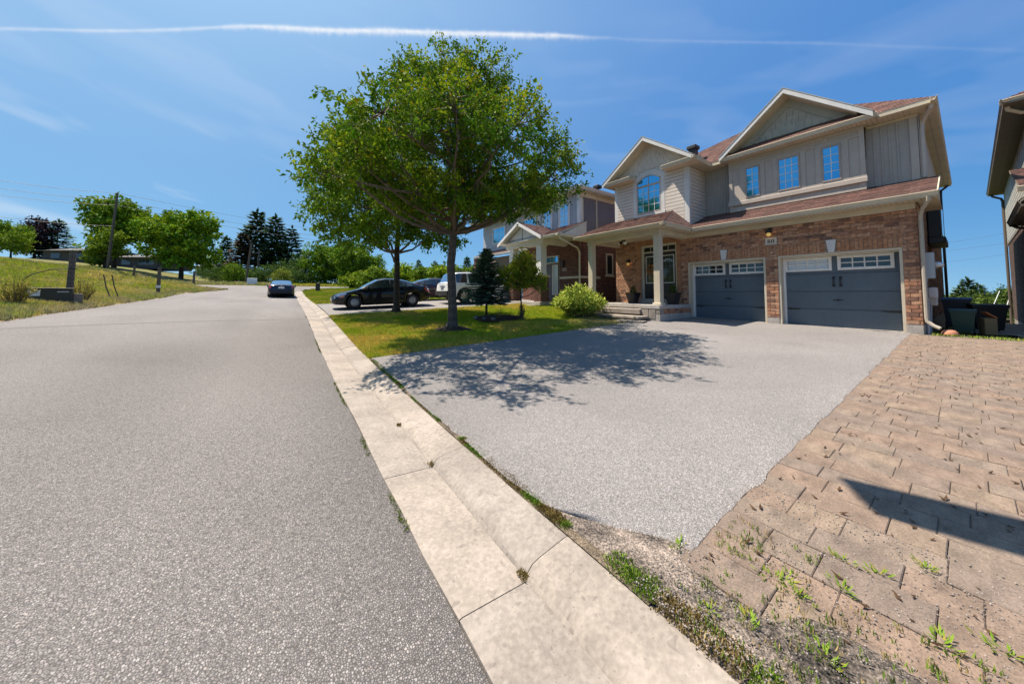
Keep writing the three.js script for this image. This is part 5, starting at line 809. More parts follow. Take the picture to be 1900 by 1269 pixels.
farTree('woodland_tree', 'dark evergreen bush left of the small yellow-green sapling', 'tree', 478, 498, 60, leafy(219, 6.5, DARKG, { clear: .02, clusters: 220 }));
farTree('woodland_tree', 'dark shrub mass beside the black mailbox post', 'tree', 548, 500, 54, leafy(220, 6.5, DARKG, { clear: .02, clusters: 240 }));
farTree('woodland_tree', 'dark leafy tree filling the gap right of the shorter pine', 'tree', 552, 470, 66, leafy(222, 8, DARKG, { clear: .02, n: 10, clusters: 260 }));
farTree('woodland_tree', 'dark tree mass behind the second street tree trunk', 'tree', 625, 478, 60, leafy(223, 9, DARKG, { clear: .02, n: 10, clusters: 300 }));
farTree('woodland_tree', 'green tree in the wood left of the bright hedge', 'tree', 680, 470, 58, leafy(224, 8, LEAFG, { clear: .04, n: 10, clusters: 280 }));
farTree('woodland_tree', 'low dark thicket under the dark pines', 'tree', 455, 500, 66, leafy(225, 9, DARKG, { clear: .02, n: 10, clusters: 240 }));
farTree('woodland_tree', 'dark thicket at the far roadside right of the round maple', 'tree', 395, 495, 66, leafy(226, 9, DARKG, { clear: .02, n: 10, clusters: 240 }));
farTree('sapling', 'small bright yellow-green sapling just behind the far parked car', 'tree', 522, 500, 42, leafy(221, 2.2, [[.2, .26, .03], [.4, .42, .07]], { clear: .1, clusters: 90, L: .16 }));
const HEDGE = [[.19, .29, .016], [.42, .46, .03]];
[[700, 497, 42, 'bright yellow-green shrub left of the second tree trunk behind the cars'], [748, 490, 44, 'bright yellow-green shrub right of the second tree trunk'], [790, 496, 42, 'rounded green shrub behind the dark red car'], [822, 492, 41, 'green shrub behind the roof of the white off-roader'], [868, 496, 43, 'light green shrub seen between big trunk and small spruce'], [668, 505, 44, 'lower green shrub at the left end of the bright hedge']].forEach(([u, v, Z, label], i) => farTree('hedge_shrub', label, 'shrub', u, v, Z, leafy(230 + i, 5.2, i % 2 ? HEDGE : [[.12, .21, .016], [.34, .41, .03]], { clear: .0, n: 8, clusters: 210, L: .3 })));
farTree('distant_fir', 'thin dark fir showing above the bright hedge', 'fir tree', 776, 482, 66, needly(240, 4, DARKG)); farTree('distant_fir', 'dark fir top between big trunk and small spruce', 'fir tree', 866, 476, 70, needly(241, 4.4, DARKG)); farTree('distant_fir', 'dark fir behind the bright hedge right of the second trunk', 'fir tree', 806, 484, 66, needly(242, 5, DARKG));
// beyond the gap on the right
[[1780, 532, 40, 4, 'dark fir left in the gap between the houses'], [1796, 516, 44, 4.2, 'tall pointed fir in the gap between the houses'], [1815, 527, 46, 4.6, 'dark fir right of the pointed fir between the houses']].forEach(([u, v, Z, w, label], i) => farTree('gap_fir', label, 'fir tree', u, v, Z, needly(250 + i, w, [[.045, .085, .028], [.12, .17, .045]], {})));
[[1842, 536, 36, 8, 'broad leafy tree in the gap behind the dark fence'], [1882, 528, 40, 7, 'leafy tree beside the right house wall in the gap'], [1760, 545, 48, 8, 'leafy tree behind the wheelie bins in the gap'], [1812, 552, 34, 7, 'low bright bush above the dark fence'], [1785, 540, 52, 9, 'wide tree low behind the fir tops in the gap'], [1835, 545, 56, 10, 'far wide tree at the back of the gap between the houses']].forEach(([u, v, Z, w, label], i) => farTree('gap_tree', label, 'tree', u, v, Z, leafy(260 + i, w, [[.055, .10, .02], [.17, .23, .035]], { clear: .03, n: 11, clusters: 330, L: .24 })));
// ---------------------------------------------------------------- parked cars (length along x, nose at +x, the foot of the middle at the origin)
const M_TYRE = std(.018, .018, .019, .85), M_RUBBER = std(.012, .012, .013, .7), M_CHROME = std(.62, .63, .65, .18, { metalness: 1 }), M_ALLOY = std(.50, .51, .53, .32, { metalness: .85 }), M_HUBCAP = std(.30, .31, .33, .45, { metalness: .5 });
const M_CARGLASS = new THREE.MeshPhysicalMaterial({ color: lin(.020, .028, .034), roughness: .04, ior: 1.6, clearcoat: 1, clearcoatRoughness: .02 }), M_CARGLASSB = new THREE.MeshPhysicalMaterial({ color: lin(.16, .30, .46), roughness: .06, metalness: .75 });
const M_LAMPR = new THREE.MeshPhysicalMaterial({ color: lin(.42, .012, .012), roughness: .15, clearcoat: 1 }), M_LAMPW = new THREE.MeshPhysicalMaterial({ color: lin(.62, .62, .60), roughness: .12, clearcoat: 1, metalness: .3 }), M_LAMPO = new THREE.MeshPhysicalMaterial({ color: lin(.65, .18, .03), roughness: .2, clearcoat: 1 });
const paint = (r, g, b, m = 0) => new THREE.MeshPhysicalMaterial({ color: lin(r, g, b), roughness: .35, metalness: m * .4, specularIntensity: .4, clearcoat: .7, clearcoatRoughness: .04 });
function makeCar(o, c) {
  const L = c.L, X = (s) => L / 2 - s, st = [], R = c.arch, yw = c.wheelR;
  for (let s = 0; s <= L + 1e-6; s += .055) st.push(Math.min(s, L)); if (L - st[st.length - 1] > .005) st.push(L);
  const sect = (s) => {
    const w = piece(c.width, s), yc = piece(c.top, s), belt = Math.min(piece(c.belt, s), yc - .03); let yb = piece(c.sill, s);
    for (const xw of c.axles) { const d = Math.abs(s - xw); if (d < R) yb = Math.max(yb, yw + Math.sqrt(R * R - d * d)); }
    const gh = clamp((yc - belt - .06) / .25, 0, 1), wl = lerp(w * .94, w * (c.low ?? .93), gh), wt = lerp(w * .80, w * (c.tumble ?? .70), gh), yt = lerp(yc - .03, yc - .075, gh), up = (y) => Math.max(y, yb + .01);
    return [[0, yb], [w * .86, yb], [w * .965, up(yb + .04)], [w, up(lerp(yb, belt, .55))], [w * .985, up(belt - .10)], [wl, up(belt)], [wt, up(yt)], [wt * .78, up(yc - .018)], [wt * .4, up(yc - .003)], [0, up(yc)]];
  };
  const S = st.map(sect), body = new Geo(), win = {}, side = [1, -1];
  const glass = (k) => win[k] ??= new Geo();
  for (let i = 0; i < st.length - 1; i++) for (const sg of side) for (let j = 0; j < 9; j++) {
    const m = (st[i] + st[i + 1]) / 2, q = (n, k) => V3(X(st[n]), S[n][k][1], sg * S[n][k][0]), f = [q(i, j), q(i, j + 1), q(i + 1, j + 1), q(i + 1, j)];
    let g = body; if (j === 5) { const w = c.sides.findIndex(([a, b]) => m > a && m < b); if (w >= 0) g = glass(`side_window${sg > 0 ? 'L' : 'R'}${w}`); } else if (j >= 6) { if (m > c.screen[0] && m < c.screen[1]) g = glass('windscreen'); else if (m > c.rear[0] && m < c.rear[1]) g = glass('rear_window'); }
    if (j === 5 && m > c.screen[0] + .05 && m < c.screen[1] - .25 && !c.sides.some(([a, b]) => m > a && m < b)) g = body;
    if (sg > 0) f.reverse(); g.quad(...f);
  }
  for (const [n, e] of [[0, 1], [st.length - 1, -1]]) { const p = S[n]; for (let j = 1; j < 9; j++) for (const sg of side) { const a = V3(X(st[n]), p[0][1], 0), b = V3(X(st[n]), p[j][1], sg * p[j][0]), d = V3(X(st[n]), p[j + 1][1], sg * p[j + 1][0]); body.out(a, b, d, V3(e, 0, 0)); } }
  mesh('body', body, c.paint, o, .75);
  for (const k in win) mesh(k.startsWith('side') ? 'side_window' : k, win[k], k === 'rear_window' ? c.rearGlass ?? M_CARGLASS : k === 'windscreen' ? c.frontGlass ?? M_CARGLASS : M_CARGLASS, o, .7);
  // underside, sills, bumpers
  mesh('underbody', new Geo().box(X(c.axles[1]) + R * .9, X(c.axles[0]) - R * .9, piece(c.sill, L / 2) - .05, piece(c.sill, L / 2) + .15, -.78, .78, .03).box(X(L - .15), X(.15), .30, .42, -.55, .55), M_RUBBER, o);
  // seams and handles follow the flank
  const flank = (s, t) => { const p = sect(s), y = lerp(p[2][1], p[5][1], t), k = p.findIndex((e, i) => i > 2 && e[1] >= y); const a = p[k - 1], b = p[k], f = (y - a[1]) / Math.max(.001, b[1] - a[1]); return [lerp(a[0], b[0], f), y]; };
  for (const sg of side) {
    const seams = new Geo(); for (const s of c.doors) { const pts = []; for (let t = .08; t <= 1; t += .115) { const [z, y] = flank(s, t); pts.push(V3(X(s), y, sg * (z + .001))); } seams.tube(pts, .006, 4, false); } mesh('door_seam', seams, M_RUBBER, o);
    for (const s of c.handles) { const [z, y] = flank(s, .80); mesh('door_handle', new Geo().box(X(s) - .085, X(s) + .085, y - .012, y + .014, sg * z - .006, sg * z + sg * .028, .008), c.handleMat ?? c.paint, o); }
    const ms = c.mirror, mp = sect(ms); const mg = new Geo().box(X(ms) - .06, X(ms) + .05, mp[5][1] - .005, mp[5][1] + .135, sg * (mp[5][0] + .05), sg * (mp[5][0] + .22), .035); mg.box(X(ms) - .02, X(ms) + .02, mp[5][1] + .01, mp[5][1] + .04, sg * (mp[5][0] - .06), sg * (mp[5][0] + .08), .01); mesh('mirror', mg, c.mirrorMat ?? c.paint, o);
    if (c.cladding) { const g = new Geo(); for (const xw of c.axles) { const pts = []; for (let i = 0; i <= 14; i++) { const f = i / 14 * Math.PI; const s = xw - Math.cos(f) * (R + .02), y = yw + Math.sin(f) * (R + .02); const [z] = flank(clamp(s, .03, L - .03), .35); pts.push(V3(X(s), y, sg * (z - .005))); } g.tube(pts, .035, 6); } mesh('arch_trim', g, M_RUBBER, o, .6); }
  }
  // wheels
  for (const xw of c.axles) for (const sg of side) {
    const w = new THREE.Group(); w.name = partName(o, 'wheel'); o.add(w); const zc = piece(c.width, xw) - .115; w.position.set(X(xw), yw, sg * zc);
    const prof = [[.62, -.10], [.80, -.105], [.95, -.095], [1, -.07], [1.0, .07], [.95, .095], [.80, .105], [.64, .10], [.62, .06]].map(([q, z]) => new THREE.Vector2(q * yw, z)), ty = new THREE.LatheGeometry(prof, 28); ty.rotateX(Math.PI / 2); mesh('tyre', ty, M_TYRE, w);
    const rim = new Geo(), ro = yw * .65, zf = sg * .075; { const a = new THREE.CylinderGeometry(ro, ro, .16, 24, 1, true); a.rotateX(Math.PI / 2); rim.add(a); }
    if (c.hubcap) { const d = new THREE.CylinderGeometry(ro * .55, ro, .03, 24); d.rotateX(Math.PI / 2 * sg); d.translate(0, 0, zf); rim.add(d); }
    else { const n = c.spokes ?? 5; for (let i = 0; i < n; i++) { const f = i / n * 6.283, g = new Geo().box(.03, ro * .98, -.028, .028, zf - .02, zf + .012, .008); rim.add(g, new THREE.Matrix4().makeRotationZ(f - .1)); rim.add(g, new THREE.Matrix4().makeRotationZ(f + .12)); } rim.add(new Geo().tube([V3(0, 0, zf - sg * .03), V3(0, 0, zf + sg * .012)], .06, 12)); }
    mesh('rim', rim, c.hubcap ? M_HUBCAP : M_ALLOY, w);
    if (!c.hubcap) { const b = new THREE.CylinderGeometry(ro * .9, ro * .9, .02, 20); b.rotateX(Math.PI / 2); const m = mesh('brake_disc', b, std(.12, .12, .13, .5, { metalness: .6 }), w); m.position.z = zf - sg * .06; }
  }
  // lamps and ends: patches lying on the skin between two stations and two points of the section
  const patch = (name, s0, s1, j0, j1, mat, both = true) => { for (const sg of both ? side : [1]) { const g = new Geo(), n = 5, pt = (s, j) => { const p = sect(s), k = Math.min(8, Math.floor(j)), f = j - k, z = lerp(p[k][0], p[k + 1][0], f), y = lerp(p[k][1], p[k + 1][1], f); return V3(X(s), y, sg * z); }; const grid = []; for (let i = 0; i <= n; i++) { const row = []; for (let k = 0; k <= n; k++) row.push(pt(lerp(s0, s1, i / n), lerp(j0, j1, k / n))); grid.push(row); }
    const cen = V3(X(L / 2), .6, 0); for (let i = 0; i < n; i++) for (let k = 0; k < n; k++) { const q = [grid[i][k], grid[i + 1][k], grid[i + 1][k + 1], grid[i][k + 1]].map((p) => p.clone().add(p.clone().sub(cen).setY(.02).normalize().multiplyScalar(.008))); g.quad(...q); } mesh(name, g, mat, o, 1.2); } };
  for (const [n, ...a] of c.patches) patch(n, ...a);
  for (const [n, x0, x1, y0, y1, z0, z1, mat] of c.boxes) mesh(n, new Geo().box(x0, x1, y0, y1, z0, z1, .012), mat, o);
  return o;
}
const heading = (db, da) => Math.atan2(da, db);        // nose along (db, da): rotation about y
{
  const hatch = { L: 4.66, wheelR: .315, arch: .375, axles: [.93, 3.63], paint: paint(.005, .005, .007), hubcap: true,
    top: [[0, .50], [.03, .62], [.12, .70], [.45, .80], [.95, .91], [1.18, .97], [1.55, 1.19], [1.95, 1.39], [2.35, 1.455], [2.9, 1.44], [3.4, 1.34], [3.85, 1.19], [4.2, 1.08], [4.5, 1.045], [4.60, .96], [4.64, .72], [4.66, .55]],
    belt: [[0, .48], [.15, .66], [.6, .78], [1.2, .93], [2.5, .98], [3.8, 1.04], [4.3, 1.0], [4.66, .7]], width: [[0, .50], [.05, .62], [.16, .75], [.45, .85], [1.1, .885], [3.7, .89], [4.2, .85], [4.5, .76], [4.62, .66], [4.66, .6]], sill: [[0, .30], [.1, .24], [.5, .20], [4.1, .21], [4.5, .30], [4.66, .42]],
    sides: [[1.52, 1.68], [1.74, 2.52], [2.60, 3.32], [3.38, 3.62]], screen: [1.22, 1.98], rear: [3.05, 4.12], doors: [1.32, 2.56, 3.40], handles: [2.42, 3.28], mirror: 1.52, frontGlass: M_CARGLASSB,
    patches: [['headlight', .10, .58, 4.1, 5.0, M_LAMPW], ['indicator', .30, .50, 3.45, 4.0, M_LAMPO], ['taillight', 4.28, 4.60, 3.7, 4.95, M_LAMPR]],
    boxes: [['front_plate', 2.31, 2.335, .42, .54, -.18, .18, M_WHITE], ['grille', 2.28, 2.325, .50, .58, -.42, .42, M_RUBBER], ['rear_spoiler', -2.22, -1.95, 1.085, 1.11, -.55, .55, M_RUBBER]] };
  const car1 = thing('parked_car', 'black hatchback parked nose to the street on the neighbouring driveway', 'car', onG(4.45, 17.35, .0), heading(-4.64, .25));
  makeCar(car1, hatch);
  car1.rotation.z = -.035;
  const sedan = { ...hatch, L: 4.7, axles: [.86, 3.74], wheelR: .335, arch: .385, hubcap: false, spokes: 5, paint: paint(.012, .016, .034, .3), rearGlass: M_CARGLASSB, tumble: .72,
    top: [[0, .50], [.04, .60], [.2, .68], [1.0, .86], [1.2, .92], [1.6, 1.17], [2.1, 1.40], [2.45, 1.445], [3.0, 1.40], [3.6, 1.22], [4.1, 1.05], [4.5, 1.02], [4.62, .97], [4.67, .80], [4.70, .5]], belt: [[0, .45], [.3, .64], [1.2, .86], [2.5, .93], [3.9, .98], [4.5, .96], [4.7, .7]], width: [[0, .5], [.08, .7], [.5, .88], [1.1, .92], [3.8, .925], [4.3, .89], [4.6, .80], [4.7, .70]], sill: [[0, .26], [.2, .2], [4.3, .2], [4.6, .26], [4.7, .34]],
    sides: [[1.55, 2.5], [2.58, 3.45]], screen: [1.22, 2.1], rear: [2.75, 4.02], doors: [1.35, 2.55, 3.5], handles: [2.35, 3.3], mirror: 1.55, frontGlass: M_CARGLASS,
    patches: [['headlight', .08, .5, 4.1, 5.0, M_LAMPW], ['taillight', 4.46, 4.66, 3.9, 5.4, M_LAMPR]], boxes: [['rear_plate', -2.365, -2.345, .70, .82, -.20, .20, M_WHITE], ['rear_bumper', -2.36, -2.25, .30, .52, -.72, .72, M_RUBBER], ['badge', -2.36, -2.33, .89, .94, -.04, .04, M_CHROME]] };
  const car2 = thing('parked_car', 'dark blue sedan parked at the kerb far up the street, seen from behind', 'car', onG(.32, 34.4, .0), heading(.02, 1)); makeCar(car2, sedan);
  const suv = { L: 4.62, wheelR: .375, arch: .43, axles: [.86, 3.62], paint: paint(.74, .74, .73), cladding: true, spokes: 7, tumble: .80, low: .95, rearGlass: M_CARGLASSB, mirrorMat: M_RUBBER,
    top: [[0, .62], [.04, .85], [.15, .98], [.9, 1.08], [1.15, 1.12], [1.75, 1.66], [2.1, 1.75], [3.2, 1.75], [4.0, 1.70], [4.22, 1.64], [4.45, 1.16], [4.58, 1.10], [4.60, .9], [4.62, .6]], belt: [[0, .6], [.2, .92], [1.2, 1.08], [4.3, 1.12], [4.55, 1.05], [4.62, .7]], width: [[0, .7], [.08, .82], [.4, .92], [1.0, .945], [4.0, .94], [4.4, .89], [4.56, .84], [4.62, .78]], sill: [[0, .42], [.2, .32], [4.3, .34], [4.62, .48]],
    sides: [[1.5, 1.62], [1.68, 2.5], [2.58, 3.38], [3.46, 4.1]], screen: [1.2, 1.78], rear: [4.2, 4.45], doors: [1.35, 2.54, 3.42], handles: [2.35, 3.25], mirror: 1.5,
    patches: [['headlight', .05, .42, 4.0, 5.0, M_LAMPW], ['taillight', 4.36, 4.57, 3.6, 5.0, M_LAMPR]], boxes: [['rear_plate', -2.34, -2.31, .86, .99, -.2, .2, std(.35, .36, .4, .5)], ['rear_bumper', -2.35, -2.2, .42, .66, -.84, .84, M_RUBBER], ['tailgate_handle', -2.335, -2.30, 1.03, 1.06, -.35, .35, M_CHROME], ['roof_rail', -1.7, .5, 1.755, 1.785, .62, .66, M_RUBBER], ['roof_rail', -1.7, .5, 1.755, 1.785, -.66, -.62, M_RUBBER]] };
  const car3 = thing('parked_suv', 'white off-roader with black wheel arches parked nose to the grey neighbour house', 'suv', onG(9.85, 17.0, .0), heading(4.64, -.1)); makeCar(car3, suv);
  const small = { ...hatch, paint: paint(.030, .010, .016, .2), hubcap: false, rearGlass: M_CARGLASSB, mirrorMat: M_RUBBER };
  const car4 = thing('parked_car', 'dark maroon car half hidden between the black hatchback and the white off-roader', 'car', onG(8.9, 20.9, .0), heading(4.64, -.6)); makeCar(car4, small);
  const car5 = thing('parked_car', 'pale car glimpsed under the grey neighbour house porch', 'car', onG(13.5, 21.5, .0), heading(-4.64, .6)); makeCar(car5, { ...sedan, paint: paint(.55, .60, .68, .2), frontGlass: M_CARGLASSB });
}
// ---------------------------------------------------------------- the neighbouring houses
{
  const N = thing('grey_house', 'grey-sided brick house with a gabled porch behind the lawn trees', 'house'), A0 = 11.95, B0 = 13.25, F = FRONT(B0), S = RIGHT(A0);
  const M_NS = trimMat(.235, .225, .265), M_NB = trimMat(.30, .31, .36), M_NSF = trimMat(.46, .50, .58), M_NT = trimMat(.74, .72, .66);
  // brick side wall with a narrow window, and front wall
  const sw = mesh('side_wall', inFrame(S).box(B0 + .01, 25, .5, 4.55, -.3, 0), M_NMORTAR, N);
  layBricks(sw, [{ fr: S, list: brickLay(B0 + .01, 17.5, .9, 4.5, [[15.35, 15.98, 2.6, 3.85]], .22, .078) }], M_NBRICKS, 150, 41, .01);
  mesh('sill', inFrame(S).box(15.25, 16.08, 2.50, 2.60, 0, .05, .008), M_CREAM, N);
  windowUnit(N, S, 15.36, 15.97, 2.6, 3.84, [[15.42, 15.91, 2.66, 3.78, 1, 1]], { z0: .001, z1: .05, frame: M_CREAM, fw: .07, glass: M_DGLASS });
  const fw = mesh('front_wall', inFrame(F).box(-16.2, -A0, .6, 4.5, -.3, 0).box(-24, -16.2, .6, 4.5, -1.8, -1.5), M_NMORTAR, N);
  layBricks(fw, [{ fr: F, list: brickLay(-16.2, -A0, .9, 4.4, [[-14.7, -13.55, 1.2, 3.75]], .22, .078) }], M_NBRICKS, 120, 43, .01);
  bar('stone_band', F, -13.5, -A0 - .02, 2.36, 2.48, 0, .04, M_CREAM, N); bar('stone_band', S, B0 - .04, B0 + 1.6, 2.36, 2.48, 0, .03, M_CREAM, N);
  mesh('garage_door', inFrame(F).box(-22.5, -17.2, .9, 3.2, -1.48, -1.44).box(-22.4, -17.3, 1.5, 1.52, -1.44, -1.43).box(-22.4, -17.3, 2.1, 2.12, -1.44, -1.43), M_NW, N);
  // front door under the porch
  mesh('front_door', inFrame(F).box(-14.65, -13.6, 1.2, 3.25, -.02, .02, .006), std(.10, .10, .12, .4), N);
  windowUnit(N, F, -14.1, -13.62, 1.45, 3.2, [[-14.04, -13.68, 1.5, 3.15, 1, 1]], { z0: .022, z1: .06, frame: M_NW, glass: new THREE.MeshPhysicalMaterial({ color: lin(.42, .50, .50), roughness: .2, clearcoat: 1 }) });
  windowUnit(N, F, -14.65, -13.6, 3.3, 3.72, [[-14.6, -13.65, 3.34, 3.68, 3, 1]], { z0: .001, z1: .05, frame: M_CREAM });
  mesh('wall_lamp', inFrame(F).box(-13.28, -13.12, 3.05, 3.40, .01, .16, .03), M_BLACK, N); mesh('number_plate', inFrame(F).box(-13.3, -12.95, 2.78, 2.98, .0, .035, .008), trimMat(.34, .30, .27), N);
  // porch: deck, piers, columns, gabled roof
  mesh('porch_slab', new Geo().hb(13.0, 16.3, .9, 1.08, 11.3, B0, .012).hb(13.4, 15.7, .7, .9, 11.0, 11.4, .012), M_CONCW, N);
  for (const a of [13.05, 15.55]) { const p = mesh('porch_pier', new Geo().hb(a + .02, a + .58, .6, 2.42, 11.42, 11.98), M_NMORTAR, N); layBricks(p, [{ fr: FRONT(11.42), list: brickLay(-a - .59, -a - .01, .95, 2.42, [], .22, .078) }, { fr: RIGHT(a + .02), list: brickLay(11.41, 11.99, .95, 2.42, [], .22, .078) }], M_NBRICKS, 60, 45 + a, .01); mesh('pier_cap', new Geo().hb(a - .04, a + .64, 2.42, 2.50, 11.36, 12.04, .012), M_CREAM, N); mesh('porch_column', new Geo().prism([P(a + .10, 2.5, 11.5), P(a + .50, 2.5, 11.5), P(a + .50, 2.5, 11.9), P(a + .10, 2.5, 11.9)], V3(0, 1.68, 0)).hb(a + .06, a + .54, 2.5, 2.6, 11.46, 11.94, .01).hb(a + .06, a + .54, 4.10, 4.18, 11.46, 11.94, .01), M_NW, N); }
  mesh('porch_beam', new Geo().hb(12.9, 16.3, 4.18, 4.45, 11.4, 11.7, .006).hb(12.9, 13.2, 4.182, 4.45, 11.7, B0, .006), M_NT, N); mesh('porch_ceiling', new Geo().hb(11.7, 16.4, 4.452, 4.47, 11.2, B0), M_NT, N);
  const ga = 14.65, gy = 5.55, gk = .52; // porch gable
  mesh('porch_gable', new Geo().prism([P(12.95, 4.5, 11.42), P(16.3, 4.5, 11.42), P(ga, gy - .18, 11.42)], P(0, 0, .1)), M_NW, N); mesh('gable_panel_line', new Geo().hb(ga - .012, ga + .012, 4.5, 5.3, 11.40, 11.418).hb(13.3, 16, 4.62, 4.66, 11.40, 11.417), M_NS, N);
  for (const s of [-1, 1]) { roofSlope(N, [P(ga + s * 2.0, gy - gk * 2, s > 0 ? 11.05 : 13.2), P(ga + s * 2.0, gy - gk * 2, s > 0 ? 13.2 : 11.05), P(ga, gy, s > 0 ? 13.2 : 11.05), P(ga, gy, s > 0 ? 11.05 : 13.2)], M_SHING2, M_NT, 61 + s, .06); mesh('rake_board', new Geo().prism([P(ga, gy + .01, 11.02), P(ga + s * 2.02, gy - gk * 2.02 + .01, 11.02), P(ga + s * 2.02, gy - gk * 2.02 - .16, 11.02), P(ga, gy - .16, 11.02)], P(0, 0, .03)), M_NW, N); }
  // side part of the lower roof, running on to the corner
  roofSlope(N, [P(13.4, 4.5, 11.2), P(11.5, 4.5, 11.2), P(11.5, 5.35, 13.25), P(13.4, 5.35, 13.25)], M_SHING2, M_NT, 64, .06); gutter(N, P(13.0, 4.5, 11.18), P(11.45, 4.5, 11.18), P(0, 0, -1), M_NT); gutter(N, P(11.47, 4.5, 11.1), P(11.47, 4.5, 13.4), P(-1, 0, 0), M_NT); mesh('roof_end', new Geo().prism([P(11.52, 4.38, 11.25), P(11.52, 5.28, 13.25), P(11.52, 4.38, 13.25)], P(.4, 0, 0)), M_NT, N);
  downspout(N, [P(11.55, 4.4, 11.3), P(11.55, 4.25, 11.35), P(11.85, 3.95, 12.9), P(11.92, 3.75, 13.14), P(11.92, .9, 13.14)], M_CREAM, .085);
  roofSlope(N, [P(23, 4.4, 12.9), P(16.2, 4.4, 12.9), P(16.2, 5.2, 14.6), P(23, 5.2, 14.6)], M_SHING2, M_NT, 66, .08); gutter(N, P(23, 4.4, 12.88), P(16.1, 4.4, 12.88), P(0, 0, -1), M_NW);
  mesh('entry_pier', inFrame(F).box(-17.2, -16.2, .6, 4.4, -1.6, -.2), M_NBRICKS[0], N); mesh('entry_pier', new Geo().hb(22.5, 23, .6, 4.4, 12.95, 14), M_NBRICKS[1], N);
  // upper storey: side of two kinds of siding, front board and batten with windows
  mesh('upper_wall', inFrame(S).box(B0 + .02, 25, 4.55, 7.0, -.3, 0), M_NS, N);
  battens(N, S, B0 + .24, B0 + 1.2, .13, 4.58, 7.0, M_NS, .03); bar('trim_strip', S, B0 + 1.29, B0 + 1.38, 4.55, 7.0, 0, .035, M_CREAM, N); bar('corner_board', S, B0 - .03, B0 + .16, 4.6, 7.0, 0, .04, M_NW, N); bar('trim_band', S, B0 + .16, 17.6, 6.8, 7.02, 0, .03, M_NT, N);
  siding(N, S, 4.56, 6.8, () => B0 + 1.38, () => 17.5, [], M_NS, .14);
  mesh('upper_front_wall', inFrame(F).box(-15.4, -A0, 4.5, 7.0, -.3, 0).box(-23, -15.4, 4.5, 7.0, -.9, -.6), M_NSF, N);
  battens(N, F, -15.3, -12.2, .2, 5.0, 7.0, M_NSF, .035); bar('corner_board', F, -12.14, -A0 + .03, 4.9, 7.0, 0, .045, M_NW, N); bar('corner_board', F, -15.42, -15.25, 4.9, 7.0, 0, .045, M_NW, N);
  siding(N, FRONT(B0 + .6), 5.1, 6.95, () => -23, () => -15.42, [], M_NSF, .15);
  for (const [l, r, n] of [[-13.45, -12.78, 2], [-14.85, -14.2, 2]]) { mesh('window_casing', inFrame(F).box(l - .12, l, 5.2, 6.72, .023, .055, .005).box(r, r + .12, 5.2, 6.72, .023, .055, .005).box(l, r, 6.6, 6.72, .023, .055, .005).box(l - .14, r + .14, 5.1, 5.24, .023, .07, .005), M_NW, N); windowUnit(N, F, l, r, 5.24, 6.6, [[l + .05, r - .05, 5.29, 6.55, n, 4]], { z0: .023, z1: .05, frame: M_NW, glass: new THREE.MeshPhysicalMaterial({ color: lin(.20, .42, .60), metalness: .8, roughness: .08 }) }); }
  for (const [l, r] of [[-17.6, -16.2], [-21.5, -19.8]]) windowUnit(N, FRONT(B0 + .6), l, r, 5.35, 6.6, [[l + .06, (l + r) / 2 - .03, 5.42, 6.54, 2, 3], [(l + r) / 2 + .03, r - .06, 5.42, 6.54, 2, 3]], { z0: .023, z1: .08, frame: M_NW, fw: .08 });
  // main roof
  const U = 7.2, ap = P(17.5, 10.0, 18.8), ap2 = P(17.5, 10.0, 20.5);
  roofSlope(N, [P(23.4, U, 12.75), P(11.5, U, 12.75), ap], M_SHING2, M_NT, 67); roofSlope(N, [P(11.5, U, 12.75), P(11.5, U, 25.4), ap2, ap], M_SHING2, M_NT, 68); roofSlope(N, [P(23.4, U, 25.4), P(23.4, U, 12.75), ap, ap2], M_SHING2, M_NT, 69); roofSlope(N, [P(11.5, U, 25.4), P(23.4, U, 25.4), ap2], M_SHING2, M_NT, 70);
  gutter(N, P(11.47, U, 12.7), P(11.47, U, 25.4), P(-1, 0, 0), M_NT); gutter(N, P(23.4, U, 12.72), P(11.44, U, 12.72), P(0, 0, -1), M_NW);
  mesh('soffit', new Geo().hb(11.5, 11.95, 7.03, 7.06, 12.8, 25.2).hb(11.95, 23, 7.032, 7.062, 12.8, 13.3), M_NT, N);
  downspout(N, [P(11.6, 7.1, 12.85), P(11.62, 6.98, 12.9), P(11.88, 6.8, 13.3), P(11.90, 6.6, 13.40), P(11.90, 4.6, 13.40)], M_CREAM, .08);
  mesh('roof_vent', new Geo().hb(12.9, 13.3, 8.05, 8.25, 15.9, 16.3, .02), M_BLACK, N);
  // a gable over the left window bay
  for (const s of [-1, 1]) { roofSlope(N, [P(17 + s * 2.2, 7.15, s > 0 ? 12.6 : 15.2), P(17 + s * 2.2, 7.15, s > 0 ? 15.2 : 12.6), P(17, 9.0, s > 0 ? 16.5 : 12.6), P(17, 9.0, s > 0 ? 12.6 : 16.5)], M_SHING2, M_NT, 71 + s, .08); mesh('rake_board', new Geo().prism([P(17, 9.01, 12.57), P(17 + s * 2.22, 7.15, 12.57), P(17 + s * 2.22, 6.95, 12.57), P(17, 8.81, 12.57)], P(0, 0, .03)), M_NW, N); } mesh('gable_wall', new Geo().prism([P(14.95, 7.0, 13.3), P(19.05, 7.0, 13.3), P(17, 8.8, 13.3)], P(0, 0, .1)), M_NSF, N);
  mesh('foundation', new Geo().hb(11.94, 12.2, .3, .92, 13.24, 25).hb(12, 16.2, .3, .92, 13.24, 13.5), M_CONCW, N);
  settle(N, P(17, .6, 18));
}
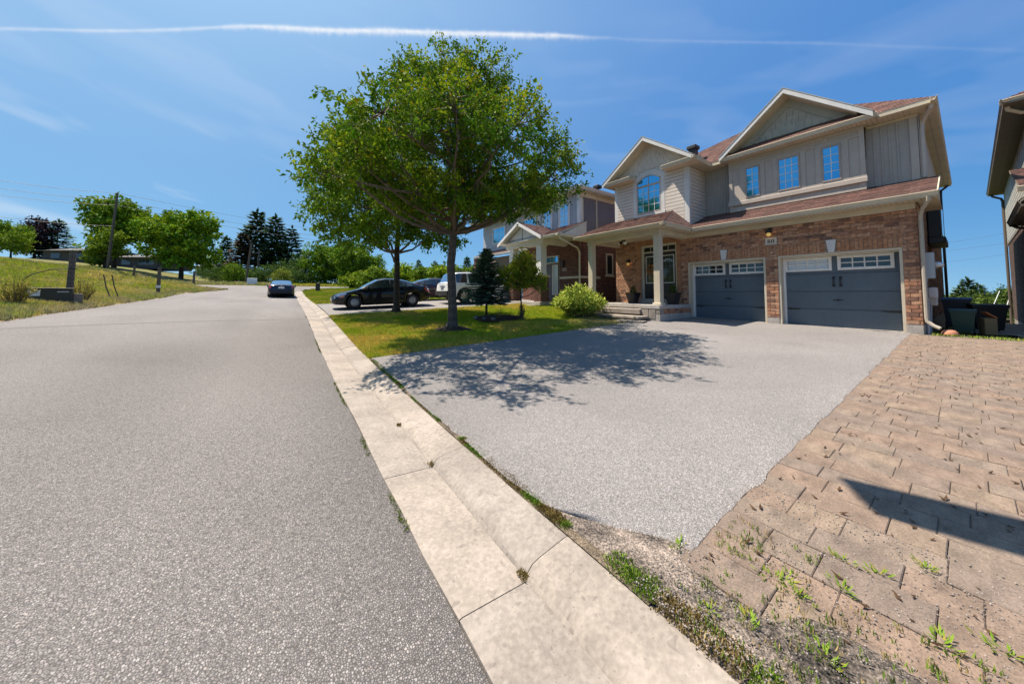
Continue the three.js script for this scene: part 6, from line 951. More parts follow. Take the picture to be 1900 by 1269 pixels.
{
  // the house at the right edge: only its side and rear corner show
  const Rh = thing('sided_house', 'house at the right edge with pale horizontal siding over dark brick', 'house');
  const A = -1.2, M_RS = trimMat(.40, .40, .37), M_RT = trimMat(.24, .21, .17), M_RB = [[.12, .065, .05], [.095, .055, .045], [.14, .075, .06]].map((c) => brickMat(...c)), M_RD = trimMat(.12, .10, .085);
  const L = LEFT(A), bf = 16.6, be = 30;
  const w = mesh('brick_wall', inFrame(L).box(-be, -14.6, .0, 4.1, -.3, 0), M_NMORTAR, Rh); layBricks(w, [{ fr: L, list: brickLay(-be, -14.6, .4, 4.08, [], .257, .1) }], M_RB, 60, 51, .01);
  mesh('front_wall', new Geo().hb(A - .3, -11, .3, 4.1, 14.6, 14.9), M_RB[0], Rh);
  mesh('upper_wall', inFrame(L).box(-be, -bf, 4.1, 6.75, -.3, 0), M_RS, Rh);
  siding(Rh, L, 4.2, 6.74, () => -be + .16, () => -bf, [], M_RS, .16); bar('corner_board', L, -be - .02, -be + .16, 4.0, 6.74, 0, .04, M_RT, Rh); bar('skirt_board', L, -be + .16, -bf, 4.08, 4.2, 0, .035, M_RT, Rh);
  mesh('upper_front_wall', new Geo().hb(A - .28, -11, 4.0, 6.75, bf, bf + .3), M_RS, Rh);
  const U = 6.87, e0 = 16.1; roofSlope(Rh, [P(-.72, U, e0), P(-12, U, e0), P(-6.4, 10.4, e0 + 6)], M_SHING, M_RT, 81); roofSlope(Rh, [P(-.72, U, be + .5), P(-.72, U, e0), P(-6.4, 10.4, e0 + 6), P(-6.4, 10.4, be - 5)], M_SHING, M_RT, 82);
  mesh('soffit', new Geo().hb(A, -.73, 6.735, 6.76, e0 + .02, be + .45).hb(A, -11, 6.736, 6.762, e0 + .02, bf), M_RD, Rh); mesh('fascia', new Geo().hb(-.735, -.715, 6.74, 6.86, e0, be + .5).hb(-11, -.735, 6.74, 6.86, e0, e0 + .02), M_RT, Rh);
  gutter(Rh, P(-.69, U, be + .5), P(-.69, U, e0 - .1), P(1, 0, 0), M_RT); gutter(Rh, P(-11, U, e0 - .02), P(-.66, U, e0 - .02), P(0, 0, -1), M_TAN);
  { const s = new Geo(); s.hb(-.97, -.955, 6.728, 6.734, e0 + .2, be + .4); for (let b = e0 + .3; b < be; b += .2) s.hb(A + .02, -.75, 6.731, 6.735, b, b + .012); stuff(mesh('soffit_groove', s, M_BLACK, Rh)); }
  downspout(Rh, [P(-.78, 6.76, e0 + .3), P(-.80, 6.66, e0 + .32), P(-1.0, 6.55, e0 + .5), P(-1.5, 6.5, e0 + .55)], M_TAN, .085); downspout(Rh, [P(-.80, 6.76, be + .2), P(-.86, 6.62, be + .1), P(-1.08, 6.45, be - .02), P(-1.12, 6.3, be - .04), P(-1.12, -.6, be - .04)], M_RD, .09);
  // lower roof running along the side
  roofSlope(Rh, [P(-.74, 3.72, 18), P(-.74, 3.72, 14), P(A - .02, 4.3, 14), P(A - .02, 4.3, 18)], M_SHING, M_RT, 83, .05); mesh('roof_end_cheek', new Geo().prism([P(-.74, 3.6, 17.9), P(-.74, 3.68, 17.9), P(A, 4.24, 17.9), P(A, 3.6, 17.9)], P(0, 0, .05)), M_RT, Rh); mesh('lower_soffit', new Geo().hb(A, -.75, 3.58, 3.6, 14, 17.95), M_RD, Rh); gutter(Rh, P(-.72, 3.72, 18.02), P(-.72, 3.72, 14), P(1, 0, 0), M_RT);
  downspout(Rh, [P(-.80, 3.6, 17.8), P(-.86, 3.5, 17.6), P(-1.08, 3.38, 17.2), P(-1.14, 3.3, 17.0), P(-1.14, .5, 17.0)], M_RD, .07);
  { const Fg = FRONT(14.6), Fu = FRONT(bf); for (const x of [1.9, 4.9]) { mesh('garage_door', inFrame(Fg).box(x, x + 2.44, .5, 2.65, .002, .03, .006).box(x, x + 2.44, 1.02, 1.035, .03, .034).box(x, x + 2.44, 1.56, 1.575, .03, .034), M_GDOOR[0], Rh); mesh('door_trim', inFrame(Fg).box(x - .1, x, .5, 2.75, .002, .05, .005).box(x + 2.44, x + 2.54, .5, 2.75, .002, .05, .005).box(x, x + 2.44, 2.65, 2.75, .002, .05, .005), M_TAN, Rh); }
    for (const x of [2.2, 4.6, 7]) windowUnit(Rh, Fu, x, x + 1.0, 5.1, 6.35, [[x + .06, x + .94, 5.16, 6.29, 3, 4]], { z0: .002, z1: .06, fw: .06 });
    siding(Rh, Fu, 4.2, 6.72, () => 1.2, () => 11, [(m) => m > 5 && m < 6.45 ? [2.1, 3.3] : null, (m) => m > 5 && m < 6.45 ? [4.5, 5.7] : null, (m) => m > 5 && m < 6.45 ? [6.9, 8.1] : null], M_RS, .16);
    layBricks(mesh('front_mortar', inFrame(Fg).box(1.2, 11, .35, 4.05, .001, .003), M_NMORTAR, Rh), [{ fr: FRONT(14.59), list: brickLay(1.2, 11, .5, 4.0, [[1.8, 4.44, 0, 2.75], [4.8, 7.44, 0, 2.75]]), hide: true }], M_RB, 0, 53, .01);
    roofSlope(Rh, [P(-.75, 4.05, 14.0), P(-11.2, 4.05, 14.0), P(-11.2, 5.0, 16.6), P(-.75, 5.0, 16.6)], M_SHING, M_RT, 85, .05); gutter(Rh, P(-11.2, 4.05, 13.98), P(-.72, 4.05, 13.98), P(0, 0, -1), M_TAN); }
  settle(Rh, P(-6, .4, 22));
}
// low house on the hill and sheds behind the trees
{
  const lowHouse = (name, label, u0, u1, vEave, Z, seed, wallC, hgt = 3.1) => {
    const p = away((u0 + u1) / 2, vEave, Z); const q0 = away(u0, vEave, Z), q1 = away(u1, vEave, Z), len = q0.distanceTo(q1), dir = q1.clone().sub(q0).setY(0).normalize(); const base = ground(p) - .1, o = thing(name, label, 'house', V3(p.x, base, p.z), Math.atan2(-dir.z, dir.x)), h = Math.max(2.2, p.y - base), W = wallC;
    mesh('wall', new Geo().box(-len / 2, len / 2, 0, h, -7, 0), W, o); const rm = trimMat(.10, .10, .11, .9);
    mesh('roof', new Geo().prism([V3(-len / 2 - .5, h - .1, .7), V3(-len / 2 - .5, h + .85, -3.5), V3(-len / 2 - .5, h - .1, -7.7)], V3(len + 1, 0, 0)), rm, o); mesh('eave_board', new Geo().box(-len / 2 - .5, len / 2 + .5, h - .12, h - .02, .7, .74), trimMat(.3, .28, .25), o);
    const n = Math.max(2, Math.round(len / 4)); for (let i = 0; i < n; i++) { const x = -len / 2 + (i + .5) * len / n, w = i % 3 === 1 ? 1.5 : .9, f = mesh('window', new Geo().box(x - w, x + w, h * .34, h * .80, .001, .05), trimMat(.16, .15, .14), o); mesh('pane', new Geo().box(x - w + .1, x + w - .1, h * .36, h * .78, .051, .07), M_DGLASS, f); }
    mesh('chimney', new Geo().box(len * .2, len * .2 + .8, h, h + 2.0, -3.8, -3), M_NBRICKS[1], o); return o;
  };
  lowHouse('bungalow', 'long low bungalow with grey roof on the hilltop left of the tall airy tree', 78, 172, 483, 60, 1, trimMat(.09, .075, .07));
  lowHouse('bungalow', 'low dark house with grey roof behind the round maple', 214, 290, 489, 62, 2, trimMat(.07, .065, .07));
  lowHouse('far_house', 'white house glimpsed between trees behind the round maple', 362, 400, 494, 85, 3, trimMat(.62, .64, .68));
}
// ---------------------------------------------------------------- street furniture and small things
const M_WOODG = new THREE.MeshStandardMaterial({ color: lin(.30, .27, .24), map: T_BARK, bumpMap: T_BARK, bumpScale: .006, roughness: .95 }), M_STEEL = std(.35, .36, .38, .5, { metalness: .6 });
const post = (name, label, cat, p, h, r, lean = 0, group) => { const o = thing(name, label, cat, p, 0, group), g = new Geo(), n = 5, pts = [], rr = []; for (let i = 0; i <= n; i++) { const t = i / n; pts.push(V3(lean * t * h, -.25 + t * (h + .25), 0)); rr.push(r * (1.06 - .12 * t) * (i % 2 ? .98 : 1.02)); } g.tube(pts, rr, 12); mesh('post', g, M_WOODG, o, .8); return o; };
const hitAt = (u, v) => { const o = camera.position, d = away(u, v, 1).sub(o); let lo = 0; for (let t = .5; t < 300; t *= 1.01) { const p = o.clone().addScaledVector(d, t); if (p.y < ground(p)) { let hi = t; for (let i = 0; i < 30; i++) { const m = (lo + hi) / 2, q = o.clone().addScaledVector(d, m); if (q.y < ground(q)) hi = m; else lo = m; } const q = o.clone().addScaledVector(d, hi); q.y = ground(q); return q; } lo = t; } return standAt(u, v, 40); };
const standAt = (u, v, Z) => { const p = away(u, v, Z); p.y = ground(p); return p; };
{
  const p = hitAt(126, 561), o = post('wooden_post', 'tall weathered wooden post beside the dark utility box', 'post', p, 2.42, .108, .012);
  const g = new Geo(); g.tube([V3(0, 1.55, .17), V3(-.5, 1.5, .2), V3(-1.0, 1.25, .25), V3(-1.25, .95, .3)], .018, 6).tube([V3(-.17, 1.56, 0), V3(0, 1.57, .17), V3(.17, 1.56, 0), V3(0, 1.55, -.17), V3(-.17, 1.56, 0)], .02, 5); mesh('loose_cable', g, M_BLACK, o);
}
post('wooden_post', 'short wooden post with a white mark at its foot by the road edge', 'post', hitAt(292, 544), 2.05, .11, .01);
{ const o = scene.children[scene.children.length - 1]; mesh('white_band', new Geo().tube([V3(.003, .42, 0), V3(.005, .62, 0)], .142, 12), M_WHITE, o); }
post('wooden_post', 'grey wooden post standing high on the field in front of the dark bungalow', 'post', hitAt(247, 514), 1.5, .11, .02);
post('wooden_post', 'wooden post below the round maple near the road bend', 'post', hitAt(358, 528), 1.7, .12, .02);
{
  const o = thing('utility_box', 'low dark green utility box with a pale sticker beside the tall wooden post', 'utility box', hitAt(87, 562), .34);
  mesh('cabinet', new Geo().box(-.82, .62, .02, .60, -.35, .35, .02), std(.018, .026, .022, .45), o); mesh('lid', new Geo().box(-.86, .66, .60, .65, -.39, .39, .02), std(.022, .03, .026, .4), o);
  mesh('door_seam', new Geo().box(-.1, -.085, .06, .58, .35, .356), M_BLACK, o); mesh('sticker', new Geo().box(-.50, -.20, .30, .54, .351, .356), std(.62, .68, .74, .5), o); mesh('label_strip', new Geo().box(.22, .52, .46, .50, .351, .356), std(.5, .5, .46, .6), o); mesh('concrete_pad', new Geo().box(-.95, .8, -.2, .02, -.42, .42, .02), std(.20, .18, .15, .95), o); mesh('concrete_block', new Geo().box(.64, .92, .03, .40, -.3, .2, .02), std(.20, .18, .15, .95), o);
}
shrub(thing('dry_shrub', 'yellowish shrub left of the dark utility box', 'shrub', hitAt(26, 566)), { seed: 401, rx: .5, rz: .4, h: 1.1, stems: 90, leaves: 12, spread: .09, L: .09, ratio: .4, colors: [[.17, .17, .03], [.44, .38, .07]] });
shrub(thing('dry_shrub', 'yellowish shrub growing right of the tall wooden post', 'shrub', hitAt(150, 560)), { seed: 402, rx: .5, rz: .4, h: 1.1, stems: 90, leaves: 12, spread: .09, L: .09, ratio: .4, colors: [[.17, .17, .03], [.44, .38, .07]] });
for (const [u, v, label] of [[206, 556, 'left one of two thin dark stakes leaning in the grass'], [221, 555, 'right one of two thin dark stakes leaning in the grass']]) { const o = thing('leaning_stake', label, 'stake', hitAt(u, v)); mesh('rod', new Geo().tube([V3(.0, -.1, 0), V3(-.30, .75, -.2), V3(-.44, 1.42, -.28)], .028, 6), std(.06, .045, .04, .8), o); }
// power poles and wires
const poleAt = (u, vTop, Z, label, lean, arms) => { const p = standAt(u, 530, Z), h = away(u, vTop, Z).y - p.y, o = thing('power_pole', label, 'utility pole', p), g = new Geo(); g.tube([V3(0, -.2, 0), V3(lean * .5, h * .5, 0), V3(lean, h, 0)], [.17, .145, .11], 10); mesh('pole', g, M_WOODG, o, 1); if (arms) { mesh('crossarm', new Geo().box(lean - .9, lean + .9, h - .55, h - .43, .1, .2, .01), M_WOODG, o); for (const x of [-.8, 0, .8]) mesh('insulator', new Geo().tube([V3(lean + x, h - .43, .15), V3(lean + x, h - .28, .15)], [.05, .03], 8), std(.3, .3, .28, .3), o); } return V3(p.x + lean, p.y + h, p.z); };
const pA = poleAt(196, 354, 44, 'leaning wooden power pole beside the tall airy tree', .45, false), pB = poleAt(455, 450, 52, 'leaning wooden power pole across the far street before the pines', .5, false), pC = poleAt(477, 462, 62, 'pale thin pole between the trunks of the dark pines', 0, false);
{ // a service drop is a thing of its own, wire by wire
  const end = (u, v, Z) => away(u, v, Z), wire = (label, a, b, sag, group) => { const m = a.clone().lerp(b, .5), o = thing('overhead_wire', label, 'power line', m), pts = []; for (let i = 0; i <= 20; i++) { const t = i / 20; pts.push(a.clone().lerp(b, t).add(V3(0, -sag * 4 * t * (1 - t), 0)).sub(m)); } mesh('cable', new Geo().tube(pts, .022, 4), std(.10, .10, .11, .6), o); };
  wire('topmost overhead wire running left from the leaning pole', pA, end(-30, 330, 40), .25); wire('second overhead wire from the top on the left', pA.clone().add(V3(0, -.95, 0)), end(-30, 345, 40), .25); wire('third overhead wire from the top on the left', pA.clone().add(V3(0, -1.7, 0)), end(-30, 358, 40), .25); wire('lowest overhead wire on the left below the others', pA.clone().add(V3(0, -4.6, 0)), end(-30, 398, 40), .25);
  wire('topmost overhead wire running right from the leaning pole past the pines', pA, end(640, 432, 80), .5); wire('middle overhead wire running right past the pines', pA.clone().add(V3(0, -.95, 0)), end(640, 444, 80), .5); wire('lowest overhead wire running right past the pines', pA.clone().add(V3(0, -1.7, 0)), end(640, 452, 80), .5);
  wire('upper distant wire across the gap between the houses', end(1745, 452, 90), end(1900, 425, 95), .3); wire('middle distant wire across the gap between the houses', end(1745, 466, 90), end(1900, 445, 95), .3); wire('lower distant wire across the gap between the houses', end(1745, 487, 90), end(1900, 466, 95), .3);
}
{ const o = thing('white_cabinet', 'white service cabinet at the foot of the far leaning power pole', 'cabinet', standAt(467, 527, 45)); mesh('cabinet', new Geo().box(-.55, .55, .05, .95, -.3, .3, .03), std(.62, .66, .70, .5), o); mesh('plinth', new Geo().box(-.6, .6, -.1, .06, -.35, .35, .01), M_CONCW, o); mesh('door_line', new Geo().box(-.008, .008, .1, .9, .3, .306), M_STEEL, o); }
{ const o = thing('mailbox', 'small black mailbox-like box on the far right-hand verge', 'mailbox', standAt(589, 537, 36)); mesh('box', new Geo().box(-.21, .21, .05, .80, -.2, .2, .03), M_BLACK, o); mesh('lid', new Geo().box(-.24, .24, .80, .88, -.23, .23, .02), M_BLACK, o); }
// street lamp on the kerb to the right, outside the view: only the shadow of its head falls on the pavers
{
  const o = thing('street_lamp', 'tall street lamp right of the view whose shadow lies on the tan pavers', 'street lamp', P(-.9, .12, 2.95)), q = (b, a, y) => P(a, y - .12, b).sub(P(-.9, 0, 2.95));
  mesh('pole', new Geo().tube([V3(0, -.2, 0), V3(0, 3, 0), V3(0, 6.05, 0)], [.11, .085, .06], 12), M_STEEL, o, 1);
  mesh('arm', new Geo().tube([V3(0, 5.9, 0), q(2.75, -.2, 6.2), q(2.3, 1.6, 6.22), q(2.15, 2.3, 6.2)], .05, 8), M_STEEL, o, 1);
  const h = new Geo(); h.prism([q(1.94, 3.61, 6.15), q(1.565, 3.39, 6.15), q(1.705, 2.89, 6.15), q(1.9, 1.9, 6.15), q(2.45, 1.9, 6.15), q(2.185, 2.86, 6.15)], V3(0, .07, 0)); mesh('lamp_head', h, M_STEEL, o); mesh('lens', new Geo().prism([q(1.85, 3.3, 6.12), q(1.7, 3.2, 6.12), q(1.9, 2.2, 6.12), q(2.2, 2.2, 6.12)], V3(0, .028, 0)), std(.7, .7, .68, .3), o);
}
// porch pots, meters' corner, bins, fence
const pot = (name, label, p, sx, seed) => { const o = thing(name, label, 'planter', p), g = new Geo(), w0 = .135 * sx, w1 = .215 * sx; const q = (w, y) => [V3(-w, y, -w), V3(w, y, -w), V3(w, y, w), V3(-w, y, w)], a = q(w0, 0), b = q(w1, .42), c = q(w1 + .012, .42), d = q(w1 + .012, .46), e = q(w1 - .03, .46), f = q(w1 - .03, .38); for (const [r, s] of [[a, b], [b, c], [c, d], [d, e], [e, f]]) for (let i = 0; i < 4; i++) { const j = (i + 1) % 4; g.quad(r[j], r[i], s[i], s[j]); } g.poly(a); mesh('pot', g, std(.022, .018, .020, .5), o); mesh('soil', new Geo().box(-w1 + .03, w1 - .03, .36, .385, -w1 + .03, w1 - .03), std(.05, .04, .03, 1), o); if (seed) { const s = new THREE.Group(); shrubInto(o, seed); } return o; };
function shrubInto(o, seed) { const r = mulberry(seed), lv = new Leaves(); for (let i = 0; i < 160; i++) { const t = r(), d = rdir(r), p = V3(d.x * .16 * (1 - t * .5), .42 + t * .30, d.z * .16 * (1 - t * .5)), ld = rdir(r).add(V3(0, .6, 0)).normalize(); lv.leaf(p, ld, ld.clone().cross(rdir(r)).normalize(), .08, .04, .2, lerpC([.05, .09, .02], [.12, .17, .03], r())); } mesh('foliage', lv.build(), M_LEAF, o); }
pot('planter', 'tall square dark planter with a small plant left of the entrance', P(8.66, 1.12, 13.0), 1.05, 411); pot('planter', 'tall square dark planter right of the entrance beside the column', P(6.66, 1.12, 12.6), 1.0, 412);
{ const o = thing('door_wreath', 'orange and tan wreath hanging on the left entrance door glass', 'wreath', P(8.10, 2.62, 13.565)), r = mulberry(421), lv = new Leaves(); for (let i = 0; i < 260; i++) { const f = r() * 6.283, q = .15 + (r() - .5) * .09, p = V3(-.02 - r() * .05, Math.sin(f) * q + (r() < .3 ? -.25 * r() : 0), Math.cos(f) * q), ld = rdir(r), c = lerpC([.50, .16, .03], [.55, .40, .18], r()); lv.leaf(p, ld, ld.clone().cross(rdir(r)).normalize(), .08, .04, .2, c); } mesh('foliage', lv.build(), M_LEAF, o); }
{ const o = thing('floodlight', 'small two-headed security floodlight under the porch ceiling', 'floodlight', P(8.75, 3.93, 12.5)); mesh('base', new Geo().tube([V3(0, 0, 0), V3(0, -.05, 0)], .07, 12), M_BLACK, o); for (const s of [-1, 1]) { mesh('head', new Geo().tube([V3(0, -.05, 0), V3(-.03, -.13, s * .10), V3(-.12, -.19, s * .16)], [.02, .06, .085], 12), M_BLACK, o); const l = mesh('lens', new Geo().tube([V3(-.122, -.191, s * .161), V3(-.13, -.197, s * .166)], .075, 12), M_WHITE, o); } mesh('sensor', new Geo().tube([V3(0, -.05, 0), V3(-.03, -.2, 0)], [.03, .04], 10), M_WHITE, o); }
const bin = (label, p, turn, col, lid, h = 1.02, w = .58) => { const o = thing('wheelie_bin', label, 'wheelie bin', p, turn), g = new Geo(), q = (s, y, dz = 0) => [V3(-s * w / 2, y, -s * w / 2 + dz), V3(s * w / 2, y, -s * w / 2 + dz), V3(s * w / 2, y, s * w / 2 + dz), V3(-s * w / 2, y, s * w / 2 + dz)], A = q(.78, .06), B = q(1, h * .90), C = q(1.08, h * .90), D = q(1.08, h * .97); for (const [r, s] of [[A, B], [B, C], [C, D]]) for (let i = 0; i < 4; i++) { const j = (i + 1) % 4; g.quad(r[j], r[i], s[i], s[j]); } g.poly(A); mesh('body', g, col, o); mesh('lid', new Geo().prism([V3(-w * .56, h * .97, w * .58), V3(-w * .56, h * 1.02, w * .50), V3(-w * .56, h * 1.06, -w * .1), V3(-w * .56, h * 1.02, -w * .62), V3(-w * .56, h * .97, -w * .62)], V3(w * 1.12, 0, 0)), lid, o); mesh('handle', new Geo().tube([V3(-w * .4, h * .95, -w * .56), V3(-w * .4, h * .99, -w * .74), V3(w * .4, h * .99, -w * .74), V3(w * .4, h * .95, -w * .56)], .018, 6), lid, o); for (const s of [-1, 1]) mesh('wheel', new Geo().tube([V3(s * w * .36, .11, -w * .40), V3(s * w * .46, .11, -w * .40)], .11, 14), M_TYRE, o); return o; };
const M_BING = std(.005, .04, .028, .5), M_BINB = std(.006, .016, .075, .45), M_BINK = std(.006, .006, .007, .6);
const at = (b, a, dy = 0) => P(a, G(b, a) + dy, b);
bin('green wheelie bin nearest the garage corner', at(14.6, .14), -1.57, M_BING, M_BING, .60, .38); bin('bin with bright blue lid behind the green wheelie bin', at(16.2, .25), -1.57, std(.008, .012, .02, .5), M_BINB, .88, .48); bin('large black wheelie bin right of the blue-lidded bin', at(16.0, -.22), -1.3, M_BINK, M_BINK, .72, .54);
{ const o = thing('cardboard_box', 'crumpled brown cardboard leaning against the green wheelie bin', 'box', at(14.75, -.22), .4); mesh('carton', new Geo().box(-.12, .12, 0, .42, -.10, .10, .01), std(.20, .13, .06, .9), o); mesh('flap', new Geo().prism([V3(-.12, .42, .10), V3(.12, .42, .10), V3(.15, .56, -.05), V3(-.08, .57, -.06)], V3(0, .012, .01)), std(.50, .16, .06, .8), o); }
{ const o = thing('terracotta_dish', 'upturned terracotta dish on the ground under the downspout', 'pot', at(13.62, .33)); const g = new Geo(); g.tube([V3(0, 0, 0), V3(0, .07, 0), V3(0, .13, 0), V3(0, .15, 0)], [.14, .13, .08, .02], 16); mesh('dish', g, std(.42, .18, .11, .8), o, .7); }
{ const o = thing('wooden_fence', 'dark board fence closing the gap behind the wheelie bins', 'fence', at(30.2, -.25)); const M = std(.055, .042, .036, .9); for (let x = -.85; x < .85; x += .155) mesh('board', new Geo().box(-.012, .012, .05 + .02 * hash2(x * 100, 1), 1.45 + .03 * hash2(x * 100, 2), x, x + .13, .003), M, o); mesh('rail', new Geo().box(.013, .05, .35, .44, -.9, .9), M, o); mesh('rail', new Geo().box(.013, .05, 1.15, 1.24, -.9, .9), M, o); mesh('cap_rail', new Geo().box(-.05, .06, 1.5, 1.54, -.9, .9, .005), std(.20, .17, .13, .8), o); for (const z of [-.85, 0, .85]) mesh('fence_post', new Geo().box(.05, .14, -.2, 1.55, z - .05, z + .05, .006), M, o); }
{ const o = thing('patio_slab', 'shaded bluish stone path beside the right house behind the pavers', 'paving', at(18, -.45)); mesh('slab', new Geo().box(-3.9, 3.8, -.05, .03, -.5, .6, .01), M_CONCW, o); }
{ const o = thing('lawn_sign', 'small white square sign standing before the dark fence', 'sign', at(29.5, -.5)); mesh('panel', new Geo().box(-.01, .01, .05, .50, -.22, .22, .003), M_WHITE, o); mesh('stake', new Geo().box(-.008, .008, -.1, .05, -.02, .02), M_STEEL, o); for (let i = 0; i < 9; i++) mesh('dark_patch', new Geo().box(-.014, -.0105, .12 + .11 * (i / 3 | 0), .19 + .11 * (i / 3 | 0), -.15 + .11 * (i % 3), -.07 + .11 * (i % 3)), std(.2, .1, .08, .8), o); }
for (const [u0, v0, u1, v1, label] of [[1837, 583, 1856, 540, 'left leaning pale pole behind the dark fence'], [1862, 583, 1873, 556, 'right leaning pale pole behind the dark fence']]) { const a = away(u0, v0, 27), b = away(u1, v1, 27.5), o = thing('leaning_pole', label, 'pole', a); mesh('rod', new Geo().tube([V3(0, -1.2, 0).add(b.clone().sub(a).setY(0).multiplyScalar(-.6)), b.clone().sub(a)], .022, 6), std(.6, .6, .58, .5), o); }
// mulch bed with stones under spruce and ornamental tree
{
  const o = thing('mulch_bed', 'dark mulch bed around spruce and slender tree on the lawn', 'flower bed', onG(7.0, 10.4)), pts = [], g = new Geo(), n = 26, c = V3(0, .10, 0), ring = (k, y) => { const l = []; for (let i = 0; i < n; i++) { const f = i / n * 6.283, q = k * (1 + .12 * Math.sin(f * 3 + 1) + .06 * Math.sin(f * 7)); l.push(V3(Math.cos(f) * 1.05 * q, y, Math.sin(f) * .85 * q)); } return l; }; const a = ring(1, -.03), b = ring(.8, .09), d = ring(.4, .13); for (let i = 0; i < n; i++) { const j = (i + 1) % n; g.quad(a[j], a[i], b[i], b[j]); g.quad(b[j], b[i], d[i], d[j]); g.tri(d[j], d[i], c.clone().setY(.14)); } mesh('mulch', g, new THREE.MeshStandardMaterial({ map: T_SOIL, color: lin(.30, .20, .13), roughness: 1, bumpMap: T_SOIL, bumpScale: .03 }), o, 1.5);
  const r = mulberry(431); for (let i = 0; i < 7; i++) { const f = 2.1 + i / 7 * 3.4 + .2 * r(), k = .85 + .1 * r(), s = .045 + .05 * r(), q = new THREE.IcosahedronGeometry(s, 1), m = new THREE.Matrix4().makeRotationFromEuler(new THREE.Euler(r() * 3, r() * 3, r() * 3)); q.applyMatrix4(m); q.scale(1.2, .7, 1); const st = mesh('stone', q, [std(.16, .16, .17, .9), std(.12, .12, .13, .9), std(.22, .22, .24, .9)][i % 3], o); st.position.set(Math.cos(f) * 1.02 * k - .05, .06, Math.sin(f) * .85 * k); }
}
{
  const o = thing('mulch_ring', 'dark bare mulch around the foot of the big lawn tree', 'flower bed', onG(4.44, 9.22)), g = new Geo(), n = 24, ring = (k, y) => { const l = []; for (let i = 0; i < n; i++) { const f = i / n * 6.283, q = k * (1 + .14 * Math.sin(f * 3) + .07 * Math.sin(f * 8)); l.push(V3(Math.cos(f) * q, y, Math.sin(f) * q)); } return l; }; const a = ring(.66, -.03), b = ring(.45, .05), d = ring(.2, .11); for (let i = 0; i < n; i++) { const j = (i + 1) % n; g.quad(a[j], a[i], b[i], b[j]); g.quad(b[j], b[i], d[i], d[j]); g.tri(d[j], d[i], V3(0, .14, 0)); } mesh('mulch', g, new THREE.MeshStandardMaterial({ map: T_SOIL, color: lin(.26, .19, .13), roughness: 1, bumpMap: T_SOIL, bumpScale: .03 }), o, 1.5);
}
// ---------------------------------------------------------------- grass, weeds, litter
function tuft(blades, h, spread, w, seed) { const r = mulberry(seed), l = new Leaves(); for (let i = 0; i < blades; i++) { const f = r() * 6.283, lean = .15 + .6 * r(), d = V3(Math.cos(f) * lean, 1, Math.sin(f) * lean).normalize(), s = d.clone().cross(V3(Math.sin(f), .1, -Math.cos(f))).normalize(), k = .75 + .5 * r(); l.leaf(V3((r() - .5) * spread, 0, (r() - .5) * spread), d, V3(-Math.sin(f), 0, Math.cos(f)), h * (.55 + .7 * r()), w, .1, [k, k, k]); } return l.build(); }
function scatter(name, label, geo, mat, list, cat) { // list: [b, a, scale, [r, g, b], dy]
  const m = new THREE.InstancedMesh(geo, mat, list.length), M = new THREE.Matrix4(), q = new THREE.Quaternion(), c = new THREE.Color(); list.forEach(([b, a, s, col, dy], i) => { q.setFromAxisAngle(V3(0, 1, 0), hash2(i, 7) * 6.283); M.compose(P(a, dy ?? G(b, a) - .005, b), q, V3(s, s * (.8 + .4 * hash2(i, 9)), s)); m.setMatrixAt(i, M); m.setColorAt(i, c.setRGB(...col)); }); m.name = numbered(name); m.castShadow = m.receiveShadow = true; scene.add(m); stuff(m); tag(m, label, cat); return m;
}
const M_BLADE = leafMat(.3, .6);
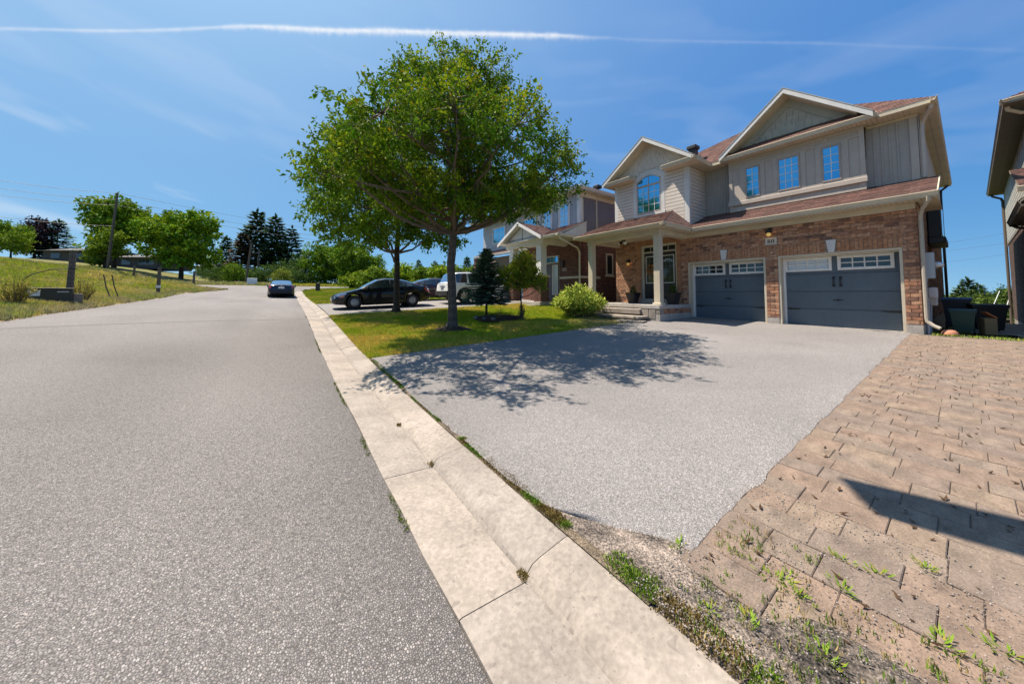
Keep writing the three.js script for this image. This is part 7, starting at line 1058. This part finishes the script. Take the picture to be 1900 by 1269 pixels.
{
  const r = mulberry(501), near = [], far = [], field = [];
  const mound = (b, a) => b > 1.7 && b < 12 && a > 7.2 && a < 14 ? (fbm(b * .9, a * .9, 7, 3) - .42) * .14 * sst(1.6, 2.6, b) * sst(7.2, 8, a) * sst(14.6, 13.6, a) : 0;
  for (let i = 0; i < 95000; i++) { const a = 7.02 + r() * 7.8, b = kerbB(a) + .74 + r() ** 1.15 * 11.2; if (b > 13 || (a < 9.9 && b > 11) || (b > 10.2 && a < 8.6 && r() < .9)) continue; const bare = sst(9.2, 7.4, a) * sst(7.2, 10.5, b); if (r() < bare * .85) continue; const t = lawnTone(b, a), k = .75 + .55 * r(), y = r() < .22 ? [1.5, 1.05, 1.3] : [1, 1, 1]; if (Math.hypot(b - 4.44, a - 9.22) < .55 || Math.hypot((b - 7) / 1.05, (a - 10.4) / .85) < .95) continue; near.push([b, a, .7 + .6 * r(), [t[0] * k * y[0] * .95, t[1] * k * y[1], t[2] * k * y[2]], G(b, a) - .02 + mound(b, a)]); }
  scatter('lawn_grass', 'short mown green grass of the front lawn', tuft(6, .055, .07, .008, 1), M_BLADE, near, 'grass');
  for (let i = 0; i < 45000; i++) { const a = 21.8 + r() * 25, b = kerbB(Math.min(a, 46)) + .76 + r() * 14; const t = lawnTone(b, a), k = .62 + .55 * r(); far.push([b, a, 1.4 + r(), [t[0] * k, t[1] * k, t[2] * k]]); }
  scatter('verge_grass', 'mown grass of the verge beyond the parked cars', tuft(6, .06, .1, .012, 2), M_BLADE, far, 'grass');
  for (let i = 0; i < 150000; i++) { const a = 4 + r() * 43, d = r() ** 1.6 * 30 + .02, b = leftB(a) - d; const n = fbm(b * .5, a * .5, 511, 3); if (n < .38 && r() < .8) continue; if (d < .5 && r() < .6) continue; const t = lawnTone(b, a), k = .62 + .6 * r(), straw = r() < .22, bloom = r() < .012; field.push([b, a, (1.0 + 1.6 * r() * n) * (1 + d * .03), bloom ? [.55, .48, .08] : straw ? [.46 * k, .38 * k, .18 * k] : [t[0] * k, t[1] * k * 1.02, t[2] * k], G(b, a) - .02 + (d > .3 ? (fbm(b * .8, a * .8, 5, 3) - .5) * .16 * (1 - sst(40, 47, a)) : 0)]); }
  scatter('field_grass', 'rough yellow-green meadow grass on the rising field left of the street', tuft(7, .13, .16, .016, 3), M_BLADE, field, 'grass');
  const fg = []; for (let i = 0; i < 16000; i++) { const a = CROSS1 + .1 + r() * 9, b = -45 + r() * 75, t = lawnTone(b, a), k = .6 + .6 * r(); fg.push([b, a, 1.8 + r() * 1.6, [t[0] * k, t[1] * k, t[2] * k]]); }
  scatter('far_grass', 'strip of grass beyond the far cross street', tuft(7, .1, .2, .03, 4), M_BLADE, fg, 'grass');
}
{ // the green line of low weeds along the back of the kerb, and sprigs in its joints
  const r = mulberry(521), list = [];
  const dens = (a) => a < 1.1 ? .75 : a < 2.1 ? .55 : a < 2.9 ? 1 : a < 3.4 ? .3 : .75;
  for (let i = 0; i < 5200; i++) { const a = .15 + r() * 6.7; if (vnoise(a * 3.2, 3, 88) > dens(a) || r() > 1.2 - a * .11) continue; const b = kerbB(a) + .742 + (r() - .3) * .06 * (a < 1.2 ? 2.6 : 1.1), br = vnoise(a * 5, 9, 89), k = .7 + .6 * r(), c = br > .68 ? [.21 * k, .155 * k, .05 * k] : [.15 * k, .24 * k, .025 * k]; list.push([b, a, .5 + .8 * r(), c, G(b, a) + .0]); }
  scatter('kerb_weeds', 'line of low green and brown weeds between kerb and asphalt driveway', tuft(9, .014, .05, .007, 5), M_BLADE, list, 'weeds');
  const l2 = []; for (let i = 0; i < 900; i++) { const a = 2 + r() * 14, b = kerbB(a) - .01 - r() * .025; if (vnoise(a * 2.1, 5, 90) < .62) continue; l2.push([b, a, .4 + .5 * r(), [.15, .19, .03], roadY(a) + .005]); } for (let i = 0; i < 90; i++) { const [bb, aa] = [[.40, 2.77], [.40, 3.75], [.40, 1.43]][i % 3]; const a = aa + (r() - .5) * .07, b = kerbB(a) + bb + (r() - .5) * .05; l2.push([b, a, .4 + .4 * r(), [.20, .15, .05], roadY(a) + .0]); }
  scatter('joint_weeds', 'tiny weeds in the joints of the kerb and gutter', tuft(6, .03, .03, .008, 6), M_BLADE, l2, 'weeds');
  // ground cover and grit on the soil strip
  const l3 = []; for (let i = 0; i < 1300; i++) { const a = -1.6 + r() * 2.5, b = kerbB(a) + .75 + r() ** 1.5 * .9; if (fbm(b * 3, a * 3, 93, 3) < .54 - .14 * sst(.5, -.3, a)) continue; const k = .7 + .6 * r(), br = r(); l3.push([b, a, .5 + .9 * r(), br < .35 ? [.34 * k, .26 * k, .12 * k] : [.14 * k, .21 * k, .03 * k], G(b, a) + .008 + .05 * (fbm(b * 3.1, a * 3.1, 95, 4) - .45) * sst(2.15, 1.75, b)]); }
  scatter('soil_weeds', 'sparse grass and weeds on the bare soil strip', tuft(6, .026, .04, .005, 7), M_BLADE, l3, 'weeds');
  const grit = new THREE.IcosahedronGeometry(.0038, 0), l4 = []; for (let i = 0; i < 9000; i++) { const a = -1.6 + r() * 2.6, b = kerbB(a) + .74 + r() ** 1.4 * 1.5, k = .6 + .8 * r(); l4.push([b, a, .4 + 1.2 * r() * r(), [.24 * k, .21 * k, .19 * k], G(b, a) + (b < 1.9 ? .012 + .05 * (fbm(b * 3.1, a * 3.1, 95, 4) - .45) * sst(2.15, 1.75, b) : .004)]); }
  scatter('grit', 'loose grit on the soil and the front pavers', grit, std(1, 1, 1, .95), l4, 'grit');
  // dark debris lying in paver joints
  const l5 = []; for (let i = 0; i < 420; i++) { const b = 1.9 + r() ** 1.2 * 10, a = .9 - r() * 2.2; const k = .5 + .7 * r(); l5.push([b, a, .5 + 1.1 * r(), [.10 * k, .06 * k, .035 * k], G(b, a) + .008]); }
  const lf = new Leaves(); lf.leaf(V3(-.015, .003, 0), V3(1, .1, 0).normalize(), V3(0, .2, 1).normalize(), .035, .014, .3, [1, 1, 1]); scatter('leaf_litter', 'scraps of dry brown leaves lying on the pavers', lf.build(), M_BLADE, l5, 'leaf litter');
}
{ // weed clumps one could count
  const WEEDS = ['weed clump right at the front corner of the asphalt driveway', 'large weed clump in the second paver joint, nearest the asphalt corner', 'weed clump just right of the largest one in the second paver joint', 'weed clump in the middle of the third paver joint', 'left one of two weed clumps in the fourth paver joint', 'right one of two weed clumps in the fourth paver joint', 'weed clump in the third paver joint towards the right edge', 'weed clump on the first paver row above the bare soil', 'weed clump in the bare soil left of the first paver row', 'bright weed clump in the dark soil at the bottom right', 'biggest weed clump at the lower right paver joint', 'weed clump at the right edge of the view among the pavers', 'small weed clump in the soil close to the kerb', 'small weed clump just below the long shadow on the pavers'];
  const r = mulberry(541), spots = [[1.87, .99, .8], [2.05, .60, 1.1], [2.02, .52, .9], [2.22, .40, .9], [2.45, .44, .7], [2.47, .32, .8], [2.2, .12, 1], [1.78, .38, 1], [1.70, .60, .8], [1.75, .18, 1.1], [1.95, .02, 1.2], [2.35, -.02, 1.0], [1.62, .72, .8], [2.7, .18, .7]];
  spots.forEach(([b, a, s], i) => { const o = thing('weed_clump', WEEDS[i], 'weed', P(a, G(b, a) + .002, b), r() * 6, 'weed clumps sprouting between the front pavers'); const l = new Leaves(); for (let k = 0; k < 34 * s; k++) { const f = r() * 6.283, q = r() * .075 * s, d = V3(Math.cos(f), .25 + .9 * r(), Math.sin(f)).normalize(), c = lerpC([.13, .22, .02], r() < .3 ? [.32, .26, .05] : [.22, .34, .03], r()); l.leaf(V3(Math.cos(f) * q + (r() - .5) * .03, r() * .012, Math.sin(f) * q * .5), d, V3(-Math.sin(f), .2, Math.cos(f)).normalize(), .018 + .024 * r(), .005 + .006 * r(), .2, c); } mesh('leaves', l.build(), M_BLADE, o); });
  const o = thing('weed_row', 'ragged grassy weeds along the far end of the pavers by the right house', 'weeds', P(-.6, G(13.3, -.6), 13.35)); const l = new Leaves(); for (let k = 0; k < 900; k++) { const f = r() * 6.283, z = (r() - .5) * 2.4, d = V3(Math.cos(f) * .6, 1, Math.sin(f) * .6).normalize(), c = lerpC([.14, .22, .02], r() < .35 ? [.42, .36, .08] : [.26, .36, .04], r()); l.leaf(V3((r() - .5) * .3, 0, z), d, V3(-Math.sin(f), 0, Math.cos(f)), .03 + .05 * r(), .012, .2, c); } mesh('leaves', l.build(), M_BLADE, o); stuff(o);
}

renderer.render(scene, camera);
